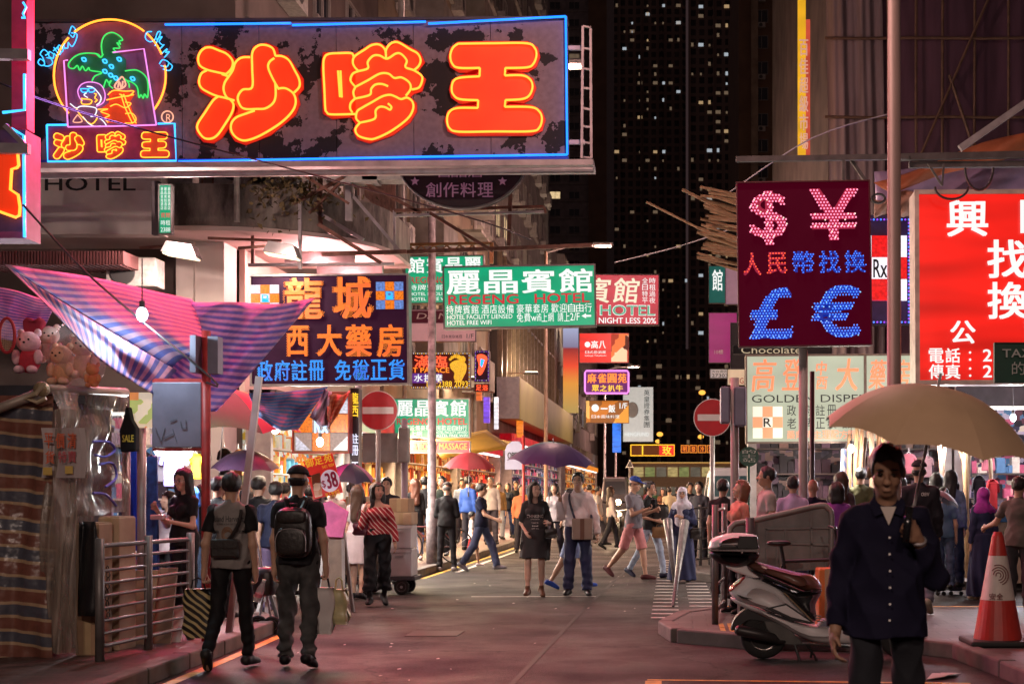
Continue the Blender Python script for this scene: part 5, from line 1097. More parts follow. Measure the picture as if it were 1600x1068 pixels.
def bottom_mesh(p, J, h, fem, o):
    kind = o.get('kind', 'trousers'); t = o.get('t', .012); top = o.get('top', 1.02); ln = o.get('len', 1.)
    pts = np.array([J[k] for k in ('hipL','hipR','knL','knR','anL','anR')] + [np.array((.2,.16,top+.03)), np.array((-.2,-.16,top))]); f = Fld(pts.min(0) - .17, pts.max(0) + .17, h)
    if kind in ('skirt', 'dress'):
        hem = o.get('hem', .5) + min(J['low'], 0) ; mid = (J['knL']+J['knR'])/2; q = np.array((mid[0], mid[1]*(.95-hem)/.45*.7, hem)); wd = o.get('wide', .22)
        f.ell((0,.005,.98), (.158+t,.112+t,.13), None, .04); f.ell((0,0,1.1), (.126+t,.092+t,.12), None, .04); f.cone((0,0,.97), q, .162+t, wd, .05, flat=True, sq=(1,1.15))
        nf = o.get('nf', 9); am = o.get('fold', .012)
        f.warp(lambda x, y, z: am*np.clip((1.0-z)*1.6, 0, 1)*np.sin(nf*np.arctan2(y, x) + 2.2*z + 1.5*np.sin(3*z)))
        f.clip(lambda x, y, z: np.maximum(hem - z, z - top) + 0*x + 0*y); return f.mesh('skirt')
    f.ell((0,.008,.98), (.150+t,.106+t,.125), None, .03); f.ell((0,.0,1.08), (.128+t,.09+t,.1), None, .03)
    if kind == 'wide': wk, wa = .085, .105
    elif kind == 'slim': wk, wa = .055+t*.6, .045+t*.6
    elif kind == 'jogger': wk, wa = .078, .055
    else: wk, wa = .066+t, .056+t
    for sd in 'LR':
        a, b, c = J['hip'+sd], J['kn'+sd], J['an'+sd]; e = min(ln/.5, 1.) if ln < .5 else 1.
        f.cone(a, a + (b-a)*e, .074+t, (wk if ln >= .5 else .084), .035, flat=ln < .5)
        if ln > .5:
            q = (ln-.5)/.5; f.cone(b, b + (c-b)*q, wk, wk+(wa-wk)*q, .03, flat=True)
    am = o.get('fold', .006)
    f.warp(folds(am, 2.3)); 
    f.warp(lambda x, y, z: am*1.1*np.clip((.42-z)*4, 0, 1)*np.sin(60*z + 9*x + 4*np.sin(9*y)))
    f.clip(lambda x, y, z: z - top + 0*x + 0*y); return f.mesh('trousers')
def shoe_mesh(J, sd, h, o):
    a, b, up, fw = J['heel'+sd], J['toe'+sd], J['up'+sd], J['fw'+sd]; f = Fld(np.minimum(a, b) - .11, np.maximum(a, b) + np.array((.11,.11,.16)), min(h, .014))
    f.cone(a + up*.012, b, .043, .036, .02); f.cone(a + up*.01, J['an'+sd] + up*o.get('high', 0.), .042, .040, .03); f.cone(a + fw*.06 + up*.02, b - fw*.03, .046, .040, .02)
    c0 = a - up*.034; f.clip(lambda x, y, z: -((x-c0[0])*up[0] + (y-c0[1])*up[1] + (z-c0[2])*up[2]))
    if o.get('high', 0) <= 0:
        c1 = a + up*.055; f.clip(lambda x, y, z: ((x-c1[0])*up[0] + (y-c1[1])*up[1] + (z-c1[2])*up[2]))
    return f.mesh('shoe')
def hair_mesh(J, h, kind, fem):
    H, R = J['H'], J['RH']; c = H((0,0,1.6)); lo = H((0,0,1.0)) if kind in ('long','hijab','veil') else H((0,0,1.45))
    f = Fld(np.minimum(c, lo) - .24, np.maximum(c, lo) + .24, min(h, .014)); w = .95 if fem else 1.
    hf = lambda x, y, z: tuple(R[0,i]*(x-J['hp'][0]) + R[1,i]*(y-J['hp'][1]) + R[2,i]*(z-J['hp'][2]) for i in range(3))   # head frame, pivot origin
    def cut(yc, zc, wv=.006):
        def fn(x, y, z):
            X, Y, Z = hf(x, y, z); return -np.maximum(Y - yc, Z - (zc - 1.50) - .008*np.cos(X*30) - wv*np.sin(X*90+1))
        f.clip(fn)
    T = J['T']
    if kind in ('hijab', 'veil'):
        f.ell(H((0,.014,1.63)), (.094,.112,.108), R, .03); f.ell(H((0,-.015,1.555)), (.082,.092,.085), R, .03); f.cone(H((0,.0,1.53)), T((0,-.01,1.40)), .085, .15, .05, sq=(1,1.1)); f.cone(T((-.12,.0,1.36)), T((.12,.0,1.36)), .085, .085, .06)
        if kind == 'veil': f.cone(T((0,-.06,1.33)), T((0,-.06,1.10)), .10, .13, .05); f.cone(T((0,.05,1.36)), T((0,.06,1.15)), .13, .15, .05)
        f.warp(folds(.006, .7)); f.ell(H((0,-.125,1.592)), (.054,.085,.074), R, .012, 's'); return f.mesh('headscarf')
    if kind == 'bald': return None
    g = .010 if kind in ('crop','cap') else .017
    f.ell(H((0,.018,1.636)), (.074*w+g,.094+g,.09+g), R, .02)
    if kind in ('short', 'crop'):
        f.ell(H((0,-.04,1.70)), (.058,.045,.028), R, .03) if kind == 'short' else None
        f.warp(lambda x, y, z: .005*np.sin(70*x+20*z)*np.sin(60*y+30*z)); cut(-.045, 1.672); cut(.035, 1.585)
        f.clip(lambda x, y, z: -(hf(x,y,z)[2] - .055 - .25*np.minimum(hf(x,y,z)[1]-.05, 0)*0 + 0))
    elif kind in ('long', 'bob', 'pony', 'bun'):
        e = 1.22 if kind == 'long' else 1.46
        if kind in ('long', 'bob'):
            f.cone(H((0,.05,1.62)), T((0,.09,e)) if kind == 'long' else H((0,.05,e+.03)), .088, .075 if kind == 'long' else .085, .04, sq=(.85,1.3))
            for sg in (1,-1):
                f.cone(H((sg*.07,.0,1.64)), H((sg*.082,-.01,1.50)), .03, .034, .03)
                if kind == 'long': f.cone(H((sg*.082,-.005,1.52)), T((sg*.085,-.05,1.27)), .036, .026, .03)
        else: f.ell(H((0,.105,1.66 if kind == 'pony' else 1.70)), (.045,.045,.045), R, .02)
        if kind == 'pony': f.cone(H((0,.12,1.65)), H((0,.13,1.45)), .035, .015, .02)
        f.warp(lambda x, y, z: .006*np.sin(55*x+4*np.sin(9*z))*np.sin(50*y+3*z)); cut(-.035, 1.672)
        if kind == 'pony' or kind == 'bun': cut(.03, 1.60)
    elif kind == 'cap':
        cut(.03, 1.60); f.clip(lambda x, y, z: -(hf(x,y,z)[2]-.06)); f.clip(lambda x, y, z: hf(x,y,z)[2]-.13)
    return f.mesh('hair')
def cap_mesh(J, h, back=False):
    H, R = J['H'], J['RH']; c = H((0,0,1.66)); f = Fld(c-.26, c+.26, min(h, .014)); f.ell(H((0,.014,1.645)), (.098,.115,.108), R, .01)
    f.clip(lambda x, y, z: -((R[0,2]*(x-J['hp'][0]) + R[1,2]*(y-J['hp'][1]) + R[2,2]*(z-J['hp'][2])) - .165))
    f.ell(H((0,-.125,1.668)), (.07,.085,max(.009, h*.75)), R, .008); return f.mesh('cap')
SK = {k: mat('skin_'+k, c, rough=.5, var=.08, scale=14, spec=.35) for k, c in (('fair',(.58,.36,.27)),('tan',(.43,.25,.17)),('mid',(.50,.30,.21)),('deep',(.26,.14,.09)),('tan_shaded',(.30,.165,.105)))}  # last tone has the umbrella's shade put into the skin colour
HAIR = {k: mat('hair_'+k, c, rough=.42, var=.3, scale=60, bump=.4, stretch=(6,6,.6)) for k, c in (('black',(.012,.010,.010)),('brown',(.05,.026,.016)),('red',(.12,.04,.02)),('grey',(.16,.15,.14)),('auburn',(.17,.075,.035)))}
eye_w = mat('eye_white', (.6,.57,.54), rough=.2, var=0); eye_d = mat('eye_dark', (.012,.009,.008), rough=.15, var=0); lip_m = mat('lips', (.40,.13,.11), rough=.4, var=0); lip_r = mat('lips_red', (.45,.03,.03), rough=.35, var=0)
_CL = {}
def cl(hexc, rough=.75, var=.12, scale=9, bump=.12):
    k = 'cloth_%s' % hexc.strip('#')
    return mat(k, hexc, rough=rough, var=var, scale=scale, bump=bump, spec=.3)
_GEO = {}
def cached(key, fn):
    k = repr(key)
    if k not in _GEO: _GEO[k] = fn()
    return _GEO[k]
def person(label, px, Y, H=1.7, yaw=0, z=0., h=.018, skin='mid', hair=('short','black'), top=None, bot=None, shoes='#111111', pose=None, fem=False, face=None, sleeves=None, cap=None, glasses=False, group=None, lipm=None, belly=0., inner=None):
    p = dict(pose or {}); p['fem'] = fem; p['belly'] = belly
    if top and top.get('m') is not None and not top.get('offsh'): p['cov'] = 1
    if bot and bot.get('m') is not None and bot.get('kind') not in ('skirt','dress'): p['covl' if bot.get('len',1) > .6 else 'covt'] = 1
    J = skel(p); s = H/1.735
    t = thing('person', label, 'person', (XX(px, Y), Y, z - J['low']*s), group); t.scale = (s,s,s); t.rotation_euler = (0,0,math.radians(yaw)); h = h/s
    def part(name, me, m):
        if me is None or not len(me.vertices): return None
        if not me.materials: me.materials.append(m)
        o = bpy.data.objects.new(name, me); COL.objects.link(o); o.parent = t
        if me.materials[0] != m: o.material_slots[0].link = 'OBJECT'; o.material_slots[0].material = m
        return o
    pk = (p, round(h,4), fem)
    t_parts = {}
    part('body', cached(('b', pk), lambda: body_mesh(p, J, h, fem)), SK[skin])
    top = dict(top or {}); bot = dict(bot or {}); tm = top.pop('m', None); bm_ = bot.pop('m', None)
    if tm is not None:
        nm = top.pop('name', 'shirt')
        if sleeves is not None:
            t_parts['top'] = part(nm, cached(('t', pk, top, 'torso'), lambda: top_mesh(p, J, h, fem, top, 'torso')), tm); [part('sleeve', cached(('t', pk, top, 'sl', sd), lambda: top_mesh(p, J, h, fem, dict(top, t=top.get('t',.012)+.002), 'sleeves', sd)), sleeves) for sd in 'LR']
        else: t_parts['top'] = part(nm, cached(('t', pk, top), lambda: top_mesh(p, J, h, fem, top)), tm)
    if bm_ is not None:
        kd = bot.get('kind', 'trousers'); part('skirt' if kd in ('skirt','dress') else 'shorts' if bot.get('len', 1) < .5 else 'trousers', cached(('d', pk, bot), lambda: bottom_mesh(p, J, h, fem, bot)), bm_)
    if shoes:
        so = shoes if isinstance(shoes, dict) else {'c': shoes}
        for sd in 'LR': part('shoe', cached(('s', pk, sd, so.get('high', 0)), lambda: shoe_mesh(J, sd, h, so)), cl(so['c'], .5))
    if hair[0] != 'bald': part('headscarf' if hair[0] in ('hijab','veil') else 'hair', cached(('h', pk, hair[0]), lambda: hair_mesh(J, h, hair[0], fem)), hair[1] if not isinstance(hair[1], str) else HAIR[hair[1]])
    if cap is not None: part('cap', cached(('c', pk), lambda: cap_mesh(J, h)), cap)
    if face:
        Hh = J['H']; Rq = J['RH']
        def lump(name, c, r, m, n=10):
            b = MB().ball((0,0,0), r, n, 6); b.v = [tuple(Hh(np.array(c)) + Rq @ np.array(v)) for v in b.v]; part(name, b.mesh(name, None, True), m)
        for sg in (1,-1):
            lump('eye', (sg*.0315,-.0795,1.616), (.0125,.009,.006 if face != 'dim' else .0045), eye_w if face != 'dim' else HAIR['brown']); lump('iris', (sg*.0315,-.0862,1.616), (.006,.003,.0058), eye_d)
            lump('eyelid', (sg*.0315,-.0822,1.6225), (.0150,.008,.0026), eye_d); lump('eyebrow', (sg*.034,-.0865,1.643), (.019,.007,.0042), HAIR['black'])
        lump('lips', (0,-.0945,1.5465), (.020,.0065,.0075), lipm or lip_m)
        if face == 'smile': lump('teeth', (0,-.099,1.5478), (.014,.003,.0035), eye_w)
    if glasses:
        b = MB()
        for sg in (1,-1):
            b.tube([tuple(J['H']((sg*.033+.022*math.cos(a), -.108, 1.615+.017*math.sin(a)))) for a in [i*math.pi/6 for i in range(12)]], .0025, 5, True); b.tube([tuple(J['H']((sg*.055,-.106,1.618))), tuple(J['H']((sg*.08,.0,1.615)))], .0022, 5)
        b.tube([tuple(J['H']((-.011,-.108,1.617))), tuple(J['H']((.011,-.108,1.617)))], .0025, 5); part('glasses', b.mesh('glasses'), mat('spectacle_frame', (.02,.015,.015), rough=.3, var=0))
    t['_s'] = s
    loc = lambda q: Vector(t.location) + Matrix.Rotation(math.radians(yaw), 3, 'Z') @ (Vector([float(c) for c in q])*s)
    return t, J, loc, t_parts
def print_on(o, s, rect, m, side=-1, bold=.012, name='print', off=.006):
    """flat print that follows the cloth; rect in the garment's own metres (x0,x1,z0,z1), side -1 front, +1 back"""
    me = o.data; bv = BVHTree.FromPolygons([v.co[:] for v in me.vertices], [p.vertices[:] for p in me.polygons]); v, f = text2d(s, bold); x0, x1, z0, z1 = rect; out = []
    for q in v:
        u = q[0] if side < 0 else 1-q[0]; x = x0+(x1-x0)*u; z = z0+(z1-z0)*q[1]; hit = bv.ray_cast(Vector((x, side*1.0, z)), Vector((0,-side,0)))[0]
        out.append((x, (hit.y if hit is not None else side*.12) + side*off, z))
    b = MB(); b.v = out; b.f = list(f); k = bpy.data.objects.new(name, b.mesh(name, m)); COL.objects.link(k); k.parent = o; return k
# ------------------------------------------------------------------ poses
STAND = {}
WALK = dict(legL=(18,8,0,.02), legR=(-14,-26,30,.02), armL=((.16,.22,-1),(.05,.02,-1)), armR=((-.16,-.12,-1),(-.04,-.4,-1)))
WALK2 = dict(legR=(18,8,0,.02), legL=(-14,-26,30,.02), armR=((-.16,.22,-1),(-.05,.02,-1)), armL=((.16,-.12,-1),(.04,-.4,-1)))
PHONE = dict(armR=((-.12,-.15,-1),(.25,-1,.35)), armL=((.14,0,-1),(-.3,-1,.1)), head=(0,14), handR=dict(curl=45, n=(0,0,1)), handL=dict(curl=45, n=(0,0,1)))
CROSS = dict(armR=((-.14,-.1,-1),(.8,-.7,.1)), armL=((.14,-.1,-1),(-.8,-.75,-.05)))
# ================================================================== LAMPS, POSTS, SHOPS, STALLS
galv = mat('galvanised_steel', (.34,.31,.30), rough=.45, metal=.55, var=.2, scale=5)
lens = glow('street_lamp_lens', (1,.80,.58), 3.0)
def street_lamp(label, x, y, h, arm, power, r=.075, col=(1,.55,.48), pm=None, spot=150):
    t = thing('street_lamp', label, 'street lamp', (x, y, 0))
    MB().tube([(x,y,0),(x,y,1.2),(x,y,1.21),(x,y,h)], [r*1.35,r*1.35,r,r*.8], 14).build('post', pm or galv, t, smooth=True)
    MB().tube([(x,y,h-.05),(x+arm*.4,y,h+.18),(x+arm,y,h+.22)], .04, 8).build('arm', galv, t)
    MB().box(x+arm-.35,x+arm+.35,y-.14,y+.14,h+.17,h+.30).build('lamp_head', galv, t, bevel=.03)
    MB().box(x+arm-.3,x+arm+.3,y-.11,y+.11,h+.15,h+.169).build('lens', lens, t)
    if power: lamp('POINT', (x+arm,y,h+.02), power*.23, col, .2, parent=t)
    return t
big = mat('weathered_lamp_post', (.19,.15,.13), rough=.55, metal=.2, var=.2, scale=3, stretch=(1,1,.2))
street_lamp('thick weathered lamp post rising behind the beige umbrella', XX(1397,15.2), 15.2, 9.4, -2.2, 4200, .078, pm=big)
street_lamp('stickered post with an added lamp head by the bicycle on the left kerb', XX(675,27.6), 27.6, 9.6, 2.6, 4600, .082, pm=mat('stickered_post', (.17,.145,.15), rough=.6, var=.6, scale=9, detail=8))  # pole given an added arm and lamp head to light the road
street_lamp('tall slender orange post with an added lamp head at the yellow canopy on the left', XX(853,50), 50, 10, 2.0, 5200, .07, pm=mat('orange_post', (.22,.15,.10), var=.2))  # plain orange pole; arm and lamp head added to light the street
street_lamp('lamp post with a short arm by the white company signboard', XX(945,80), 80, 8.4, 1.6, 4500, .08)
street_lamp('lamp post on the right footway by the netted scaffold', 4.0, 62, 8.6, -1.6, 4500, .08)
street_lamp('far lamp post near the wide yellow neon', XX(962,115), 115, 8.2, 2.4, 4500, .1)
street_lamp('unseen street lamp added on the left kerb behind the viewpoint', -5.2, -5.0, 7.6, 1.6, 8000, .075, col=(1,.74,.62))  # this lamp and the next are unseen, added to light the foreground
street_lamp('unseen street lamp added on the right pavement behind the viewpoint', 4.2, -9.0, 7.6, -1.4, 7000, .075, col=(1,.74,.62))
for px, py, y in ((1097,613,150),(1031,678,160),(1028,689,190),(1095,682,170)):
    x = XX(px,y); z = ZZ(py,y); t = thing('street_lamp', {613:'distant orange street lamp highest above the right no entry sign',678:'distant orange lamp above the wide yellow neon',689:'lower distant orange lamp over the wide yellow neon',682:'distant orange lamp beside the right no entry sign'}[py], 'street lamp', (x,y,0))
    MB().cyl((x,y,0),(x,y,z),.09,6).build('post', galv, t); MB().ball((x,y,z), (.36,.36,.26)).build('globe', glow('orange_globe', (1,.42,.06), 1.6), t)
def post(name, label, px, y0, y1, Y, r, m, cat='post', z0=0.):
    a = Vector((XX(px,Y), Y, z0)); t = thing(name, label, cat, a); b = P(px, y0, Y); MB().tube([a, Vector((a.x, a.y, b.z))], r, 12).build('post', m, t, smooth=True); return t
redpost = mat('red_painted_post', (.36,.03,.03), rough=.5, var=.3, scale=9); plate = mat('plate_back', (.20,.19,.27), rough=.5, metal=.2, var=.2, scale=4)
t = post('sign_post', 'red post carrying blank sign plates in front of the striped awning', 322, 517, 0, 13.2, .042, redpost, z0=.13)
MB().box(XX(239,13.2), XX(316,13.2), 13.17, 13.2, ZZ(699,13.2), ZZ(597,13.2)).build('plate', plate, t, bevel=.01)
b = MB().box(XX(238,13.2), XX(322,13.2), 13.2, 13.24, ZZ(597,13.2), ZZ(591,13.2)).box(XX(238,13.2), XX(322,13.2), 13.2, 13.24, ZZ(704,13.2), ZZ(699,13.2)); b.build('crossbar', redpost, t)
MB().box(XX(308,13.2), XX(317,13.2), 13.0, 13.2, ZZ(584,13.2), ZZ(527,13.2)).build('plate', plate, t); MB().box(XX(327,13.2), XX(343,13.2), 13.15, 13.3, ZZ(584,13.2), ZZ(526,13.2)).build('plate', plate, t)
gr = MB()
for x0, y0, x1, y1 in ((243,668,252,690),(252,690,258,668),(256,684,272,676),(270,670,276,690),(282,658,284,668),(284,668,291,668),(291,668,290,656),(266,658,276,654)): gr.obox(P(x0,y0,13.16), P(x1,y1,13.16), .008, .004)
gr.build('scrawl', mat('grey_scrawl', (.12,.12,.16), var=0), t)
post('steel_post', 'plain grey steel post nearest the tarpaulin stall', 197, 690, 0, 13.5, .038, galv, z0=.13); post('steel_post', 'grey steel post with stickers beside the blue cloth', 221, 660, 0, 13.6, .042, galv, z0=.13)
t = thing('canopy_pole', 'pale slanting aluminium pole holding up the striped awnings', 'pole', (XX(360,14), 14, .13)); MB().obox((XX(358,14),14,.13), P(405,588,14), .062, .05, (0,1,0)).build('pole', mat('aluminium', (.42,.36,.36), rough=.4, metal=.5, var=.15), t)
sred = mat('sign_red', (.48,.012,.02), rough=.4, var=.12, scale=5); swhite = mat('sign_white', (.72,.68,.66), rough=.4, var=.05)
def no_entry(label, px, py, r, Y, pm):
    t = post('no_entry_sign', label, px, py-r, 0, Y+.05, .038, pm, 'road sign', .13); k = Y/F; c = P(px,py,Y)
    MB().lathe([(r*k,0),(r*k,-.012)], c, 40, 'y').build('rim', swhite, t); MB().lathe([(r*k*.955,-.0125),(r*k*.955,-.016)], c, 40, 'y').build('disc', sred, t)
    MB().box(c.x-r*k*.78, c.x+r*k*.78, Y-.021, Y-.017, c.z-r*k*.17, c.z+r*k*.17).build('bar', swhite, t); return t
no_entry('round red no entry sign on the left below the pharmacy LED wall', 591, 641, 31, 21.8, galv)
no_entry('round red no entry sign on the right beside the grey signal box', 1113, 652, 29.5, 22.6, galv)
t = post('signal_post', 'grey post with a pair of blank signal backs left of the stickered post', 632, 655, 0, 23, .05, mat('mauve_post', (.38,.30,.36), var=.2), z0=.13)
MB().box(XX(566,23), XX(621,23), 23, 23.05, ZZ(722,23), ZZ(676,23)).build('plate', mat('grey_plate', (.30,.29,.28), var=.15), t); MB().box(XX(626,23), XX(641,23), 22.8, 23, ZZ(722,23), ZZ(668,23)).build('signal_box', mat('grey_plate', (.3,.29,.28)), t, bevel=.02)
post('steel_post', 'purple grey post between the orange LED panel and the left no entry sign', 560, 602, 0, 21.4, .05, mat('mauve_post', (.38,.3,.36)), z0=.13)
t = post('signal_post', 'pale post with grey signal boxes right of the right no entry sign', 1148, 590, 0, 17, .05, mat('pale_post', (.30,.27,.26), var=.15), z0=.13)
MB().box(XX(1125,17), XX(1140,17), 16.8, 17.05, ZZ(662,17), ZZ(605,17)).build('signal_box', plate, t, bevel=.02); MB().box(XX(1146,17), XX(1165,17), 16.85, 17.1, ZZ(666,17), ZZ(605,17)).build('signal_box', plate, t, bevel=.02)
t = post('sign_post', 'light grey post holding up the money exchange board', 1255, 543, 0, 17.1, .055, mat('pale_post', (.48,.42,.4)), z0=.13); MB().box(XX(1247,17.1), XX(1263,17.1), 17.03, 17.034, ZZ(797,17.1), ZZ(788,17.1)).build('sticker', swhite, t)
post('steel_post', 'thin dark post beside the money board post', 1269, 580, 0, 18, .03, darkframe, z0=.13)
t = post('sign_post', 'red thin post with a pale round topped plate beside the purple umbrella', 818, 680, 0, 33, .035, redpost, z0=.13)
MB().poly([P(x, y, 33) for x, y in ((789,733),(789,703),(792,695),(800,689),(811,689),(816,696),(817,733))], (0,.05,0)).build('plate', mat('pale_blue_plate', (.34,.34,.48), var=.08, emis=(.6,.6,.9), es=.06), t); latin(t, 'OPEN', (793,706,813,716), 32.98, mat('black_letter', (.02,.02,.02)), .03)
t = post('round_sign', 'round dark green sign on a thin green post before the white van', 1170, 710, 0, 21.5, .02, mat('green_post', (.02,.08,.05)), 'road sign', .13)
MB().lathe([(15.5*21.5/F,0),(15.5*21.5/F,-.02)], P(1170,713,21.5), 24, 'y').build('disc', mat('green_enamel', (.01,.075,.045)), t); letters(t, '的士站', (1160,702,1181,722), 21.47, mat('pale_print', (.5,.55,.5)), .01, True)
t = post('warning_sign', 'small triangular road sign on a post over the far crossing', 984, 718, 0, 45, .03, galv, 'road sign', .0); MB().poly([P(984,717,44.9), P(977.5,730,44.9), P(990.5,730,44.9)], (0,.03,0)).build('plate', swhite, t); MB().poly([P(984,719.5,44.87), P(979.5,729,44.87), P(988.5,729,44.87)], (0,.02,0)).build('face', darkframe, t)
for q, lab in (([(0,130),(160,185),(700,330),(830,375)], 'thin black cable slanting across the big neon sign'), ([(36,320),(150,440),(330,590),(322,597)], 'black rope tied from the left edge to the red post'), ([(960,410),(1060,385),(1150,355)], 'pale cable strung to the bamboo poles on the right'), ([(100,350),(215,305),(300,292)], 'thin wire over the HOTEL fascia'), ([(1140,300),(1270,215),(1400,175)], 'pale thin wire over the money board')):
    Yc = 19.6 if 'neon' in lab else 12.9 if 'rope' in lab else 24
    tag(MB().tube([P(x, y, Yc) for x, y in spline(q, False, 5)], .011 if Yc < 19 else .012, 5).build('cable', mat('black_cable', (.015,.012,.015), var=0) if 'pale' not in lab else steel), lab, 'cable')
for k, (px, py, rx, ry) in enumerate(((1487,292,26,38),(1530,262,22,70),(1373,310,10,14))):
    tag(MB().tube([P(px+rx*math.cos(a), py+ry*.5*math.sin(a)*(1 if k else 1), 19.5) for a in ([i*math.pi/12 for i in range(13)] if k < 2 else [i*math.pi/12 for i in range(25)])], .018, 5).build('cable', mat('black_cable', (.015,.012,.015))), ['drooping black cable over the left corner of the red light box','longest black cable looping over the red light box','small coil of cable beside the money board'][k], 'cable')
# ------------------------------------------------------------------ shopfronts
goods = {'pharm': ['#f2efe2','#e8c14a','#d9eef2','#ef8a2a','#f7f4ea','#58a7c4','#c94a3a','#f3e7b0'], 'warm': ['#f0a93a','#ffd98a','#d8602a','#8a3a18','#ffe9b8','#c98a2e','#5a2412'], 'red': ['#d83028','#f0c060','#7a1a18','#ffb080','#a04028','#402018'], 'mix': ['#c8b8d0','#3a3450','#d06080','#5a80a8','#e0d0c0','#6a3848','#28202c'], 'dark': ['#3a2e34','#5c4450','#1c161c','#745868','#30262e','#8a6a60','#241c22','#46404c']}
def shop(name, label, face, a, b, wall, z1, key, power, col, fascia=None, em=.55, z0=.13, sc=7., ceil=1.6):
    """a lit shop: stocked shelves, side piers, fluorescent strip, fascia"""
    E = face == 'E'; W_ = face == 'W'
    def bx(m, u0, u1, d0, d1, za, zb):     # u along the wall, d out from it
        return m.box(wall+d0, wall+d1, u0, u1, za, zb) if E else m.box(wall-d1, wall-d0, u0, u1, za, zb) if W_ else m.box(u0, u1, wall-d1, wall-d0, za, zb)
    o = Vector((wall, (a+b)/2, z0)) if E or W_ else Vector(((a+b)/2, wall, z0)); t = thing(name, label, 'shop', o)
    bx(MB(), a, b, .01, .06, z0, z1-.35).build('stocked_back', cells('goods_%s_%g' % (key, em), goods[key], sc, emis=em, stretch=(1,1,1.3)), t)  # shop light put into the stock as emission of its own colours
    shm = mat('shelf_board', (.55,.50,.45), var=.1) if em > .2 else mat('dark_shelf', (.10,.07,.06), var=.2); n = int((z1-z0-.6)/.45)
    for i in range(n): bx(MB(), a+.05, b-.05, .06, .38, z0+.35+i*.45, z0+.38+i*.45).build('shelf', shm, t)
    r = random.Random(sum(map(ord, label))); cols = [mat('goods_%s_%d' % (key, i), c, var=.15, scale=20, emis=srgb(c), es=em*.35) for i, c in enumerate(goods[key])]  # goods glow faintly too, standing in for the shop light
    bm = [MB() for _ in cols]
    for i in range(n):
        u = a+.1
        while u < b-.3:
            w = r.uniform(.05,.2); hh = r.uniform(.10,.33); bx(bm[r.randrange(len(cols))], u, u+w*.92, .12, r.uniform(.26,.37), z0+.385+i*.45, z0+.385+i*.45+hh); u += w
    for q, m in zip(bm, cols):
        if q.v: tag(q.build('goods', m, t), kind='stuff')
    for u in (a, b-.15): bx(MB(), u, u+.15, .01, .5, z0, z1).build('pier', mat('shop_pier', (.38,.34,.32), var=.2), t)
    bx(MB(), a, b, .01, .6, z1-.34, z1).build('fascia', fascia or mat('dark_fascia', (.08,.06,.07), var=.2), t)
    bx(MB(), a+.2, b-.2, .42, .5, z1-.40, z1-.345).build('light_strip', glow('fluorescent', (1,.95,.88), ceil), t)
    if power:
        rot = (0, math.radians(-55), 0) if E else (0, math.radians(55), 0) if W_ else (math.radians(-55), 0, 0)
        d = .75; loc = (wall+d, (a+b)/2, z1-.45) if E else (wall-d, (a+b)/2, z1-.45) if W_ else ((a+b)/2, wall-d, z1-.45)
        lamp('AREA', loc, power, col, .4 if E or W_ else (b-a)*.9, (b-a)*.9 if E or W_ else .4, rot, parent=t, name='shop_light')
    return t
crim = uneven_glow('crimson_fascia', (.65,.01,.02), .8, 1.5, .3); orf = uneven_glow('orange_fascia', (.9,.25,.02), .85, 1.5, .3)
shop('pharmacy_shop', 'brightly stocked pharmacy shopfront on the corner behind the market crowd', 'E', 24.7, 30.2, -7.58, 3.3, 'pharm', 800, (1,.90,.78), em=.5, ceil=2.4)
shop('snack_shop', 'shop with orange goods beyond the corner pharmacy', 'E', 30.6, 35.6, -7.58, 3.2, 'warm', 700, (1,.72,.42), crim, em=.42)
shop('massage_shop', 'glowing orange shopfront behind the red umbrella', 'E', 36.6, 45, -7.48, 3.4, 'warm', 700, (1,.66,.36), orf, em=.5)
shop('gift_shop', 'reddish shopfront past the orange one on the left', 'E', 45.5, 55.8, -7.48, 3.3, 'red', 950, (1,.55,.35), crim, em=.42)
shop('department_shop', 'long mixed shopfront under the yellow canopy', 'E', 57, 81, -7.18, 3.9, 'mix', 900, (1,.78,.62), crim, em=.4)
shop('arcade_shop', 'far warm shopfront beyond the yellow canopy', 'E', 86.5, 120, -7.38, 3.6, 'warm', 900, (1,.7,.45), orf, em=.6)
shop('side_street_stall', 'clothes stall wall behind the hanging garments in the side street', 'S', -13, -7.9, 24.3, 3.2, 'mix', 260, (1,.8,.85), em=.55, ceil=2.2)
shop('far_shop', 'warm shopfront on the right of the street past the white van', 'W', 39, 60, 4.0, 3.4, 'warm', 500, (1,.72,.5), crim, em=.6)
shop('market_stall', 'dim cluttered shop under the dispensary light box', 'S', 1.25, 4.9, 26, 3.0, 'dark', 160, (1,.78,.72), em=.05, sc=8)
shop('bag_shop', 'shop with hanging bags and bright glass kiosk at the right edge', 'S', 4.95, 9.5, 26, 3.4, 'mix', 260, (.9,.85,1), em=.16, sc=8)
# lit upper cabinet lights behind the beige block (sale banners over the far left shops)
for k, (px, py, w, hh, Y, c, tx) in enumerate(((700,690,20,8,44,(.9,.1,.05),'SALE'),(812,660,10,46,58,(1,.25,.02),''),(760,640,9,40,46,(.25,.1,.9),''),(775,645,6,50,48,(.9,.9,1),''),(748,612,8,26,44,(1,.2,.05),''))):
    t = thing('lit_sign', ['small red sale sign over the orange shop','orange barred vertical sign under the yellow canopy','blue violet vertical light sign left of the canopy','thin white vertical light sign left of the canopy','short orange vertical sign under the small foot sign'][k], 'sign', P(px,py+hh/2,Y))
    MB().box(XX(px-w/2,Y), XX(px+w/2,Y), Y, Y+.2, ZZ(py+hh/2,Y), ZZ(py-hh/2,Y)).build('sign_face', uneven_glow('lit_sheet_%d' % k, c, .9, 3, .5), t)
    if tx: latin(t, tx, (px-w*.4,py-hh*.35,px+w*.4,py+hh*.35), Y-.02, whitel, .03)
yaw_ = mat('yellow_canvas', (.62,.40,.06), rough=.7, var=.15, scale=2)
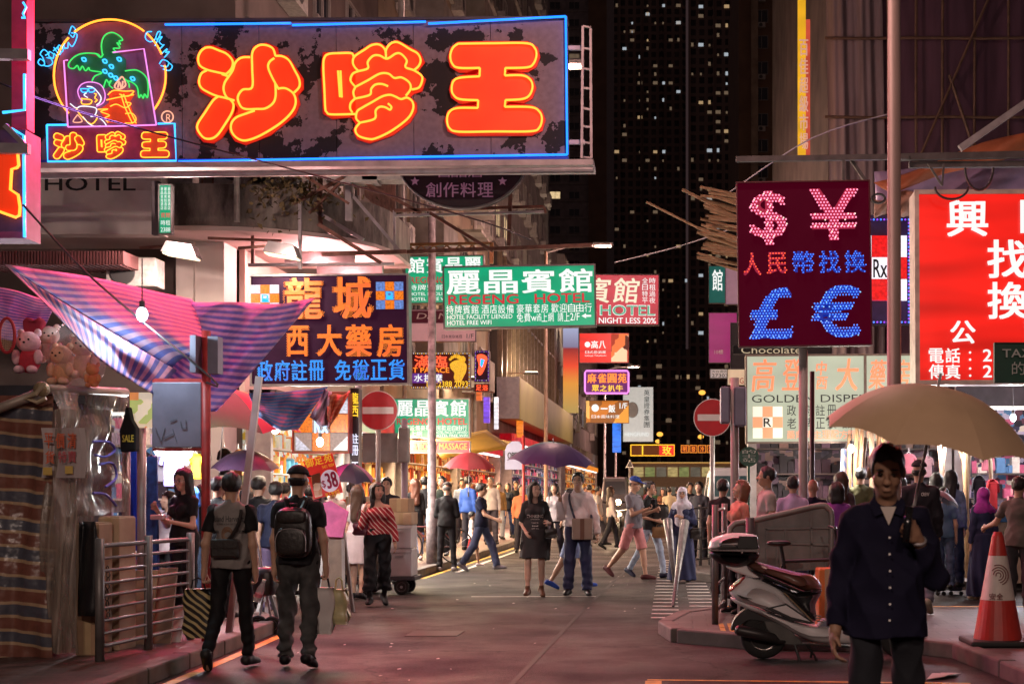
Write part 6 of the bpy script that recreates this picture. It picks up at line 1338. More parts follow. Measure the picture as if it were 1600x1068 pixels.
for k, (q, Y, lab) in enumerate((([(668,690),(760,672),(800,700),(690,716)], 38, 'yellow canvas awning over the orange shop'), ([(745,680),(800,690),(830,706),(770,702)], 44, 'pale yellow canvas awning beyond the nearer one'))):
    f = lambda u, v, q=q, Y=Y: P((q[0][0]*(1-u)+q[1][0]*u)*(1-v)+(q[3][0]*(1-u)+q[2][0]*u)*v, (q[0][1]*(1-u)+q[1][1]*u)*(1-v)+(q[3][1]*(1-u)+q[2][1]*u)*v, Y+1.2*u-1.6*v)
    o = tag(MB().grid(f, 10, 6).build('awning', yaw_, smooth=True), lab, 'awning'); o.modifiers.new('Solidify', 'SOLIDIFY').thickness = .02
# ------------------------------------------------------------------ striped awnings of the market
pinkblue = stripes('pink_blue_canvas', [('#d7a3b8',1),('#7470b4',1)], 1/20, 'U', transl=.35, bump=.35)
pb2 = stripes('pink_blue_canvas_roof', [('#c6a8c0',1),('#6c74b8',1)], 1/13, 'V', transl=.45, bump=.4)
pb3 = stripes('pink_violet_canvas', [('#c9a0c2',1),('#7c74b4',1)], 1/17, 'V', transl=.45, bump=.4)
bluew = stripes('blue_white_canvas', [('#3f7fb4',1),('#8f7a9a',.8)], 1/11, 'V', transl=.3)
orst = stripes('faded_orange_canvas', [('#c8825c',1),('#b8694c',1)], 1/8, 'V', transl=.3)
def sheet(label, q, ys, m, nu=26, nv=16, sag=10, wav=.05, ph=0., name='awning', cat='awning'):
    def f(u, v):
        x = (q[0][0]*(1-u)+q[1][0]*u)*(1-v)+(q[3][0]*(1-u)+q[2][0]*u)*v; y = (q[0][1]*(1-u)+q[1][1]*u)*(1-v)+(q[3][1]*(1-u)+q[2][1]*u)*v
        Y = (ys[0]*(1-u)+ys[1]*u)*(1-v)+(ys[3]*(1-u)+ys[2]*u)*v
        return P(x, y + sag*4*u*(1-u)*(.3+.7*v) + 2*math.sin(9*u+ph)*math.sin(5*v+ph), Y + wav*math.sin(14*u+3*v+ph) + wav*.8*math.sin(8*v-5*u))
    b = MB().grid(f, nu, nv, uv=True); o = tag(b.build(name, m, smooth=True), label, cat); o.modifiers.new('Solidify', 'SOLIDIFY').thickness = .006; return o
sheet('pink and blue striped awning valance sloping down from the left edge', [(8,414),(276,578),(238,616),(64,468)], (11.6,13.4,13.2,11.6), pinkblue, sag=14)
sheet('pink and blue striped awning roof lit by the white bulb', [(8,413),(300,468),(330,560),(268,576)], (12.4,15.4,13.6,13.5), pb2, sag=-14, ph=.5)
sheet('pink violet striped awning flying out to a point over the crowd', [(300,470),(492,468),(338,642),(244,590)], (15.2,15.0,14.2,13.6), pb3, sag=18, wav=.09, ph=1.7)
sheet('pink striped awning strip hanging at the left edge', [(-30,440),(90,470),(60,530),(-30,520)], (13.8,14.2,14,13.6), pb3, sag=6, ph=.9)
sheet('blue and white striped sheet below the pharmacy LED wall', [(388,614),(512,604),(466,672),(402,650)], (16.5,17.5,17,16.4), bluew, sag=8)
sheet('faded orange sheet hanging beside the blue striped one', [(510,618),(548,612),(514,668),(512,664)], (17.4,17.8,17.4,17.2), orst, sag=3, ph=2)
sheet('pale lilac sheet between the blue and orange sheets', [(508,606),(518,612),(514,668),(484,652)], (17.3,17.6,17.2,17.1), mat('lilac_sheet', (.42,.34,.45), var=.2, rough=.7), sag=3)
def bulb(label, px, py, Y, power, col=(.85,.95,1), r=.055, es=6.):
    t = thing('light_bulb', label, 'light bulb', P(px, py, Y)); c = P(px, py, Y); MB().ball(tuple(c), (r,r,r*1.3)).build('glass', glow('bulb_%g_%g' % (col[0], es), col, es, 1.), t); MB().cyl(c+Vector((0,0,r*1.2)), c+Vector((0,0,r*2.4)), .025, 8).build('socket', darkframe, t)
    MB().cyl(c+Vector((0,0,r*2.4)), c+Vector((0,0,.5)), .006, 5).build('flex', darkframe, t)
    lamp('POINT', c+Vector((0,-.02,-r*1.6)), power, col, .05, parent=t); return t
bulb('bare white bulb glowing under the striped awning roof', 222, 491, 12.75, 40, (.72,.93,1), .05, 9)
bulb('white bulb added in the clothes stall behind the sign plates', 293, 705, 16.2, 110, (1,.95,.9), .06)  # this and the next three bulbs are added to light the crowd
bulb('white bulb added behind the railing near the eating woman', 249, 700, 15.4, 110, (.95,.95,1), .06)
bulb('warm bulb added under the big parasol', 430, 668, 18.6, 80, (1,.85,.65), .06)
bulb('bulb added over the stalls under the orange LED panel', 500, 690, 19.3, 45, (1,.8,.65), .05)
bulb('bulb at the stall below the dispensary light box', 1330, 700, 22.5, 150, (1,.88,.78), .05)
bulb('bulb over the hanging clothes on the right', 1470, 690, 22.8, 150, (1,.86,.86), .05)
bulb('bright kiosk bulb at the right edge above the crowd', 1583, 652, 23.0, 120, (.85,.97,1), .05)
# ------------------------------------------------------------------ the wrapped stall on the left
Y = 11.9
tarp = stripes('stall_tarpaulin', [('#744a3e',1.1),('#a58c70',.3),('#4c4e58',1.),('#a58c70',.3)], .235, (.10,0,1), rough=.28, wob=.05, coat=.3, bump=.5)
t = thing('market_stall', 'closed market stall wrapped in brown and grey striped tarpaulin and clear plastic', 'market stall', (XX(60,Y), Y, .13))
def wave(x0, x1, y0, y1, Y, dy, amp, k, ph=0., taper=0.):
    zt, zb = ZZ(y0,Y), ZZ(y1,Y)
    return MB().grid(lambda u, v: (XX(x0+(x1-x0)*u,Y)+taper*(1-v)*(u-.5), Y + dy*u + amp*math.sin(k*u+ph+2*math.sin(4*v)) + amp*.5*math.sin(2.3*k*u-7*v+ph) + .03*math.sin(9*v+3*u), zb+(zt-zb)*v), 46, 34)
wave(-140, 84, 618, 1047, Y, 0., .03, 17).build('tarpaulin', tarp, t, smooth=True)
clear = mat('clear_plastic', (.33,.27,.22), rough=.24, var=.3, scale=3, bump=.9, alpha=.6, stretch=(7,7,.7), detail=6)
wave(64, 128, 640, 1020, Y, -.05, .05, 9, 1.).build('plastic_sheet', clear, t, smooth=True); XS = -5.23; side = lambda y0, y1, z0, z1, a, k, ph: MB().grid(lambda u, v: (XS + a*math.sin(k*u+ph+2.2*math.sin(5*v)) + a*.5*math.sin(2.3*k*u-9*v+ph) + .02*math.sin(17*v+4*u), y0+(y1-y0)*u, z0+(z1-z0)*v + .05*u*(z0 > 1)), 46, 34)
side(11.95, 13.5, 1.28, 2.36, .035, 12, 2.).build('plastic_sheet', clear, t, smooth=True); side(11.95, 12.7, .2, 1.3, .03, 8, .6).build('plastic_sheet', clear, t, smooth=True)
MB().tube([P(62,607,Y-.1), P(196,613,13.55)], .042, 12).build('roof_pole', mat('beige_pole', (.36,.31,.26), rough=.5, metal=.3, var=.2), t, smooth=True)
MB().tube([P(-40,652,Y-.15), P(66,612,Y-.1)], .04, 10).build('roof_pole', mat('beige_pole', (.36,.31,.26)), t, smooth=True)
MB().ball(tuple(P(65,608,Y-.1)), .065).build('clamp', mat('yellowed_clamp', (.35,.28,.16), metal=.4, var=.3), t); MB().tube([P(70,598,Y-.15), P(56,615,Y-.18), P(40,622,Y-.15), P(58,628,Y-.15), P(72,622,Y-.15)], .018, 6).build('rope', mat('rope_tan', (.40,.33,.22), var=.3), t)
MB().box(XX(-140,Y), -5.28, Y+.1, Y+1.6, ZZ(622,Y), ZZ(600,Y)).build('roof_sheet', mat('roof_black', (.02,.02,.03), var=.3), t)
MB().box(XX(-140,Y), -5.36, Y+.18, Y+1.55, .135, 1.2).build('stall_body', mat('stall_dark', (.10,.08,.07), var=.4), t)
MB().box(XX(-140,Y), -5.34, Y+.2, Y+1.5, 1.22, ZZ(626,Y)).build('stall_body', cells('stall_wrapped_goods', [(.16,.12,.09),(.10,.08,.08),(.22,.16,.11),(.06,.05,.06),(.17,.10,.09)], 3.2, rough=.7), t)
notice = MB().grid(lambda u, v: P(64+68*u+4*math.sin(3*v), 668+78*v, Y-.08+.03*math.sin(6*u)), 8, 8).build('paper_notice', mat('notice_paper', (.42,.36,.36), rough=.5, var=.1), t)
for i, (c, x) in enumerate((('平',68),('價',86),('清',104))): letters(t, c, (x,676,x+16,700), Y-.13, mat('orange_ink', (.6,.12,.05), var=0), .03)
letters(t, '貨', (70,704,86,724), Y-.13, mat('orange_ink', (.6,.12,.05)), .03); letters(t, '特賣', (90,704,120,722), Y-.13, mat('red_ink', (.45,.06,.08), var=0), .02)
MB().box(XX(78,Y), XX(92,Y), Y-.13, Y-.125, ZZ(742,Y), ZZ(730,Y)).build('price_card', mat('yellow_card', (.6,.42,.10), var=.1), t); MB().box(XX(112,Y), XX(124,Y), Y-.13, Y-.125, ZZ(740,Y), ZZ(728,Y)).build('price_card', mat('yellow_card', (.6,.42,.1)), t)
sc2 = MB()
for q in ([(140,690),(165,688),(176,700),(160,712),(142,710)], [(150,725),(172,722),(178,745),(160,760)], [(140,770),(160,772),(178,790)]): sc2.tube([Vector((XS+.05, Y+.15+(x-100)*.0135, ZZ(y,12.6))) for x, y in spline(q, False, 4)], .012, 6)
sc2.build('blue_scrawl', mat('blue_violet_ink', (.15,.13,.5), var=0), t)
card = mat('cardboard', (.36,.23,.14), rough=.85, var=.15, scale=5, bump=.15); card2 = mat('pale_cardboard', (.46,.33,.22), rough=.85, var=.12, scale=5)
def boxthing(name, label, px0, px1, py0, py1, Y, d, m, z0=None, rz=0., cat='box', bev=.008, parts=()):
    a = P(px0, py1, Y); c = P(px1, py0, Y); z = a.z if z0 is None else z0; ce = Vector(((a.x+c.x)/2, Y + d/2, z)); t = thing(name, label, cat, ce)
    MB().box(a.x, c.x, Y, Y+d, z, c.z).build('box_body', m, t, bevel=bev)
    if 'flaps' in parts: MB().box(a.x+.01, ce.x-.006, Y+.01, Y+d-.01, c.z+.001, c.z+.01).build('flap', m, t); MB().box(ce.x+.006, c.x-.01, Y+.01, Y+d-.01, c.z+.001, c.z+.01).build('flap', m, t)
    if 'tape' in parts: MB().box(ce.x-.03, ce.x+.03, Y-.004, Y-.001, z+.01, c.z-.002).build('tape', mat('brown_tape', (.42,.30,.17), rough=.3, var=.1), t)
    t.rotation_euler = (0, 0, math.radians(rz)); return t
boxthing('cardboard_box', 'tall brown cardboard box standing against the plastic wrapped stall', 116, 152, 818, 1044, 12.0, .35, card, .13, 4, parts=('flaps','tape'))
boxthing('cardboard_box', 'upright cardboard box beside the first railing post', 155, 190, 808, 1030, 12.4, .3, card2, .13, -6, parts=('flaps','tape'))
o = tag(MB().grid(lambda u, v: P(123+27*u+ (8*v if u > .5 else 0) , 814+148*v, 11.85+.06*math.sin(5*u+2*v)), 8, 12).build('black_sheet', mat('black_plastic', (.012,.012,.014), rough=.35, var=.2, bump=.5), smooth=True), 'black plastic sheet folded over the tall cardboard box', 'sheet'); o.modifiers.new('Solidify', 'SOLIDIFY').thickness = .01
for px0, px1, y0, y1, Yq, lab, m in ((192,236,892,1006,12.9,'flattened brown cardboard leaning behind the railing',card),(238,266,888,1000,13.0,'second flattened cardboard leaning behind the railing, darker',mat('dark_cardboard',(.27,.17,.11),var=.2)),(258,281,950,996,13.1,'white foam sheet leaning behind the last railing panel',mat('white_foam',(.62,.58,.55),var=.1))):
    a, c = P(px0,y1,Yq), P(px1,y0,Yq); tag(MB().add([(a.x,Yq,.13),(c.x,Yq,.13),(c.x,Yq+.18,c.z),(a.x,Yq+.18,c.z),(a.x,Yq+.03,.13),(c.x,Yq+.03,.13),(c.x,Yq+.21,c.z),(a.x,Yq+.21,c.z)], [(0,1,2,3),(7,6,5,4),(0,4,5,1),(1,5,6,2),(2,6,7,3),(3,7,4,0)]).build('cardboard_sheet', m), lab, 'cardboard')
# railings
rail_m = mat('railing_grey', (.16,.15,.145), rough=.45, metal=.4, var=.25, scale=8)
def railing(name, label, a, b, h, nr, npanels=1, z=.13, r=.018, posts=True):
    """posts and level rails between ground points a and b"""
    a, b = Vector((*a, z)), Vector((*b, z)); t = thing(name, label, 'railing', a)
    for i in range(npanels+1):
        p = a + (b-a)*i/npanels; MB().cyl(p, p+Vector((0,0,h)), r*2, 10).build('post', rail_m, t, smooth=True)
    for k in range(npanels):
        p, q = a+(b-a)*(k+.06)/npanels, a+(b-a)*(k+.94)/npanels
        for e in (p, q): MB().cyl(e+Vector((0,0,.1)), e+Vector((0,0,h-.04)), r*.8, 8).build('upright', rail_m, t)
        for j in range(nr): zz = Vector((0,0,.12+(h-.18)*j/(nr-1))); MB().cyl(p+zz, q+zz, r*(.75 if 0 < j < nr-1 else 1.05), 8).build('rail', rail_m, t)
    return t
railing('railing', 'grey steel footway railing with level bars beside the cardboard boxes', (-4.72,11.6), (-4.58,13.35), 1.0, 9, 2)
railing('railing', 'pedestrian railing by the crossing, near the scooter top box', (XX(1117,15),14.9), (XX(1132,16.6),16.6), 1.25, 5, 1)
railing('railing', 'far railing behind the woman in the white headscarf', (XX(1078,27),26.6), (XX(1108,28),27.4), 1.15, 6, 2)
ch = MB()
for i in range(9): c = P(168+1.2*math.sin(i), 888+9*i, 11.75); ch.tube([c+Vector((.014*math.cos(q)*(1 if i % 2 else .3), .014*math.cos(q)*(.3 if i % 2 else 1), .024*math.sin(q))) for q in [k*math.pi/4 for k in range(8)]], .005, 5, True)
tag(ch.build('chain', mat('dark_chain', (.05,.045,.04), metal=.7, rough=.4, var=0), loc=tuple(P(168,960,11.75))), 'dark chain hanging on the railing', 'chain')
# toys, bags and clothes hung at the stall
def plush(label, px, py, Y, s, cols, rz=0.):
    t = thing('plush_toy', label, 'plush toy', P(px, py, Y)); c = Vector(P(px, py, Y)); a = mat('plush_'+cols[0], cols[0], rough=.9, var=.1, bump=.3, scale=40); b = mat('plush_'+cols[1], cols[1], rough=.9, var=.1, bump=.3, scale=40)
    MB().ball(c+Vector((0,0,.14*s)), (.13*s,.11*s,.15*s)).build('body', b, t, smooth=True); MB().ball(c+Vector((0,-.02,.36*s)), (.14*s,.12*s,.125*s)).build('head', a, t, smooth=True)
    for sg in (1,-1):
        MB().ball(c+Vector((sg*.10*s,0,.47*s)), (.045*s,.03*s,.05*s)).build('ear', a, t, smooth=True); MB().ball(c+Vector((sg*.13*s,-.06*s,.18*s)), (.05*s,.05*s,.09*s)).build('arm', a, t, smooth=True)
        MB().ball(c+Vector((sg*.075*s,-.10*s,.03*s)), (.055*s,.09*s,.05*s)).build('foot', a, t, smooth=True); MB().ball(c+Vector((sg*.05*s,-.135*s,.38*s)), .013*s).build('eye', eye_dk, t)
    MB().ball(c+Vector((0,-.145*s,.345*s)), (.016*s,.01*s,.012*s)).build('nose', eye_dk, t); t.rotation_euler = (0,0,rz); return t
eye_dk = mat('bead_black', (.01,.01,.01), rough=.2, var=0)
plush('pink and white plush bear with red shirt hanging at the left edge', 46, 582, 12.6, .75, ('#e8bcc4','#b83444'))
plush('pale plush bear behind the red shirted one', 76, 566, 13.0, .68, ('#d8b4a8','#c8a8a0'), .4)
plush('cream plush toy lowest of the hung toys', 98, 600, 12.8, .72, ('#e0b090','#d8a078'), -.2)
plush('peach plush toy nearest the awning valance', 130, 590, 12.9, .8, ('#e8c0a8','#dca888'), .2)
plush('small orange plush toy under the peach one', 146, 604, 12.7, .42, ('#e09060','#d88050'))
o = tag(MB().ball(tuple(P(122,556,12.9)), (.26,.2,.33), 14, 9).build('plastic_bag', mat('clear_bag', (.7,.6,.58), rough=.12, var=.1, alpha=.22, bump=.8, scale=6), smooth=True), 'clear plastic bag over the peach and cream plush toys', 'plastic bag')
t = thing('racket', 'red framed round racket hanging at the left edge', 'racket', P(11,550,12.4)); c = P(11,524,12.4)
MB().tube([c+Vector((.068*math.cos(q),0,.15*math.sin(q))) for q in [i*math.pi/12 for i in range(24)]], .014, 7, True).build('frame', mat('racket_red', (.45,.02,.03), var=.1), t, smooth=True)
st = MB()
for i in range(-3,4): st.cyl(c+Vector((i*.017,0,-.13)), c+Vector((i*.017,0,.13)), .0022, 4)
for i in range(-7,8): st.cyl(c+Vector((-.06,0,i*.018)), c+Vector((.06,0,i*.018)), .0022, 4)
tag(st.build('strings', mat('gold_string', (.6,.42,.25), var=0), t), kind='stuff')
tag(MB().poly([P(x,y,12.9) for x,y in ((34,500),(42,494),(52,500),(60,494),(68,502),(62,530),(48,545),(36,530))], (0,.08,0)).build('heart_cushion', mat('cushion_red', (.35,.02,.04), rough=.9, var=.1), bevel=.02), 'dark red heart cushion behind the plush toys', 'cushion')
t = thing('poster', 'lit pale poster with orange and green patches beside the black bag', 'poster', P(220,668,13.4)); MB().box(XX(204,13.4), XX(239,13.4), 13.38, 13.4, ZZ(668,13.4), ZZ(613,13.4)).build('sheet', cells('poster_patches', ['#e8d2b0','#f0e4c8','#e89858','#b8c878','#f0d8b8','#e8c8a0'], 7, emis=.5), t)
t = thing('bag', 'black bag with yellow lettering hanging under the lit poster', 'bag', P(200,706,13.2)); MB().poly([P(x,y,13.2) for x,y in ((188,706),(186,672),(192,655),(196,635),(200,635),(204,655),(212,668),(212,704))], (0,.1,0)).build('bag_body', cl('#101014'), t, bevel=.02); latin(t, 'SALE', (191,679,209,690), 13.17, mat('yellow_print', (.6,.45,.05), var=0), .03)
bl = mat('blue_print_cloth', (.03,.12,.42), rough=.8, var=.5, scale=12, bump=.2)
def garment(label, px, py0, py1, w, Y, m, kind='shirt'):
    t = thing('hanging_garment', label, 'garment', P(px,py1,Y)); q = [(-.5,.12),(-.2,0),(.2,0),(.5,.12),(.62,.42),(.46,.46),(.36,.3),(.4,1),(-.4,1),(-.36,.3),(-.46,.46),(-.62,.42)] if kind == 'shirt' else [(-.3,0),(.3,0),(.45,1),(-.45,1)]
    MB().poly([P(px+a*w, py0+(py1-py0)*b, Y+.02*math.sin(9*a)) for a, b in q], (0,.07,0)).build('cloth', m, t, bevel=.02)
    MB().tube([P(px-.3*w,py0+4,Y+.03), P(px,py0-3,Y+.03), P(px+.3*w,py0+4,Y+.03)], .006, 5).build('hanger', steel, t); MB().tube([P(px,py0-3,Y+.03), P(px,py0-9,Y+.03)], .005, 5).build('hook', steel, t); return t
for px, y0, y1, w, Y, c, k, lab in ((236,712,905,24,14.4,None,'panel','long blue patterned cloth hanging behind the railing'),(206,700,860,20,14.6,'#1b3fa8','panel','royal blue cloth hanging behind the grey post'),(270,700,760,40,16.4,'#8c86c0','shirt','lilac blouse hanging in the side street stall'),(252,706,752,22,16.8,'#c8c0cc','shirt','white blouse hanging beside the lilac one'),(306,708,748,20,16.6,'#d8b420','shirt','yellow shirt hanging right of the red post'),(318,700,742,18,17.2,'#b8b0a8','shirt','pale shirt hung behind the yellow one'),(302,760,830,16,16.2,'#2b5fb0','shirt','blue shirt hung low behind the eating woman'),(350,700,742,20,18.2,'#303038','shirt','black and white striped shirt in the stall'),(372,702,742,16,18.4,'#c89060','shirt','tan shirt in the stall under the parasol'),(214,770,800,12,15.2,'#b06878','shirt','small pink top hung on the wire grid')):
    garment(lab, px, y0, y1, w, Y, bl if c is None else cl(c), k)
for px, y0, y1, w, Y, c, k, lab in ((1322,700,770,24,23.4,'#7f8fc8','panel','blue and white striped sheet hung right of the thin dark post'),(1420,708,740,22,23.6,'#8a4c58','shirt','dusty red shirt hung at the right stalls'),(1395,702,742,18,23.8,'#6a5a78','shirt','grey violet shirt hung at the right stalls'),(1512,700,745,18,23.8,'#1c1a22','shirt','black printed tee hung between bamboo poles'),(1530,742,800,20,22.6,'#24202a','shirt','black jacket on the low rack behind the magenta headscarf'),(1552,748,796,18,22.8,'#a82830','shirt','red top on the low rack'),(1450,712,745,16,24.0,'#b89098','shirt','pale pink top hung by the lamp post'),(1545,690,735,24,24.2,'#b06070','panel','pink checked bag sheet at the right stalls')):
    garment(lab, px, y0, y1, w, Y, stripes('sky_stripes', [('#8fa8dc',1),('#d8d0dc',1)], .12, (.8,0,.6)) if 'blue and white' in lab else cl(c), k)
r = random.Random(12)
for i, (x0, x1) in enumerate(((1328,1326),(1340,1336),(1352,1346),(1362,1362),(1374,1370),(1386,1392),(1466,1478),(1478,1470),(1496,1520),(1508,1512),(1522,1508),(1536,1560),(1348,1340),(1381,1378))):
    tag(MB().tube([(XX(x1, 23.0), 23.0 + .1*(i % 3), .13), P((x0+x1)/2, 720, 23.0 + .1*(i % 3)) + Vector((.02*r.uniform(-1,1),0,0)), P(x0, r.uniform(655,690), 23.0+.1*(i % 3))], .033 + .012*r.random(), 8).build('bamboo_pole', mat('bamboo_%d' % (i % 4), [(.30,.17,.09),(.42,.27,.14),(.24,.15,.11),(.36,.25,.17)][i % 4], var=.3, rough=.55), smooth=True),
        ['leftmost','second','third','fourth','fifth','sixth','seventh','eighth','ninth','tenth','eleventh','twelfth','thirteenth','fourteenth'][i] + ' bamboo pole of the right hand stall scaffold', 'bamboo pole', group='bamboo poles at the right hand stalls')
# parasols and umbrellas
def umbrella(label, apex, R, dep, mats, tilt=(0,0), rot=0., shaft=.8, n=8, name='umbrella', handle=True, ex=1.9):
    t = thing(name, label, 'umbrella', apex)
    for k in range(n):
        a0, a1 = 2*math.pi*(k)/n, 2*math.pi*(k+1)/n
        def f(u, v):
            a = a0+(a1-a0)*u; sc = 1 - .13*v*math.sin(math.pi*u)*math.sin(math.pi*u)**.2; cr = math.cos(math.pi/n)/math.cos((u-.5)*2*math.pi/n)
            rr = R*v*(cr*.5+.5)*(1-.045*v*math.sin(math.pi*u)); return (rr*math.cos(a), rr*math.sin(a), -dep*(v**ex) + .055*R*v*v*math.sin(math.pi*u))
        o = MB().grid(f, 6, 9).mesh('panel', mats[k % len(mats)], True); place('panel', o, t, apex)
        rb = MB().tube([(R*v*math.cos(a0)*.995, R*v*math.sin(a0)*.995, -dep*(v**ex)-.008) for v in [j/6 for j in range(7)]], .004, 5).mesh('rib', steel); place('rib', rb, t, apex)
    place('shaft', MB().cyl((0,0,-shaft),(0,0,.06), .007*max(1, R*1.2), 8).mesh('shaft', steel), t, apex)
    if handle: place('handle', MB().cyl((0,0,-shaft-.1),(0,0,-shaft), .016, 8).mesh('handle', darkframe), t, apex)
    t.rotation_euler = (math.radians(tilt[0]), math.radians(tilt[1]), rot); return t
purple = mat('purple_cloth', (.05,.03,.12), rough=.45, var=.12, spec=.6); plum = mat('plum_cloth', (.02,.008,.026), rough=.5, var=.12); redc = mat('red_cloth', (.28,.02,.03), rough=.55, var=.12); beige = mat('beige_cloth', (.50,.33,.20), rough=.6, var=.1, scale=4, bump=.08); navyc = mat('navy_cloth', (.02,.02,.05), rough=.5, var=.1); magc = mat('magenta_cloth', (.35,.03,.20), rough=.5, var=.3, scale=4)
umbrella('open purple umbrella held over the couple in the road', P(864,690,20.6), .64, .30, [purple], (8,3), .2, .95)
umbrella('beige umbrella over the man in the dark blue shirt', P(1466,603,6.45), .50, .25, [beige], (12,6), .35, .62, ex=2.3)
umbrella('dark plum umbrella above the market crowd under the parasol', P(384,702,17.0), .42, .24, [plum], (5,0), .3, .7)
umbrella('red umbrella in front of the orange shop', P(734,706,28.5), .53, .32, [redc], (6,2), .1, .8)
umbrella('navy and magenta umbrella behind the price board', P(548,724,20.6), .36, .22, [navyc, magc, navyc], (14,0), .5, .7)
umbrella('large parasol of red and yellow panels over the stall', P(352,606,17.6), .98, .46, [mat('parasol_red', (.42,.02,.05), var=.12, rough=.6), mat('parasol_yellow', (.55,.33,.03), var=.12, rough=.6), mat('parasol_green', (.03,.13,.06), var=.1, rough=.6)], (8,0), .8, 2.0, name='parasol')
umbrella('folding grey blue umbrella held low in the crowd by the lamp post', P(1476,768,19.2), .26, .12, [mat('greyblue_cloth', (.24,.26,.34), var=.1)], (0,24), .2, .5)

for lab, x, y, z, p in (('added wall flood lamp under the balconies of the beige tenement',-6.4,45.5,5.2,420),('added wall flood lamp on the ribbed podium above the yellow canopy',-6.2,60,6.6,520),('tube lamp under the louvred deck past the canopy',-6.6,88,12.6,700)):  # both wall floods are added to brighten the facades
    t = thing('flood_lamp', lab, 'lamp', (x,y,z)); MB().box(x-.3,x+.3,y-.12,y+.12,z-.1,z).build('housing', mat('lamp_housing', (.10,.09,.09)), t, bevel=.02); MB().box(x-.26,x+.26,y-.1,y+.1,z+.001,z+.03).build('lens', glow('wall_lamp_lens', (1,.85,.65), 3), t); MB().obox((x-.3,y,z-.05),(-7.5,y,z-.05),.05,.05).build('arm', rust, t)
    lamp('POINT', (x,y,z+.2), p, (1,.74,.50), .1, parent=t)

for x, y, z, p, lab in ((-6.2,24.6,5.45,260,'pink tube light under the rounded balcony soffit'),(-6.0,26.0,5.45,160,'second pink tube light further along the balcony soffit')):
    t = thing('tube_light', lab, 'lamp', (x,y,z)); MB().box(x-.6,x+.6,y-.05,y+.05,z+.03,z+.2).build('holder', signframe, t); MB().cyl((x-.58,y,z),(x+.58,y,z),.022,8).build('tube', glow('pink_tube', (1,.55,.55), 3), t); lamp('POINT', (x,y-.05,z-.06), p, (1,.42,.42), .08, parent=t)
# ================================================================== THE PEOPLE IN THE PHOTO
blk, blk2, wht, navy, grey = cl('#131215'), cl('#1b1a1f'), cl('#cfc6c4'), cl('#151a33'), cl('#6d6a6a')
denim = mat('denim', (.10,.15,.25), rough=.85, var=.3, scale=16, bump=.2); ldenim = mat('light_denim', (.30,.37,.48), rough=.85, var=.25, scale=16, bump=.2)
TEE = lambda m, **k: dict(m=m, sl=.62, hem=.88, **k); LONG = lambda m, **k: dict(m=m, sl=1.95, hem=.88, **k); TR = lambda m, **k: dict(m=m, **k)
BACKWALK = dict(legR=(10,6,0,.02), legL=(-6,-34,38,.03), armL=((.22,.08,-1),(.10,-.12,-1)), armR=((-.13,.06,-1),(-.02,-.20,-1)))
# --- two young men walking away on the left
t, J, L, tp = person('person seen from behind in grey and black raglan tee carrying a zebra bag', 362, 12.15, 1.67, 178, h=.010, hair=('crop','black'), top=TEE(mat('raglan_grey', (.23,.21,.20), rough=.85, var=.12, scale=12), fold=.009), sleeves=blk, bot=TR(blk, kind='slim'), shoes='#2a2828', pose=dict(BACKWALK, head=(10,0), handL=dict(curl=70), handR=dict(curl=60)))
pr = mat('faded_black_print', (.05,.045,.045), var=0); top_ = tp['top']
print_on(top_, 'Island Harvest', (-.13,.13,1.29,1.345), pr, 1); print_on(top_, 'BROTHERS ALONG THE COAST', (-.10,.10,1.265,1.28), pr, 1); print_on(top_, 'Pure', (-.14,-.08,1.19,1.23), pr, 1); print_on(top_, 'Life', (.08,.13,1.19,1.22), pr, 1)
pb = mat('brown_print', (.22,.12,.07), var=.3); print_on(top_, '◉', (-.055,.055,1.12,1.25), pb, 1)
hl, hr_ = L(J['wrL']+J['fd'+'L']*.09), L(J['wrR']+J['fdR']*.09)
def bag(name, label, c, w, h, d, m, handle=None, straps=None, bev=.04, rz=0, flare=1.15, cat='bag'):
    """a soft bag whose top middle is at c"""
    c = Vector(c); t = thing(name, label, cat, c)
    def f(u, v):
        a = 2*math.pi*u; k = (1+(flare-1)*v)*(1-.35*max(0, v-.8)/.2); ca, sa = math.cos(a), math.sin(a); e = .45
        return Vector((w/2*k*math.copysign(abs(ca)**e, ca), d/2*k*math.copysign(abs(sa)**e, sa), -h*v)) + c + Vector((.012*math.sin(9*v+5*u), .01*math.sin(13*u+6*v), 0))
    b = MB().grid(f, 24, 10); n = 25; b.f.append(tuple(range(24))); b.f.append(tuple(10*n+i for i in range(24))[::-1]); b.build('bag_body', m, t, smooth=True)
    if handle: MB().tube([c+Vector((-w*.28,0,-.01)), c+Vector((-w*.2,0,handle*.8)), c+Vector((0,0,handle)), c+Vector((w*.2,0,handle*.8)), c+Vector((w*.28,0,-.01))], .008, 6).build('handle', straps or m, t)
    t.rotation_euler = (0,0,math.radians(rz)); return t
zebra = stripes('zebra_print', [('#141214',1),('#b8a878',.75)], .05, (.7,0,.7), wob=.12, rough=.5)
bag('tote_bag', 'black and cream zebra striped tote bag held by the man in the raglan tee', hl+Vector((-.04,-.02,-.06)), .22, .42, .13, zebra, .09, blk)
t = thing('bottle', 'clear plastic drink bottle in the hand of the man in the raglan tee', 'bottle', hr_+Vector((.01,-.03,-.17))); c = hr_+Vector((.01,-.03,-.17)); MB().lathe([(.03,0),(.034,.01),(.034,.11),(.02,.16),(.014,.18)], c, 14).build('body', mat('clear_bottle', (.6,.52,.55), rough=.1, var=0, alpha=.5), t, smooth=True); MB().lathe([(.0345,.04),(.0345,.075)], c, 14).build('drink_label', mat('pink_label', (.6,.15,.2), var=0), t); MB().lathe([(.016,.18),(.016,.2)], c, 10).build('cap', swhite, t); t.rotation_euler = (0,.35,0)
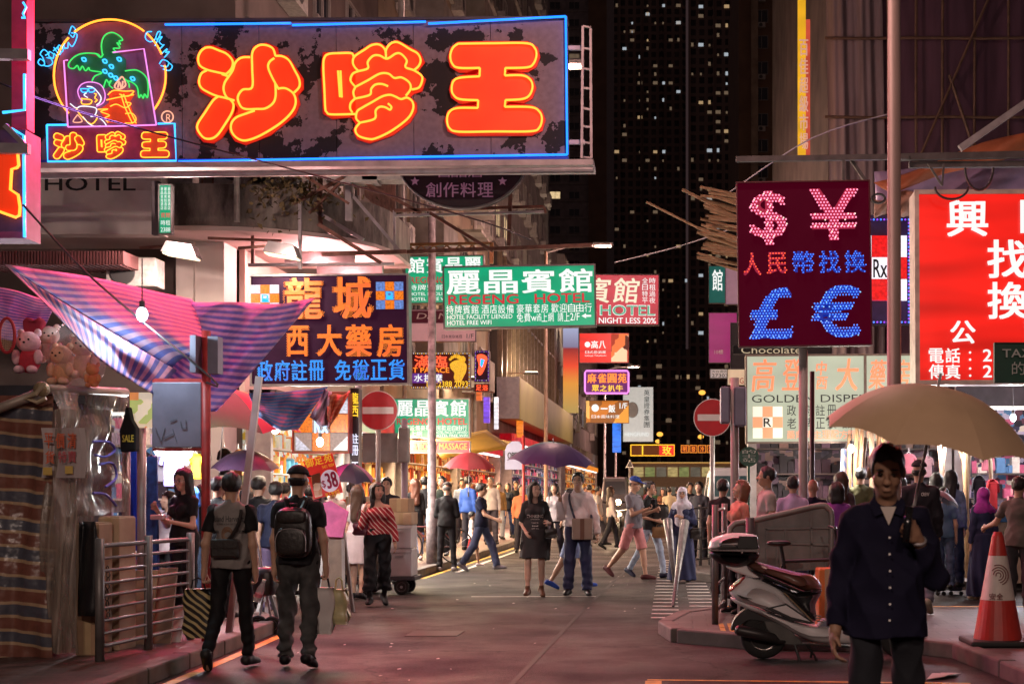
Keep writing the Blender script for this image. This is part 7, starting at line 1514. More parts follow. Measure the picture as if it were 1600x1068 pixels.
def sling(label, t_, L, pts_body, m, box, boxrot=0., strapr=.014):
    s_ = thing('shoulder_bag', label, 'bag', L(box[0])); MB().tube([L(q) for q in spline(pts_body, False, 4)], strapr, 6).build('strap', m, s_)
    c = Vector(L(box[0])); w, h, d = box[1]; o = MB().box(c.x-w/2, c.x+w/2, c.y-d/2, c.y+d/2, c.z-h/2, c.z+h/2).build('bag_body', m, s_, bevel=.02); MB().box(c.x-w/2+.01, c.x+w/2-.01, c.y-d/2-.008, c.y-d/2+.001, c.z+.0, c.z+h/2-.01).build('flap', m, s_, bevel=.004); o2 = s_; o2.rotation_euler = (0,boxrot,0) if not boxrot else (0,0,0)
    return s_
sling('black sling bag across the back of the man in the raglan tee', t, L, [(-.13,.13,1.40),(-.12,.145,1.3),(-.06,.15,1.18),(.02,.15,1.1)], mat('black_leather', (.02,.017,.016), rough=.4, var=.2, bump=.2, scale=30), ((.0,.165,1.06),(.24,.16,.07)))
camo = mat('camo_grey', (.055,.055,.055), rough=.85, var=.6, scale=7, detail=2)
t, J, L, tp = person('person seen from behind in black tee with black backpack and camouflage trousers', 466, 12.2, 1.70, 182, h=.010, hair=('cap','black'), cap=cl('#141316'), top=TEE(blk2, fold=.008), bot=TR(camo, kind='jogger', t=.018, fold=.010), shoes='#151417', pose=dict(legL=(6,-2,0,.03), legR=(-4,-16,16,.03), armL=((.13,.10,-1),(.02,-.10,-1)), armR=((-.22,.02,-1),(-.06,-.10,-1)), head=(-8,4), handR=dict(curl=75), handL=dict(curl=40)))
bp = thing('backpack', 'black leather backpack worn by the man in camouflage trousers', 'backpack', L((0,.17,1.0))); lea = mat('black_leather', (.02,.017,.016))
def sof(c, r, m, nm, root, e=.55):
    b = MB().ball((0,0,0), (1,1,1), 20, 12); c = Vector(c); b.v = [tuple(c + Vector([math.copysign(abs(q)**e, q)*rr for q, rr in zip(v, r)])) for v in b.v]; return b.build(nm, m, root, smooth=True)
sof(L((0,.185,1.16)), (.155,.075,.215), lea, 'main_compartment', bp); sof(L((0,.255,1.09)), (.125,.035,.12), lea, 'front_pocket', bp); sof(L((0,.24,1.30)), (.13,.04,.06), lea, 'flap', bp)
MB().tube([L(q) for q in ((-.03,.17,1.37),(-.03,.18,1.41),(.03,.18,1.41),(.03,.17,1.37))], .008, 6).build('handle', lea, bp); MB().tube([L(q) for q in spline(((-.125,.28,1.0),(-.125,.288,1.12),(-.07,.288,1.19),(.07,.288,1.19),(.125,.288,1.12),(.125,.28,1.0)), False, 4)], .004, 5).build('zip', steel, bp)
for sg in (1,-1): MB().tube([L(q) for q in spline([(sg*.06,.15,1.36),(sg*.095,.06,1.455),(sg*.11,-.06,1.42),(sg*.125,-.12,1.3),(sg*.14,-.05,1.05),(sg*.12,.13,.98)], False, 4)], .019, 6).build('strap', lea, bp)
hR = L(J['wrR']+J['fdR']*.09)
bag('shopping_bag', 'tall white and black paper shopping bag carried by the man with the backpack', hR+Vector((-.02,-.02,-.08)), .17, .40, .08, mat('white_carrier', (.62,.58,.56), rough=.4, var=.1, bump=.3), .09, blk, flare=1.05)
bag('plastic_bag', 'yellowish plastic carrier bag behind the white shopping bag', hR+Vector((.09,.06,-.10)), .12, .30, .12, mat('yellow_carrier', (.50,.45,.24), rough=.3, var=.25, bump=.6, scale=9), .10, flare=1.6)
# --- women by the trolley
ivory = mat('ivory_dress', (.62,.57,.62), rough=.8, var=.08, scale=9)
person('person with long brown hair in a pale short dress seen from behind', 560, 20.0, 1.60, 165, fem=True, skin='fair', hair=('long','brown'), top=dict(m=ivory, sl=.7, hem=.95), bot=dict(m=ivory, kind='dress', hem=.55, wide=.215, top=1.04), shoes='#141214', pose=dict(legL=(4,2,0,.0), legR=(-6,-14,10,.02), armR=((-.12,-.15,-1),(.25,-.8,-.3))))
rs = stripes('red_stripe_blouse', [('#8e1220',1.5),('#c9b3aa',.5)], .050, (.75,0,.66), wob=.10, rough=.8)
t, J, L, tp = person('person in off-shoulder red striped blouse and wide black trousers talking on a phone', 590, 18.9, 1.62, 14, h=.012, fem=True, skin='mid', hair=('long','black'), face=True, lipm=lip_r, top=dict(m=rs, sl=1.9, hem=.99, t=.010, sr=.016, offsh=1, fold=.008), bot=dict(m=blk, kind='wide', len=.86, t=.02, top=1.08, fold=.009), shoes=dict(c='#121012', high=.09), pose=dict(legR=(8,2,0,.02), legL=(-8,-18,20,.0), armR=((-.30,-.25,-1),(.18,-.25,1)), armL=((.26,.05,-1),(.12,-.25,-1)), head=(24,3), handR=dict(curl=45, n=(1,0,0))))
c = Vector(L(J['H']((-.088,-.03,1.575)))); tag(MB().box(c.x-.008,c.x+.008,c.y-.035,c.y+.035,c.z-.075,c.z+.075).build('mobile_phone', mat('phone_black', (.01,.01,.012), rough=.15, var=0), bevel=.006), 'black mobile phone held to the ear of the woman in red stripes', 'phone')
bag('handbag', 'dark red handbag at the side of the woman in red stripes', L((-.24,-.05,1.16)), .18, .17, .08, mat('oxblood_leather', (.09,.015,.03), rough=.35, var=.2), .17)
# --- people round the stickered post
person('person in black cap and black clothes standing with back turned by the stickered post', 698, 27.2, 1.70, 178, z=.0, hair=('cap','grey'), cap=cl('#55504e'), top=LONG(blk), bot=TR(blk2, kind='slim'), shoes='#8a8684', pose=dict(armL=((.14,-.1,-1),(-.3,-.9,.1)), armR=((-.14,-.1,-1),(.3,-.9,.1)), head=(0,18), legL=(2,0,0,.06), legR=(2,0,0,.06)))
person('person in navy tee and dark jeans striding to the right past the bicycle', 752, 27.4, 1.72, 82, hair=('short','black'), top=TEE(navy), bot=TR(denim if False else mat('dark_jeans', (.05,.065,.13), rough=.85, var=.2)), shoes='#6f6d74', pose=dict(legL=(26,14,-4,.0), legR=(-18,-34,26,.0), armR=((-.1,-.5,-1),(0,-.9,-.35)), armL=((.1,.4,-1),(0,-.1,-1)), head=(0,6)), face=True)
person('child in white top and red shorts beside the striding man', 738, 28.6, 1.12, 95, hair=('short','black'), top=TEE(wht), bot=TR(cl('#8a1c20'), len=.42), shoes='#c8bcbc', pose=WALK)
person('older person in white shirt and grey trousers standing on the left kerb', 767, 38, 1.80, 20, z=.13, hair=('crop','grey'), top=LONG(wht, collar=1), bot=TR(cl('#4a4550')), shoes='#1a1618', pose=dict(head=(-30,6)), belly=.03, face=True)
person('bearded person in dark green printed jacket facing the camera behind the post', 690, 31, 1.74, -12, z=.13, hair=('short','black'), top=LONG(cl('#1d2a26')), bot=TR(blk), face=True)
person('person with reddish hair in a short black dress looking into the orange shop', 648, 29, 1.66, 200, z=.13, fem=True, hair=('long','red'), top=dict(m=blk, sl=1.9, hem=.95), bot=dict(m=blk, kind='dress', hem=.60, wide=.2), shoes='#c0b0a8')
person('person in dark jacket half hidden behind the stickered post', 664, 30.5, 1.72, 170, z=.13, top=LONG(blk2), bot=TR(denim))
person('person in dark tee looking at the camera from behind the trolley', 604, 23.6, 1.76, 6, face=True, skin='fair', top=TEE(cl('#26242a')), bot=TR(blk), hair=('short','black'))
person('person in coral top under the navy and magenta umbrella', 549, 23.4, 1.68, 175, top=TEE(cl('#d8624e')), bot=TR(blk), hair=('crop','black'))
# --- the couple under the purple umbrella
dr = mat('black_jersey', (.014,.013,.015), rough=.8, var=.2)
t, J, L, tp = person('person in black slogan dress and ankle boots walking under the purple umbrella', 836, 20.5, 1.63, 6, h=.012, fem=True, skin='fair', hair=('long','black'), face='smile', lipm=lip_r, top=dict(m=dr, sl=.95, hem=.80, t=.022, loose=.03, scoop=.02, neck=.09), bot=dict(m=dr, kind='dress', hem=.60, wide=.235, t=.022, nf=7), shoes=dict(c='#5a3a26', high=.05), pose=dict(legR=(8,3,0,.02), legL=(-3,-10,14,.0), armR=((-.26,.12,-1),(.30,-.75,-.55)), armL=((.28,-.05,-1),(-.1,-.8,.05)), head=(28,-2)))
pw = mat('white_slogan', (.70,.66,.64), var=0)
for s, x, z0, z1 in (('THINKING', .125, 1.185, 1.235),('of somebody', .07, 1.155, 1.17),('I want to', .05, 1.105, 1.12),('travel', .045, 1.055, 1.075),('with you', .055, 1.01, 1.03)): print_on(tp['top'], s, (-x,x,z0,z1), pw, bold=.01)
for i, (s, x) in enumerate((('ON A DAY LIKE THIS', .10),('IN A CITY', .065),('OF LIGHT', .05),('ALL', .03),('DAY', .03))): print_on(tp['top'], s, (-x+.02,x+.02,.955-i*.033,.978-i*.033), pw, bold=.01)
bag('handbag', 'small black handbag at the hip of the woman in the slogan dress', L((.24,-.12,1.02)), .15, .14, .07, lea, .12)
t, J, L, tp = person('tall smiling person in pale shirt and navy trousers holding the purple umbrella', 903, 20.8, 1.79, 2, h=.012, skin='mid', hair=('short','black'), face='smile', belly=.025, top=dict(m=mat('pale_pink_shirt', (.80,.70,.70), rough=.8, var=.06, scale=9), sl=1.95, hem=.97, collar=1, vneck=.07, t=.016, fold=.010), bot=TR(mat('navy_trousers', (.02,.023,.07), rough=.75, var=.15), top=1.04, t=.016), shoes='#191114', pose=dict(legR=(4,2,0,.05), legL=(2,-4,4,.05), armR=((-.34,-.22,-1),(.02,-.35,1)), armL=((.30,.05,-1),(.12,-.12,-1)), head=(-8,-4), handR=dict(curl=85, n=(0,0,0)), handL=dict(curl=45)))
MB().box(*[0]*0) if False else None
taupe = mat('taupe_canvas', (.26,.19,.15), rough=.7, var=.12)
sb = thing('shoulder_bag', 'taupe messenger bag with a brown stripe worn by the tall man in the pale shirt', 'bag', L((.07,-.20,.94))); c = Vector(L((.07,-.19,.93))); MB().box(c.x-.15,c.x+.15,c.y-.05,c.y+.04,c.z-.15,c.z+.16).build('bag_body', taupe, sb, bevel=.018); MB().box(c.x-.03,c.x+.03,c.y-.056,c.y-.051,c.z-.145,c.z+.155).build('stripe', mat('brown_webbing', (.12,.05,.03), var=.1), sb)
MB().tube([L(q) for q in spline([(-.11,.0,1.455),(-.12,-.09,1.36),(-.08,-.145,1.2),(-.03,-.175,1.06)], False, 5)], .017, 6).build('strap', navyc, sb); MB().tube([L(q) for q in spline([(.20,-.12,1.06),(.16,.06,1.2),(-.06,.10,1.43),(-.11,.0,1.455)], False, 5)], .017, 6).build('strap', navyc, sb)
person('person in pale shorts and bright blue trainers passing behind the tall man', 893, 22.3, 1.60, 95, hair=('crop','black'), top=TEE(cl('#b8a8a4')), bot=TR(cl('#7d8fb5'), len=.45), shoes='#2348a8', pose=dict(legL=(24,12,-4,0), legR=(-20,-30,22,0)))
# --- couple crossing on the right
t, J, L, tp = person('person in blue cap, grey tee and pink shorts looking at a phone while crossing', 990, 24.6, 1.80, 62, h=.013, skin='mid', hair=('cap','brown'), cap=cl('#20408c'), face=True, top=TEE(mat('grey_panel_tee', (.17,.16,.18), rough=.85, var=.2, scale=2.5)), bot=TR(cl('#c08080'), len=.47, t=.02), shoes='#4a2024', pose=dict(legR=(-22,-42,32,0), legL=(16,8,-2,0), armR=((-.14,-.35,-1),(.3,-1,.35)), armL=((.14,-.3,-1),(-.1,-1,.3)), head=(6,14), handR=dict(curl=50, n=(0,0,1)), handL=dict(curl=50)), belly=.02)
c = Vector(L(J['wrR']+J['fdR']*.12)); tag(MB().box(c.x-.04,c.x+.04,c.y-.006,c.y+.006,c.z,c.z+.14).build('mobile_phone', mat('phone_black', (.01,.01,.012)), bevel=.006), 'mobile phone in the hand of the man in the blue cap', 'phone')
t, J, L, tp = person('person in black top and light jeans crossing beside the man in the blue cap', 1016, 25.2, 1.74, 60, h=.014, fem=True, skin='mid', hair=('bun','black'), face=True, top=TEE(blk), bot=TR(ldenim, kind='slim'), shoes='#1c2036', pose=dict(legR=(-20,-34,24,0), legL=(20,10,-4,0), armR=((-.14,.1,-1),(.3,-.8,-.2)), head=(4,2)))
bag('backpack', 'black backpack carried on the front by the woman crossing in light jeans', L((.02,-.20,1.32)), .26, .34, .14, lea, .05, cat='backpack'); bag('handbag', 'brown leather shoulder bag of the woman crossing in light jeans', L((-.02,-.22,.93)), .28, .2, .10, mat('tan_leather', (.22,.12,.05), rough=.45, var=.2), .05)
# --- woman with the white headscarf, and the wrapped pole
nav = mat('navy_robe', (.018,.024,.075), rough=.85, var=.2, scale=5)
t, J, L, tp = person('person in white headscarf and long navy dress standing by the crossing', 1066, 23.9, 1.60, -14, h=.013, fem=True, skin='mid', hair=('veil', mat('white_scarf', (.55,.52,.60), rough=.85, var=.18, scale=9)), face=True, top=dict(m=nav, sl=1.9, hem=.92, t=.02, sr=.02), bot=dict(m=nav, kind='dress', hem=.05, wide=.27, t=.02), shoes='#2a1c18', pose=dict(armR=((-.24,-.1,-1),(-.05,-.5,-.6)), armL=((.26,-.1,-1),(-.75,-.7,.35)), head=(12,4)))
bag('handbag', 'black handbag beside the woman in the white headscarf', L((.26,-.06,.98)), .16, .17, .07, lea, .16)
for k, (x0, y0, x1, y1, lab) in enumerate(((1043,812,1054,905,'long umbrella wrapped in clear plastic leaning by the woman in the white headscarf'),(1070,815,1052,945,'second plastic wrapped umbrella leaning across the first one'))):
    tag(MB().tube([P(x0,y0,22.6-.2*k), P((x0+x1)/2,(y0+y1)/2,22.3-.5*k), Vector((XX(x1,19.5), GY(y1+3) if k else 22.2, .02))], [.075,.05,.02], 8).build('wrapped_umbrella', mat('grey_wrap', (.17,.155,.16), rough=.3, var=.35, scale=12, bump=.6), smooth=True), lab, 'wrapped umbrella')
# --- on the island and behind it
t, J, L, tp = person('person with auburn shoulder length hair in a peach tee looking up the street', 1155, 16.2, 1.52, -66, z=.13, h=.012, fem=True, skin='fair', hair=('bob','auburn'), face=True, top=TEE(cl('#c98474')), bot=TR(blk, kind='slim'), pose=dict(head=(-4,-10)))
person('person in white tee with a dark shoulder bag behind the grey barrier', 1197, 15.9, 1.67, -78, z=.13, h=.013, hair=('crop','black'), face=True, skin='tan', top=TEE(cl('#a89c98')), bot=TR(blk), pose=dict(head=(-8,0)))
person('person in lilac hooded top with back turned behind the barrier', 1239, 16.8, 1.58, 172, z=.13, hair=('crop','black'), top=LONG(cl('#b09ac0'), t=.022), bot=TR(denim), fem=True)
person('person with shaved head in navy top behind the barrier', 1270, 17.8, 1.55, 180, z=.13, hair=('bald','black'), skin='tan', top=TEE(navy), bot=TR(blk))
person('person in purple jacket with dark bob by the thin dark post', 1307, 16.9, 1.50, 176, z=.13, hair=('bob','black'), fem=True, top=LONG(cl('#7a3a8e'), t=.022), bot=TR(blk))
person('person with long dark hair in dark top beyond the purple jacket', 1314, 19.5, 1.66, 178, z=.13, fem=True, hair=('long','brown'), top=LONG(cl('#3a2c34')), bot=TR(blk))
person('person in black beside the auburn haired woman, mostly hidden', 1130, 18.4, 1.55, 160, z=.13, top=TEE(blk), bot=TR(blk))
# --- man in the foreground with the beige umbrella
sh_m = mat('dark_blue_shirt', (.010,.009,.024), rough=.85, spec=.15, var=.15, scale=7, bump=.1)
t, J, L, tp = person('person in dark blue button shirt walking towards the camera under the beige umbrella', 1385, 6.55, 1.72, -3, h=.0075, skin='tan_shaded', hair=('crop','black'), face='dim', lipm=SK['deep'], belly=.022, top=dict(m=sh_m, sl=1.92, hem=.84, collar=1, vneck=.10, t=.013, loose=.008, fold=.010), bot=TR(mat('black_trousers', (.008,.009,.014), rough=.9, var=.2), t=.004), pose=dict(legR=(10,2,0,.03), legL=(-8,-22,16,.03), sw=.148, armR=((-.25,.10,-1),(-.10,-.35,-1)), armL=((.30,.10,-1),(-.42,-.62,.80)), head=(-4,19,0), handL=dict(curl=82, n=(-.6,.5,0), thumb=(-1,0,.3)), handR=dict(curl=32)))
ib = J['T']; pv = lambda nm, q, n, m: None
b = MB()
for i in range(6): q = L(ib((0,-.152-.02*(i in (2,3,4)),1.30-.075*i))); b.lathe([(.0055,0),(.0055,-.004)], q, 8, 'y')
btn = b.build('shirt_buttons', swhite, None); btn.parent = t; btn.matrix_parent_inverse = Matrix.LocRotScale(t.location, t.rotation_euler, t.scale).inverted(); btn['kind'] = 'stuff'
def flap(pts, m, nm, th=.006):
    o = MB().poly([L(q) for q in pts], (0,.008,0)).build(nm, m, None); o.parent = t; o.matrix_parent_inverse = Matrix.LocRotScale(t.location, t.rotation_euler, t.scale).inverted(); return o
for sg in (1,-1): flap([(sg*.012,-.098,1.415),(sg*.065,-.055,1.485),(sg*.082,-.055,1.455),(sg*.062,-.108,1.395)], sh_m, 'collar')
flap([(-.036,-.094,1.44),(.036,-.094,1.44),(0,-.122,1.355)], cl('#b8aca4'), 'undershirt')
0 and flap([(.045,-.148,1.30),(.125,-.135,1.30),(.125,-.140,1.20),(.085,-.150,1.185),(.045,-.152,1.20)], sh_m, 'pocket')
wl = L(J['wrL']); tag(MB().tube([wl + Vector((.032*math.cos(a), .03*math.sin(a)*.8, .03*math.sin(a)*.6)) for a in [i*math.pi/8 for i in range(16)]], .008, 6, True).build('wristwatch', steel), 'steel wristwatch on the man under the beige umbrella', 'watch')
hb = Vector(L(J['wrL']+J['fdL']*.10)); tag(MB().tube([hb+Vector((-.03,-.03,-.08)), hb+Vector((-.01,-.02,.08))], .018, 10).build('umbrella_grip', mat('phone_black', (.01,.01,.012)), smooth=True), 'black umbrella grip in the fist of the man in the dark blue shirt', 'umbrella grip')
# --- behind him
t, J, L, tp = person('person in black cap and dark jacket with white sleeve piping, back turned, pale jeans', 1436, 16.3, 1.72, 168, z=.13, h=.013, hair=('cap','black'), cap=blk2, skin='tan', top=LONG(cl('#26242c'), t=.024), bot=TR(cl('#6f7080')), shoes='#9a9484', pose=WALK)
print_on(tp['top'], 'CREW', (-.12,-.03,1.33,1.37), swhite, 1)
person('person with long dark hair in denim jacket by the bamboo poles', 1486, 20.6, 1.70, 158, z=.13, fem=True, h=.014, hair=('long','black'), top=LONG(denim, t=.02), bot=TR(cl('#2a3048')))
person('person in magenta headscarf and long navy dress with back turned', 1536, 20.0, 1.58, 196, fem=True, h=.013, hair=('hijab', mat('magenta_scarf', (.38,.03,.34), rough=.75, var=.3, scale=14)), top=dict(m=nav, sl=1.9, hem=.9, t=.022), bot=dict(m=nav, kind='dress', hem=.06, wide=.25, t=.02), shoes='#6a4a38')
person('person in olive grey tee at the right edge reaching out to the headscarf', 1592, 16.9, 1.70, 150, h=.013, hair=('crop','black'), skin='tan', top=TEE(cl('#5a544e')), bot=TR(cl('#38363a')), pose=dict(armL=((.65,-.45,-.9),(.75,-.65,-.25)), handL=dict(curl=45)))
person('child in blue beside the denim jacket, under the folding umbrella', 1474, 20.2, 1.45, 175, z=.13, top=TEE(cl('#5a7a98')), bot=TR(denim))
# --- the market crowd on the left
t, J, L, tp = person('person with long dark hair and glasses eating from a paper tray behind the railing', 288, 14.5, 1.62, -32, z=.13, h=.011, fem=True, skin='fair', hair=('long','black'), face='smile', glasses=True, top=TEE(blk), bot=TR(blk), pose=dict(armR=((-.2,-.3,-1),(.15,-.7,.75)), armL=((.22,-.2,-1),(-.5,-1,.25)), head=(8,14), handR=dict(curl=60), handL=dict(curl=35, n=(0,0,1))))
c = Vector(L(J['wrL']+J['fdL']*.10)); tag(MB().box(c.x-.08,c.x+.05,c.y-.06,c.y+.05,c.z,c.z+.05).build('food_tray', mat('paper_tray', (.62,.50,.52), var=.15), bevel=.012), 'pink and white paper food tray in the hands of the eating woman', 'food tray')
for a in (('person in black tee seen in profile left of the raglan tee', 341, 15.6, 1.55, 150, 'crop', TEE(blk), TR(blk), .012), ('person with dark hair in black tee deep in the market crowd', 318, 18.6, 1.62, 160, 'short', TEE(blk2), TR(denim), .016), ('person in black tee with thick hair between the two young men', 405, 18.2, 1.70, 165, 'short', TEE(blk), TR(cl('#8a7068'), len=.45), .015), ('person in navy shirt with mauve trousers ahead of the backpack', 431, 17.4, 1.64, 186, 'short', TEE(navy, t=.018), TR(cl('#6a5a78')), .015), ('person in pale blouse at the left stall, mostly hidden', 262, 17.0, 1.52, -40, 'bob', TEE(cl('#a8989c')), TR(blk), .016), ('person at the stall in orange top under the parasol', 372, 20.4, 1.62, 10, 'short', TEE(cl('#a85a3a')), TR(blk), .018), ('person in dark purple top near the price board', 500, 21.6, 1.64, 175, 'bob', TEE(cl('#3c2848')), TR(blk), .018), ('person in grey tee packed between the parasol and the red post', 352, 19.6, 1.66, 190, 'short', TEE(cl('#55505a')), TR(blk), .018), ('person with bob hair in black near the slanting pole', 388, 19.2, 1.58, 140, 'bob', TEE(blk2), TR(blk), .018), ('person in white top beyond the pink board cover', 520, 22.4, 1.66, 175, 'crop', TEE(wht), TR(blk), .018), ('person in maroon top beside the easel board', 486, 19.6, 1.62, 170, 'short', TEE(cl('#5a1c28')), TR(blk), .016), ('person in teal top behind the navy shirt', 446, 20.8, 1.66, 170, 'crop', TEE(cl('#245058')), TR(blk), .018)):
    person(a[0], a[1], a[2], a[3], a[4], z=.13 if a[2] < 16.3 else 0., h=a[8], hair=(a[5],'black'), top=a[6], bot=a[7], pose=WALK if a[1] in (405,) else {})
# --- farther walkers; figures of one build share their mesh
crowd = [('tan jacket and pale jeans', 779, 42, '#8a6a42', '#a8b0bc', 20, 0), ('dark denim jacket and blue jeans', 793, 43, '#1c2434', '#3a5080', -10, 1), ('black jacket over white shirt', 806, 44, '#141216', '#2a2830', 5, 0), ('blue shirt by the red umbrella', 732, 34, '#24489c', '#2a2a38', 150, 0), ('cream top looking into the gift shop', 712, 45, '#c8b098', '#2a2630', -60, 1),
 ('orange tee behind the slogan dress', 815, 36, '#b86a48', '#2c2830', 10, 0), ('white blouse raising a phone', 866, 31, '#a8a0a4', '#241e28', -10, 1), ('white shirt by the umbrella shaft', 921, 46, '#c8c0b8', '#28242c', 160, 0), ('white tee walking to the right', 935, 40, '#c4bcb4', '#38333c', 80, 2), ('white vest and dark trousers with long fair hair', 955, 38, '#c8b8b0', '#28262c', 100, 3),
 ('grey jacket near the far railing', 1092, 30, '#3c3a40', '#1c1c22', -20, 0), ('black coat beyond the headscarf', 1078, 37, '#16141a', '#16141a', 15, 0), ('pale shirt carrying a backpack at the crossing', 1046, 44, '#b8a890', '#3a3440', 170, 2), ('brown top at the far crossing', 1035, 52, '#6a4430', '#1e1c22', -5, 1), ('dark suit at the far crossing', 1058, 56, '#1a1820', '#1a1820', 175, 0), ('pink top at the far crossing', 1012, 58, '#b86a78', '#2c3048', 30, 3), ('green tee near the bus', 1024, 68, '#3a5a3c', '#28262c', 0, 0), ('white top near the bus', 1040, 74, '#b8b0a8', '#2c2a34', 180, 1), ('grey tee by the dark van', 915, 58, '#6a6668', '#1e1c22', 20, 2), ('navy top by the dark van', 902, 62, '#1a2240', '#2e2a30', 200, 0), ('red top past the dark van', 985, 66, '#8a2828', '#26242a', 190, 3), ('yellow tee on the far left footway', 826, 62, '#b08a30', '#2c2c38', 170, 2), ('black tee on the far left footway', 838, 70, '#141318', '#3a4868', 5, 0), ('mauve blouse on the far left footway', 850, 78, '#8a6a88', '#242030', 0, 1), ('white shirt on the far left footway', 762, 50, '#c0b8b0', '#2a2630', 175, 0), ('violet tee by the gift shop', 745, 47, '#5a4478', '#22202a', 165, 3), ('dark dress by the massage strip sign', 676, 36, '#201820', '#201820', 190, 1), ('pale blue shirt by the massage strip sign', 722, 39, '#8a9ab8', '#2a2834', 10, 0), ('crimson jacket behind the older man', 752, 44, '#7a1c28', '#202028', 5, 0), ('grey hoodie beyond the white van', 1108, 45, '#5c585c', '#26242c', 175, 2), ('beige coat beyond the white van', 1125, 50, '#a08a6c', '#2c2830', 0, 1), ('olive jacket at the right stalls', 1345, 22.5, '#4a4a30', '#1c1a20', 172, 0), ('black top at the right stalls', 1408, 22, '#16141a', '#2c3044', 160, 1), ('white cap and plum top by the racks', 1462, 21.5, '#5c2c48', '#1c1a20', 200, 1)]
for i, (d, px, Y, c1, c2, yw, k) in enumerate(crowd):
    fem = k in (1, 3); person('person in ' + d, px, Y, 1.62 + .04*(i % 4) if fem else 1.68 + .03*(i % 4), yw, z=.13 if (px < 812 or (px > 1105 and Y < 46 and px > 1300)) else 0., h=.03 if Y > 33 else .02, fem=fem, skin=['mid','fair','tan'][i % 3], hair=(['short','long','crop','long'][k], ['black','black','black','brown'][k]), top=(TEE if k in (1,2) else LONG)(cl(c1)), bot=TR(cl(c2)), pose=[{}, WALK2, WALK, PHONE if False else WALK][k])
# ================================================================== VEHICLES AND SMALL THINGS
# ---- silver scooter on the island kerb
Y = 12.78; S1 = lambda u, v, d=0.: P(1090+u*.2434, 800+v*.2434, Y) + Vector((0,d,0))
silver = mat('scooter_silver', (.74,.70,.70), rough=.42, metal=.0, var=.05, scale=3, coat=.25); blackp = mat('black_plastic_trim', (.014,.013,.014), rough=.4, var=.2); rub = mat('tyre_rubber', (.015,.014,.014), rough=.8, var=.2, scale=30); chrome = mat('polished_metal', (.55,.5,.48), rough=.22, metal=.9, var=.05)
SCO = thing('motor_scooter', 'silver motor scooter with a top box parked at the island kerb', 'scooter', (XX(1260,Y),Y+.1,0))
def slab(q, d0, d1, nm, m, bev=.03, root=None, f=S1): return MB().poly([f(u,v,d0) for u, v in q], (0,d1-d0,0)).build(nm, m, root or SCO, bevel=bev)
def puff(q, d0, d1, nm, m, root=None, p=2.6, k=3):
    """a shell swelling from its outline to both sides"""
    q = spline(q, True, k); n = len(q); b = MB(); cu = sum(a[0] for a in q)/n; cv = sum(a[1] for a in q)/n; md, hd = (d0+d1)/2, (d1-d0)/2; ys = (-.995,-.93,-.8,-.55,0,.55,.8,.93,.995)
    for y in ys:
        sc = (1-abs(y)**p)**(1/p)*.5+.5 if abs(y) > .9 else (1-abs(y)**p)**(1/p)
        sc = max(.55, (1-abs(y)**p)**(1/p))
        b.v += [tuple(S1(cu+(a[0]-cu)*sc, cv+(a[1]-cv)*sc, md+hd*y)) for a in q]
    for r in range(len(ys)-1): b.f += [(r*n+i, r*n+(i+1) % n, (r+1)*n+(i+1) % n, (r+1)*n+i) for i in range(n)]
    for r, sg in ((0,1),(len(ys)-1,-1)):
        t3 = tessellate_polygon([[Vector((a[0],a[1],0)) for a in q]]); b.f += [tuple(r*n+i for i in t[::sg]) for t in t3]
    return b.build(nm, m, root or SCO, smooth=True)
puff([(205,505),(215,478),(300,416),(420,438),(545,500),(640,600),(742,700),(700,714),(600,692),(440,630),(300,585),(225,545)], -.05, .29, 'tail_panel', silver)
puff([(215,548),(300,590),(440,640),(620,705),(760,738),(860,750),(960,738),(1030,790),(1010,850),(860,852),(760,840),(640,792),(520,722),(380,652),(250,590)], -.03, .27, 'belly_panel', silver)
slab([(820,690),(905,712),(935,730),(870,752),(775,738)], -.02, .26, 'footboard', mat('footboard_grey', (.20,.19,.26), var=.2), .01)
puff([(395,432),(540,480),(640,520),(785,512),(800,530),(765,600),(772,690),(742,700),(640,600),(540,505)], .0, .24, 'under_seat', blackp)
seat_m = mat('brown_seat', (.13,.055,.038), rough=.38, var=.25, scale=5, bump=.1, coat=.25)
puff([(312,338),(325,320),(380,318),(500,350),(640,386),(738,404),(792,450),(805,492),(770,516),(700,512),(600,472),(480,420),(370,380)], -.03, .27, 'seat', seat_m)
puff([(335,368),(480,428),(600,480),(700,520),(770,520),(800,500),(806,512),(770,530),(690,532),(560,480),(420,425)], -.025, .265, 'seat_base', blackp)
slab([(180,352),(285,314),(352,312),(312,332),(330,372),(402,420),(365,424),(235,380)], .01, .23, 'grab_rail', silver, .02)
slab([(432,611),(566,580),(748,704),(716,712),(600,690)], -.052, -.03, 'side_vent', blackp, .004); slab([(478,612),(566,592),(722,698),(600,668)], -.060, -.050, 'side_vent_panel', silver, .004)
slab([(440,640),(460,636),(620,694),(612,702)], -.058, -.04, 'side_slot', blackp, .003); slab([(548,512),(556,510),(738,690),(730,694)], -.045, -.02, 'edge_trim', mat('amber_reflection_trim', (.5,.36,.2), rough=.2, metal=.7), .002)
for k in range(3): slab([(742+8*k,655+18*k),(790+8*k,660+18*k),(794+8*k,668+18*k),(746+8*k,662+18*k)], -.03, .0, 'leg_louvre', chrome, .002)
slab([(245,520),(300,540),(352,552),(310,552),(345,566),(280,548)], -.056, -.045, 'decal', blackp, 0)
puff([(203,505),(222,470),(296,418),(306,428),(245,478),(214,512)], .0, .24, 'tail_light', mat('tail_light_red', (.45,.02,.02), rough=.2, var=0))
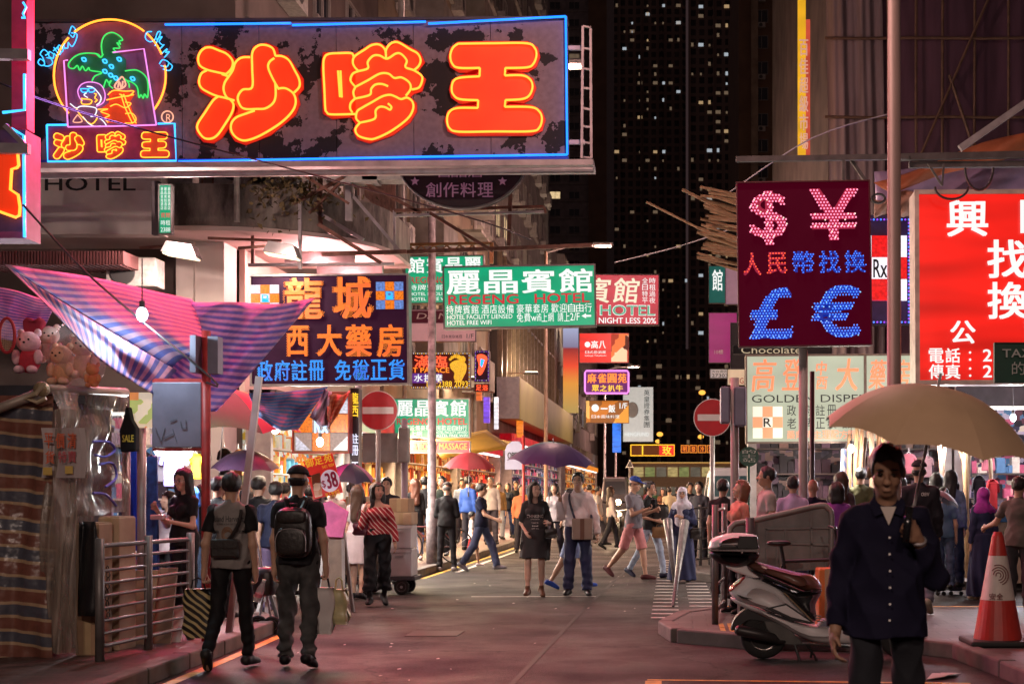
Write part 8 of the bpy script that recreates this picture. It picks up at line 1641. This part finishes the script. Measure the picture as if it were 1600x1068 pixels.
puff([(75,215),(95,172),(200,138),(300,136),(382,152),(392,200),(390,240),(235,236),(80,236)], -.08, .34, 'top_box_lid', silver, p=4); slab([(262,150),(378,152),(386,232),(250,230)], -.094, -.07, 'top_box_panel', blackp, .006); slab([(78,236),(390,232),(391,254),(80,246)], -.088, .348, 'top_box_rim', chrome, .006)
puff([(80,248),(235,256),(390,256),(382,308),(275,350),(160,336),(98,300)], -.07, .33, 'top_box_base', blackp, p=4)
for u in (275, 375): slab([(u,232),(u+14,232),(u+14,262),(u,262)], -.10, -.088, 'latch', chrome, .003)
slab(spline([(215,752),(250,672),(330,622),(460,662),(525,700),(470,712),(340,690),(272,734),(236,758)], True, 3), .05, .19, 'rear_mudguard', blackp, .012)
def wheel(c, R, w, root, rimm=chrome, spokes=5):
    c = Vector(c); h = MB().lathe([(R*.62,-w*.45),(R*.86,-w*.5),(R*.97,-w*.32),(R,0),(R*.97,w*.32),(R*.86,w*.5),(R*.62,w*.45)], c, 28, 'y').build('wheel', rub, root, smooth=True)
    MB().lathe([(R*.64,-w*.42),(R*.58,-w*.46),(R*.56,0),(R*.58,w*.46),(R*.64,w*.42)], c, 24, 'y').build('rim', rimm, h, smooth=True); b = MB()
    for i in range(spokes): a = 2*math.pi*i/spokes; b.obox(c+Vector((R*.1*math.cos(a),0,R*.1*math.sin(a))), c+Vector((R*.6*math.cos(a),0,R*.6*math.sin(a))), w*.5, R*.14, (0,1,0))
    tag(b.build('spokes', rimm, h), kind='stuff'); MB().lathe([(R*.18,-w*.5),(R*.2,0),(R*.18,w*.5)], c, 14, 'y').build('hub', rimm, h); return h
rc_ = S1(428,800,.12); wheel((rc_.x, rc_.y, .215), .215, .12, SCO); wheel((rc_.x+1.25, rc_.y, .215), .215, .10, SCO)
MB().tube([S1(246,748,-.04), S1(262,752,-.05), S1(400,780,-.04), S1(485,806,-.02), S1(530,835,.03), S1(600,830,.08)], [.036,.048,.050,.044,.018,.016], 16).build('muffler', mat('muffler_dark', (.05,.045,.045), rough=.4, metal=.5, var=.2), SCO, smooth=True)
slab(spline([(430,700),(560,730),(640,800),(680,850),(560,850),(480,800)], True, 2), .04, .20, 'engine', mat('engine_grey', (.10,.095,.09), metal=.4, var=.3), .02)
MB().tube([S1(622,845,.0), S1(640,900,-.01), S1(660,968,-.02)], .013, 7).build('stand', blackp, SCO); MB().tube([S1(712,850,.2), S1(745,910,.2), S1(740,962,.22)], .013, 7).build('stand', blackp, SCO); MB().tube([S1(700,850,.0), S1(748,915,-.02), S1(765,962,-.04)], .011, 6).build('side_stand', blackp, SCO)
slab([(640,842),(860,858),(1010,862),(1010,872),(860,868),(650,852)], .02, .2, 'underside', blackp, .008)
puff([(930,735),(960,600),(990,420),(1010,260),(1060,250),(1075,330),(1060,560),(1040,700),(1030,790)], -.04, .28, 'leg_shield', silver)
MB().tube([S1(1040,260,.12), S1(1020,150,.12)], .028, 8).build('steering_stem', blackp, SCO); MB().tube([S1(1000,148,-.22), S1(1020,140,.0), S1(1020,140,.24), S1(1000,148,.46)], .016, 7).build('handlebar', blackp, SCO)
for d in (-.2, .44):
    MB().tube([S1(1010,142,d), S1(1020,60,d*1.15)], .006, 5).build('mirror_arm', blackp, SCO); MB().ball(tuple(S1(1022,48,d*1.15)), (.02,.06,.045)).build('mirror', blackp, SCO)
MB().ball(tuple(S1(1062,300,.12)), (.06,.08,.07)).build('headlight', chrome, SCO)
# ---- grey barrier board, folding bicycle, courier box
Y = 14.7; t = thing('street_barrier', 'worn grey barrier board with rounded corner behind the scooter', 'barrier', (XX(1220,Y),Y,.13)); gp = mat('barrier_grey', (.20,.185,.18), rough=.6, var=.4, scale=3, detail=8)
q = [(390,392),(480,366),(640,330),(775,300),(805,312),(822,350),(818,575),(490,590),(400,540)]; T1 = lambda u, v, d=0.: P(1000+u*.3632, 680+v*.3632, Y) + Vector((0,d,0))
MB().poly([T1(u,v) for u, v in q], (0,.05,0)).build('board', gp, t, bevel=.01); MB().tube([T1(u,v,-.02) for u, v in spline([(400,545),(388,395),(480,366),(640,330),(775,300),(808,314),(824,352),(820,575)], False, 3)], .03, 8).build('frame', mat('barrier_frame', (.28,.25,.24), rough=.5, metal=.3, var=.25), t, smooth=True)
for a, c in (((540,402),(815,396)),((545,460),(815,470)),((545,400),(545,580)),((590,460),(590,560)),((625,405),(628,455)),((735,330),(740,560))): MB().obox(T1(*a,-.02), T1(*c,-.02), .02, .025, (0,1,0)).build('batten', gp, t)
for u in (430, 800): MB().cyl(T1(u,540,.02), Vector((T1(u,540).x, Y+.02, .13)), .025, 8).build('foot', mat('barrier_frame', (.28,.25,.24)), t)
post('steel_post', 'short dark post in front of the grey barrier board', 1172, 808, 0, 14.5, .045, darkframe, z0=.13)
def bicycle(label, x, y, R, hd, m, wb=1.0, z=.13):
    """upright bicycle in the XZ plane, hd=+1 heads to +X"""
    t = thing('bicycle', label, 'bicycle', (x,y,z)); p = lambda a, h, d=0.: Vector((x+hd*a, y+d, z+h))
    for a in (-wb/2, wb/2):
        w = MB().tube([p(a,R)+Vector((R*math.cos(q),0,R*math.sin(q))) for q in [i*math.pi/16 for i in range(32)]], .016, 6, True).build('wheel', rub, t, smooth=True); b = MB()
        for i in range(10): q = i*math.pi/5; b.cyl(p(a,R), p(a,R)+Vector((R*math.cos(q),0,R*math.sin(q))), .002, 4)
        tag(b.build('spokes', steel, w), kind='stuff'); MB().cyl(p(a,R,-.04), p(a,R,.04), .02, 8).build('hub', steel, w)
    for a, c, r in (((-.12,.30),(-.22,.86),.018),((-.12,.30),(.36,.72),.02),((-.12,.30),(-wb/2,R),.011),((-.19,.70),(-wb/2,R),.011),((-.19,.70),(.36,.72),.016),((.34,.80),(wb/2,R),.016),((.34,.80),(.31,1.02),.014)): MB().cyl(p(*a), p(*c), r, 8).build('frame_tube', m, t)
    MB().tube([p(.28,1.04,-.28), p(.33,1.02,-.05), p(.33,1.02,.05), p(.28,1.04,.28)], .012, 7).build('handlebar', blackp, t); sof(p(-.24,.88), (.12,.07,.03), blackp, 'saddle', t, .8); MB().lathe([(.09,-.005),(.09,.005)], p(-.12,.30,-.05), 16, 'y').build('chainring', steel, t); MB().obox(p(-.12,.30,-.07), p(-.02,.18,-.07), .02, .02).build('crank', steel, t); return t
bicycle('dark bicycle leaning at the stickered post', XX(672,27.9), 27.95, .33, -1, mat('bike_dark_red', (.12,.03,.03), rough=.35), 1.0)
bicycle('black folding bicycle between the scooter and the grey barrier board', XX(1255,13.95), 13.95, .21, 1, blackp, .8)
boxthing('courier_box', 'orange courier box between the scooter and the man in dark blue', 1279, 1308, 888, 962, 13.6, .35, mat('courier_orange', (.65,.16,.02), rough=.5, var=.15), .13, 0, 'box', .02, ('tape',))
# ---- traffic cone
c = Vector((XX(1559,12.9), 12.9, .13)); t = thing('traffic_cone', 'large red and white traffic cone with a spiral emblem on the right pavement', 'traffic cone', c)
MB().box(c.x-.30,c.x+.30,c.y-.30,c.y+.30,.131,.185).build('base', mat('cone_base_black', (.015,.014,.014), rough=.6, var=.2), t, bevel=.02)
cr = mat('cone_red', (.50,.035,.025), rough=.45, var=.15, scale=5); cw = mat('cone_white', (.66,.58,.52), rough=.5, var=.12, scale=6); Rz = lambda z: .215 - .165*(z/.93)
for nm, a, d, m in (('red_band',0.,.36,cr),('white_band',.362,.75,cw),('red_tip',.752,.93,cr)): MB().lathe([(Rz(a)+.002,.055+a),(Rz(d)+.002,.055+d)], c, 32).build(nm, m, t, smooth=False)
MB().lathe([(.05,.985),(.035,1.02),(.03,1.0)], c, 20).build('top_ring', cr, t); MB().lathe([(Rz(.36)+.006,.408),(Rz(.375)+.006,.425)], c, 32).build('reflective_seam', cw, t)
for r0, a0, a1 in ((.022,-60,220),(.045,-90,190),(.068,-80,150),(.09,-70,120)):
    b = MB().tube([Vector((c.x - .02 + r0*math.cos(math.radians(a)), c.y - Rz(.56+r0*math.sin(math.radians(a))) - .001, c.z+.055+.58+r0*math.sin(math.radians(a)))) for a in range(a0, a1, 14)], .0055, 5); b.build('emblem', mat('emblem_dark', (.22,.10,.09), var=0), t)
letters(t, '安全', (1545,926,1568,936), 12.9-.165, mat('emblem_dark', (.22,.1,.09)), .02)
# ---- trolley, boxes, boards
Y = 21.0; t = thing('trolley', 'dark flat trolley with rubber wheels behind the woman in red stripes', 'trolley', (XX(605,Y),Y,0)); a, b_ = XX(556,Y), XX(648,Y)
MB().box(a,b_,Y,Y+.6,.21,.27).build('platform', mat('trolley_deck', (.05,.05,.06), var=.2), t, bevel=.01); MB().tube([(a,Y+.05,.27),(a,Y+.05,1.0),(a,Y+.55,1.0),(a,Y+.55,.27)], .018, 8).build('handle', steel, t)
for x in (a+.14, b_-.2):
    for d in (.04,.56): wheel((x,Y+d,.115), .115, .06, t, steel, 4)
wc = mat('white_crate', (.52,.49,.50), rough=.45, var=.1)
for nm, lab, x0, x1, y0, y1, m, dy in (('plastic_crate','lower pale plastic crate on the trolley',606,643,857,898,wc,0),('plastic_crate','upper pale plastic crate on the trolley',604,642,820,856,wc,.03),('cardboard_box','lower cardboard box on top of the crates',610,643,800,819.5,card2,.02),('cardboard_box','topmost cardboard box on the trolley stack',608,638,778,799.5,card,.04),('cardboard_box','tall cardboard carton on the trolley behind the pale dress',540,572,775,870,card2,.3)):
    o = boxthing(nm, lab, x0, x1, y0, y1, Y+dy, .5, m, .272 if 'lower pale' in lab or 'tall' in lab else None, 0, 'crate' if 'crate' in nm else 'box', .012, ('tape',) if 'card' in nm else ())
    if 'crate' in nm: z = ZZ(y0,Y+dy); MB().box(XX(x0-1,Y),XX(x1+1,Y),Y+dy-.02,Y+dy-.001,z-.05,z).build('rim', wc, o); MB().box(XX(x0+12,Y),XX(x1-12,Y),Y+dy-.035,Y+dy-.021,z-.10,z-.07).build('handle', wc, o)
def aboard(label, px0, px1, py, Y, m, topm=None):
    t = thing('a_board', label, 'sign board', (XX((px0+px1)/2,Y),Y,0)); x0, x1 = XX(px0,Y), XX(px1,Y); z = ZZ(py,Y)
    for x in (x0,x1): MB().obox((x+(.06 if x == x0 else -.06),Y+.12,z),(x,Y-.1,0),.04,.03).build('leg', galv, t); MB().obox((x+(.06 if x == x0 else -.06),Y+.14,z),(x,Y+.4,0),.04,.03).build('leg', galv, t)
    MB().add([(x0+.02,Y-.06,.25),(x1-.02,Y-.06,.25),(x1-.07,Y+.1,z-.03),(x0+.07,Y+.1,z-.03),(x0+.02,Y-.03,.25),(x1-.02,Y-.03,.25),(x1-.07,Y+.13,z-.03),(x0+.07,Y+.13,z-.03)], [(0,1,2,3),(7,6,5,4),(0,4,5,1),(1,5,6,2),(2,6,7,3),(3,7,4,0)]).build('panel', m, t)
    if topm is not None: MB().poly([(x0-.02,Y+.02,z-.04),(x1-.04,Y+.02,z-.06),(x1+.0,Y+.16,z+.26),(x0+.10,Y+.18,z+.40),(x0+.0,Y+.16,z+.36)], (0,.03,0)).build('cover', topm, t, bevel=.008)
    return t
aboard('easel board with a pink cover beside the man with the backpack', 498, 540, 832, 17.6, mat('board_brown', (.20,.13,.09), var=.4, scale=4), magc if False else mat('pink_cover', (.55,.12,.30), var=.3, scale=6, rough=.6))
aboard('dark A board at the kerb end behind the raglan tee', 402, 420, 912, 16.4, mat('board_dark', (.06,.05,.05), var=.3))
Y = 18.6; t = thing('price_board', 'tilted red price board showing $38 in a pale oval', 'sign board', P(503,778,Y)); K = lambda u, v: (380+u*.1873, 600+v*.1873)
pq = [K(500,640),K(740,574),K(830,900),K(590,958)]; MB().poly([P(x,y,Y) for x, y in pq], (0,.03,0)).build('board', mat('board_red', (.55,.02,.02), rough=.5, var=.1, emis=(.8,.03,.02), es=.25), t)
cx, cy = K(722,804); MB().poly([P(cx+15.5*math.cos(a)*.97, cy+17.5*math.sin(a), Y-.01) for a in [i*math.pi/14 for i in range(28)]], (0,.006,0)).build('oval', mat('board_pale', (.7,.62,.7), var=.05, emis=(.8,.7,.85), es=.3), t)
def tilted(s, rect, m, bold=.02, sp=False):
    """print along the board's own slant"""
    o = latin(t, s, rect, Y-.02, m, bold) if not sp else letters(t, s, rect, Y-.02, m, bold); mx, mz = XX((rect[0]+rect[2])/2,Y)-t.location.x, ZZ((rect[1]+rect[3])/2,Y)-t.location.z
    o.matrix_parent_inverse = Matrix.Identity(4); o.matrix_local = Matrix.Translation((mx,0,mz)) @ Matrix.Rotation(math.radians(-15), 4, 'Y') @ Matrix.Translation((-mx,0,-mz))
yel = mat('board_yellow', (.75,.48,.03), var=0, emis=(1,.6,.05), es=.3); tilted('御足苑', (475,712,520,726), yel, .03, True); tilted('5401 9004', (503,725,522,730), yel); dr_ = mat('board_digit', (.45,.01,.08), var=0); tilted('$', (503,750,509,763), dr_, .03); tilted('38', (509,737,527,762), dr_, .05); tilted('地下營業區', (508,767,532,775), yel, .02, True)
MB().poly([P(x,y,Y-.012) for x,y in (K(560,760),K(640,735),K(660,930),K(600,945))], (0,.006,0)).build('photo', cells('face_photo', ['#d8b090','#c89068','#7a4830','#e8d0b8','#a86848'], 9), t); MB().cyl(P(505,775,Y+.05), Vector((XX(508,Y),Y+.05,0)), .02, 8).build('pole', galv, t)
t = thing('stroller', 'dark folding stroller with thick wheels between the two young men', 'stroller', (XX(415,15.3),15.3,.0)); x = XX(415,15.3)
for dx, dz in ((-.05,.10),(.1,.09)): wheel((x+dx,15.2,dz), .10, .05, t, steel, 6)
MB().tube([(x-.05,15.2,.1),(x,15.3,.5),(x-.12,15.4,.95)], .012, 6).build('frame_tube', steel, t); MB().tube([(x+.1,15.2,.1),(x,15.3,.5),(x+.1,15.35,.8)], .012, 6).build('frame_tube', steel, t); sof((x-.02,15.35,.55), (.13,.14,.16), blackp, 'seat', t)
for k, (px, py0, py1, w, c_) in enumerate(((1494,836,905,22,'#4a4650'),(1470,842,905,16,'#2a2832'))):
    Yq = 20.9; t = thing('suitcase', ['upright grey ribbed suitcase beside the magenta headscarf','dark suitcase left of the grey ribbed one'][k], 'suitcase', (XX(px,Yq),Yq,.0)); m = mat('suitcase_%d' % k, c_, rough=.35, var=.1); x0, x1 = XX(px-w/2,Yq), XX(px+w/2,Yq); z1 = ZZ(py0,Yq)
    MB().box(x0,x1,Yq,Yq+.25,.06,z1).build('shell', m, t, bevel=.03)
    for i in range(4): xx = x0+.03+(x1-x0-.06)*i/3; MB().box(xx-.006,xx+.006,Yq-.008,Yq-.001,.1,z1-.05).build('rib', m, t)
    for xx in (x0+.03,x1-.03): MB().cyl((xx,Yq-.01,.03),(xx,Yq+.03,.03),.03,10).build('wheel', rub, t)
    MB().tube([(x0+.06,Yq+.2,z1),(x0+.06,Yq+.2,z1+.12),(x1-.06,Yq+.2,z1+.12),(x1-.06,Yq+.2,z1)], .01, 6).build('handle', steel, t)
t = thing('counter', 'small display table with pink boxes by the right edge', 'table', (XX(1578,21.6),21.6,.13)); MB().box(XX(1545,21.6),XX(1640,21.6),21.6,22.3,ZZ(815,21.6),ZZ(800,21.6)).build('top', mat('blue_edge', (.04,.14,.32), var=.2), t); MB().box(XX(1550,21.6),XX(1635,21.6),21.65,22.2,.131,ZZ(815,21.6)).build('cabinet', mat('counter_tan', (.40,.30,.22), var=.2), t)
for i, (px, py) in enumerate(((1576,788),(1588,788),(1600,788),(1582,775),(1594,775),(1588,762))): boxthing('gift_box', ['left','middle','right','left','right','topmost'][i] + [' pink box of the lowest row on the display table',' pink box of the second row on the display table',' pink box crowning the stack on the display table'][0 if i < 3 else 1 if i < 5 else 2], px-5.5, px+5.5, py, py+11.6, 21.8, .15, mat('pink_carton', (.50,.16,.20), var=.25, scale=12), None, 0, 'box', .004)
# ---- vehicles down the street
def van(label, x0, x1, y0, y1, h, m, glassm=dark_glass, name='parked_van'):
    t = thing(name, label, 'van', ((x0+x1)/2,y0,0)); xm = (x0+x1)/2
    f = lambda z0, z1, i0, i1, yy0, yy1: MB().add([(x0+i0,yy0,z0),(x1-i0,yy0,z0),(x1-i0,yy1,z0),(x0+i0,yy1,z0),(x0+i1,yy0+i1*.8,z1),(x1-i1,yy0+i1*.8,z1),(x1-i1,yy1-i1,z1),(x0+i1,yy1-i1,z1)], [(0,3,2,1),(4,5,6,7),(0,1,5,4),(1,2,6,5),(2,3,7,6),(3,0,4,7)])
    f(.28,1.12,0,.02,y0,y1).build('body', m, t, bevel=.06); f(1.121,h,.03,.16,y0+.03,y1-.1).build('cabin', m, t, bevel=.07)
    MB().add([(x0+.16,y0+.055,1.2),(x1-.16,y0+.055,1.2),(x1-.24,y0+.105,h-.18),(x0+.24,y0+.105,h-.18)], [(0,1,2,3)]).build('rear_window', glassm, t)
    for x, s in ((x0,1),(x1,-1)):
        for a, b in ((y0+.5,y0+1.6),(y0+1.8,y0+2.9)): MB().add([(x+s*.038,a,1.2),(x+s*.038,b,1.2),(x+s*.118,b-.08,h-.2),(x+s*.118,a+.08,h-.2)], [(0,1,2,3)]).build('side_window', glassm, t)
        for yy in (y0+.8, y1-.8): MB().lathe([(.3,-.1),(.31,0),(.3,.1)], (x+s*.12,yy,.31), 18, 'x').build('wheel', rub, t)
        MB().box(x+s*.06-.07,x+s*.06+.07,y0-.03,y0-.001,.62,1.0).build('tail_light', mat('tail_light_red', (.45,.02,.02)), t)
    MB().box(xm-.26,xm+.26,y0-.012,y0-.002,.55,.67).build('number_plate', mat('plate_yellow', (.6,.45,.06), var=0), t); MB().box(x0+.05,x1-.05,y0-.08,y0-.001,.3,.45).build('bumper', blackp, t, bevel=.02); return t
van('white van parked across the crossing behind the auburn haired woman', XX(1100,31), XX(1210,31), 31, 35.4, 2.06, mat('van_white', (.55,.53,.54), rough=.3, var=.05, coat=.4), mat('van_glass', (.05,.10,.11), rough=.1, var=.3))
van('dark van with its roof lamps beyond the tall man in the pale shirt', XX(936,56), XX(985,56), 56, 60.6, 2.15, mat('van_dark', (.03,.028,.03), rough=.3, var=.1, coat=.4), name='parked_van')
Y = 134; t = thing('bus', 'long cream double decker bus crossing the far end of the street', 'bus', (XX(1075,Y),Y,0)); x0, x1 = XX(985,Y), XX(1155,Y); cream_b = mat('bus_cream', (.42,.28,.14), rough=.4, var=.1)
MB().box(x0,x1,Y,Y+2.5,.35,4.35).build('body', cream_b, t, bevel=.12); n = 9
for k in range(n):
    a = x0+.3+(x1-x0-.6)*k/n; w = (x1-x0-.6)/n-.14
    MB().box(a,a+w,Y-.03,Y-.005,3.05,3.95).build('window', uneven_glow('bus_window_%d' % (k % 3), [(.55,.42,.16),(.22,.26,.08),(.12,.11,.08)][k % 3], .7, 2, .5), t); MB().box(a,a+w,Y-.03,Y-.005,1.3,2.1).build('window', uneven_glow('bus_window_2', (.12,.11,.08), .7), t)
for k in (.18,.8): MB().lathe([(.48,-.1),(.5,.0),(.48,.1)], (x0+(x1-x0)*k,Y+.05,.5), 18, 'y').build('wheel', rub, t)
MB().box(x0,x1,Y-.05,Y+2.4,4.36,4.42).build('roof_strip', glow('amber_strip', (.8,.45,.12), .7), t)
Y = 44; t = thing('motorcycle', 'motorcycle with a glaring headlight riding towards the crossing', 'motorcycle', (XX(966,Y),Y,0)); x = XX(966,Y)
for d in (0,1.25): MB().lathe([(.29,-.05),(.3,0),(.29,.05)], (x,Y+d,.3), 18, 'x').build('wheel', rub, t)
sof((x,Y+.6,.62), (.16,.5,.2), blackp, 'tank', t); MB().tube([(x-.32,Y+.2,1.0),(x,Y+.1,.95),(x+.32,Y+.2,1.0)], .018, 6).build('handlebar', steel, t); MB().tube([(x,Y+.1,.95),(x,Y,.3)], .035, 6).build('fork', steel, t); MB().ball((x,Y-.05,1.22), .095).build('headlight', glow('headlight', (1,.75,.4), 14), t); MB().ball((x+.06,Y-.05,.85), .05).build('indicator', glow('headlight', (1,.75,.4), 14), t)
lamp('POINT', (x,Y-.25,1.2), 120, (1,.75,.45), .06, parent=t)
for k, (x0, y0, x1, y1) in enumerate(((1448,1058,1475,1046),(1462,1066,1490,1052))): tag(MB().poly([(XX(x0,11.4),11.4+.1*k,.012+.004*k),(XX(x1,11.5),11.45+.1*k,.03+.004*k),(XX(x1+14,11.7),11.75,.014+.004*k),(XX(x0+12,11.7),11.8,.01+.004*k)], (0,0,-.004)).build('paper_scrap', mat('paper_litter', (.55,.5,.47))), ['crumpled white paper by the kerb near the man in dark blue','second white paper scrap by the kerb, closer to the cone'][k], 'litter')
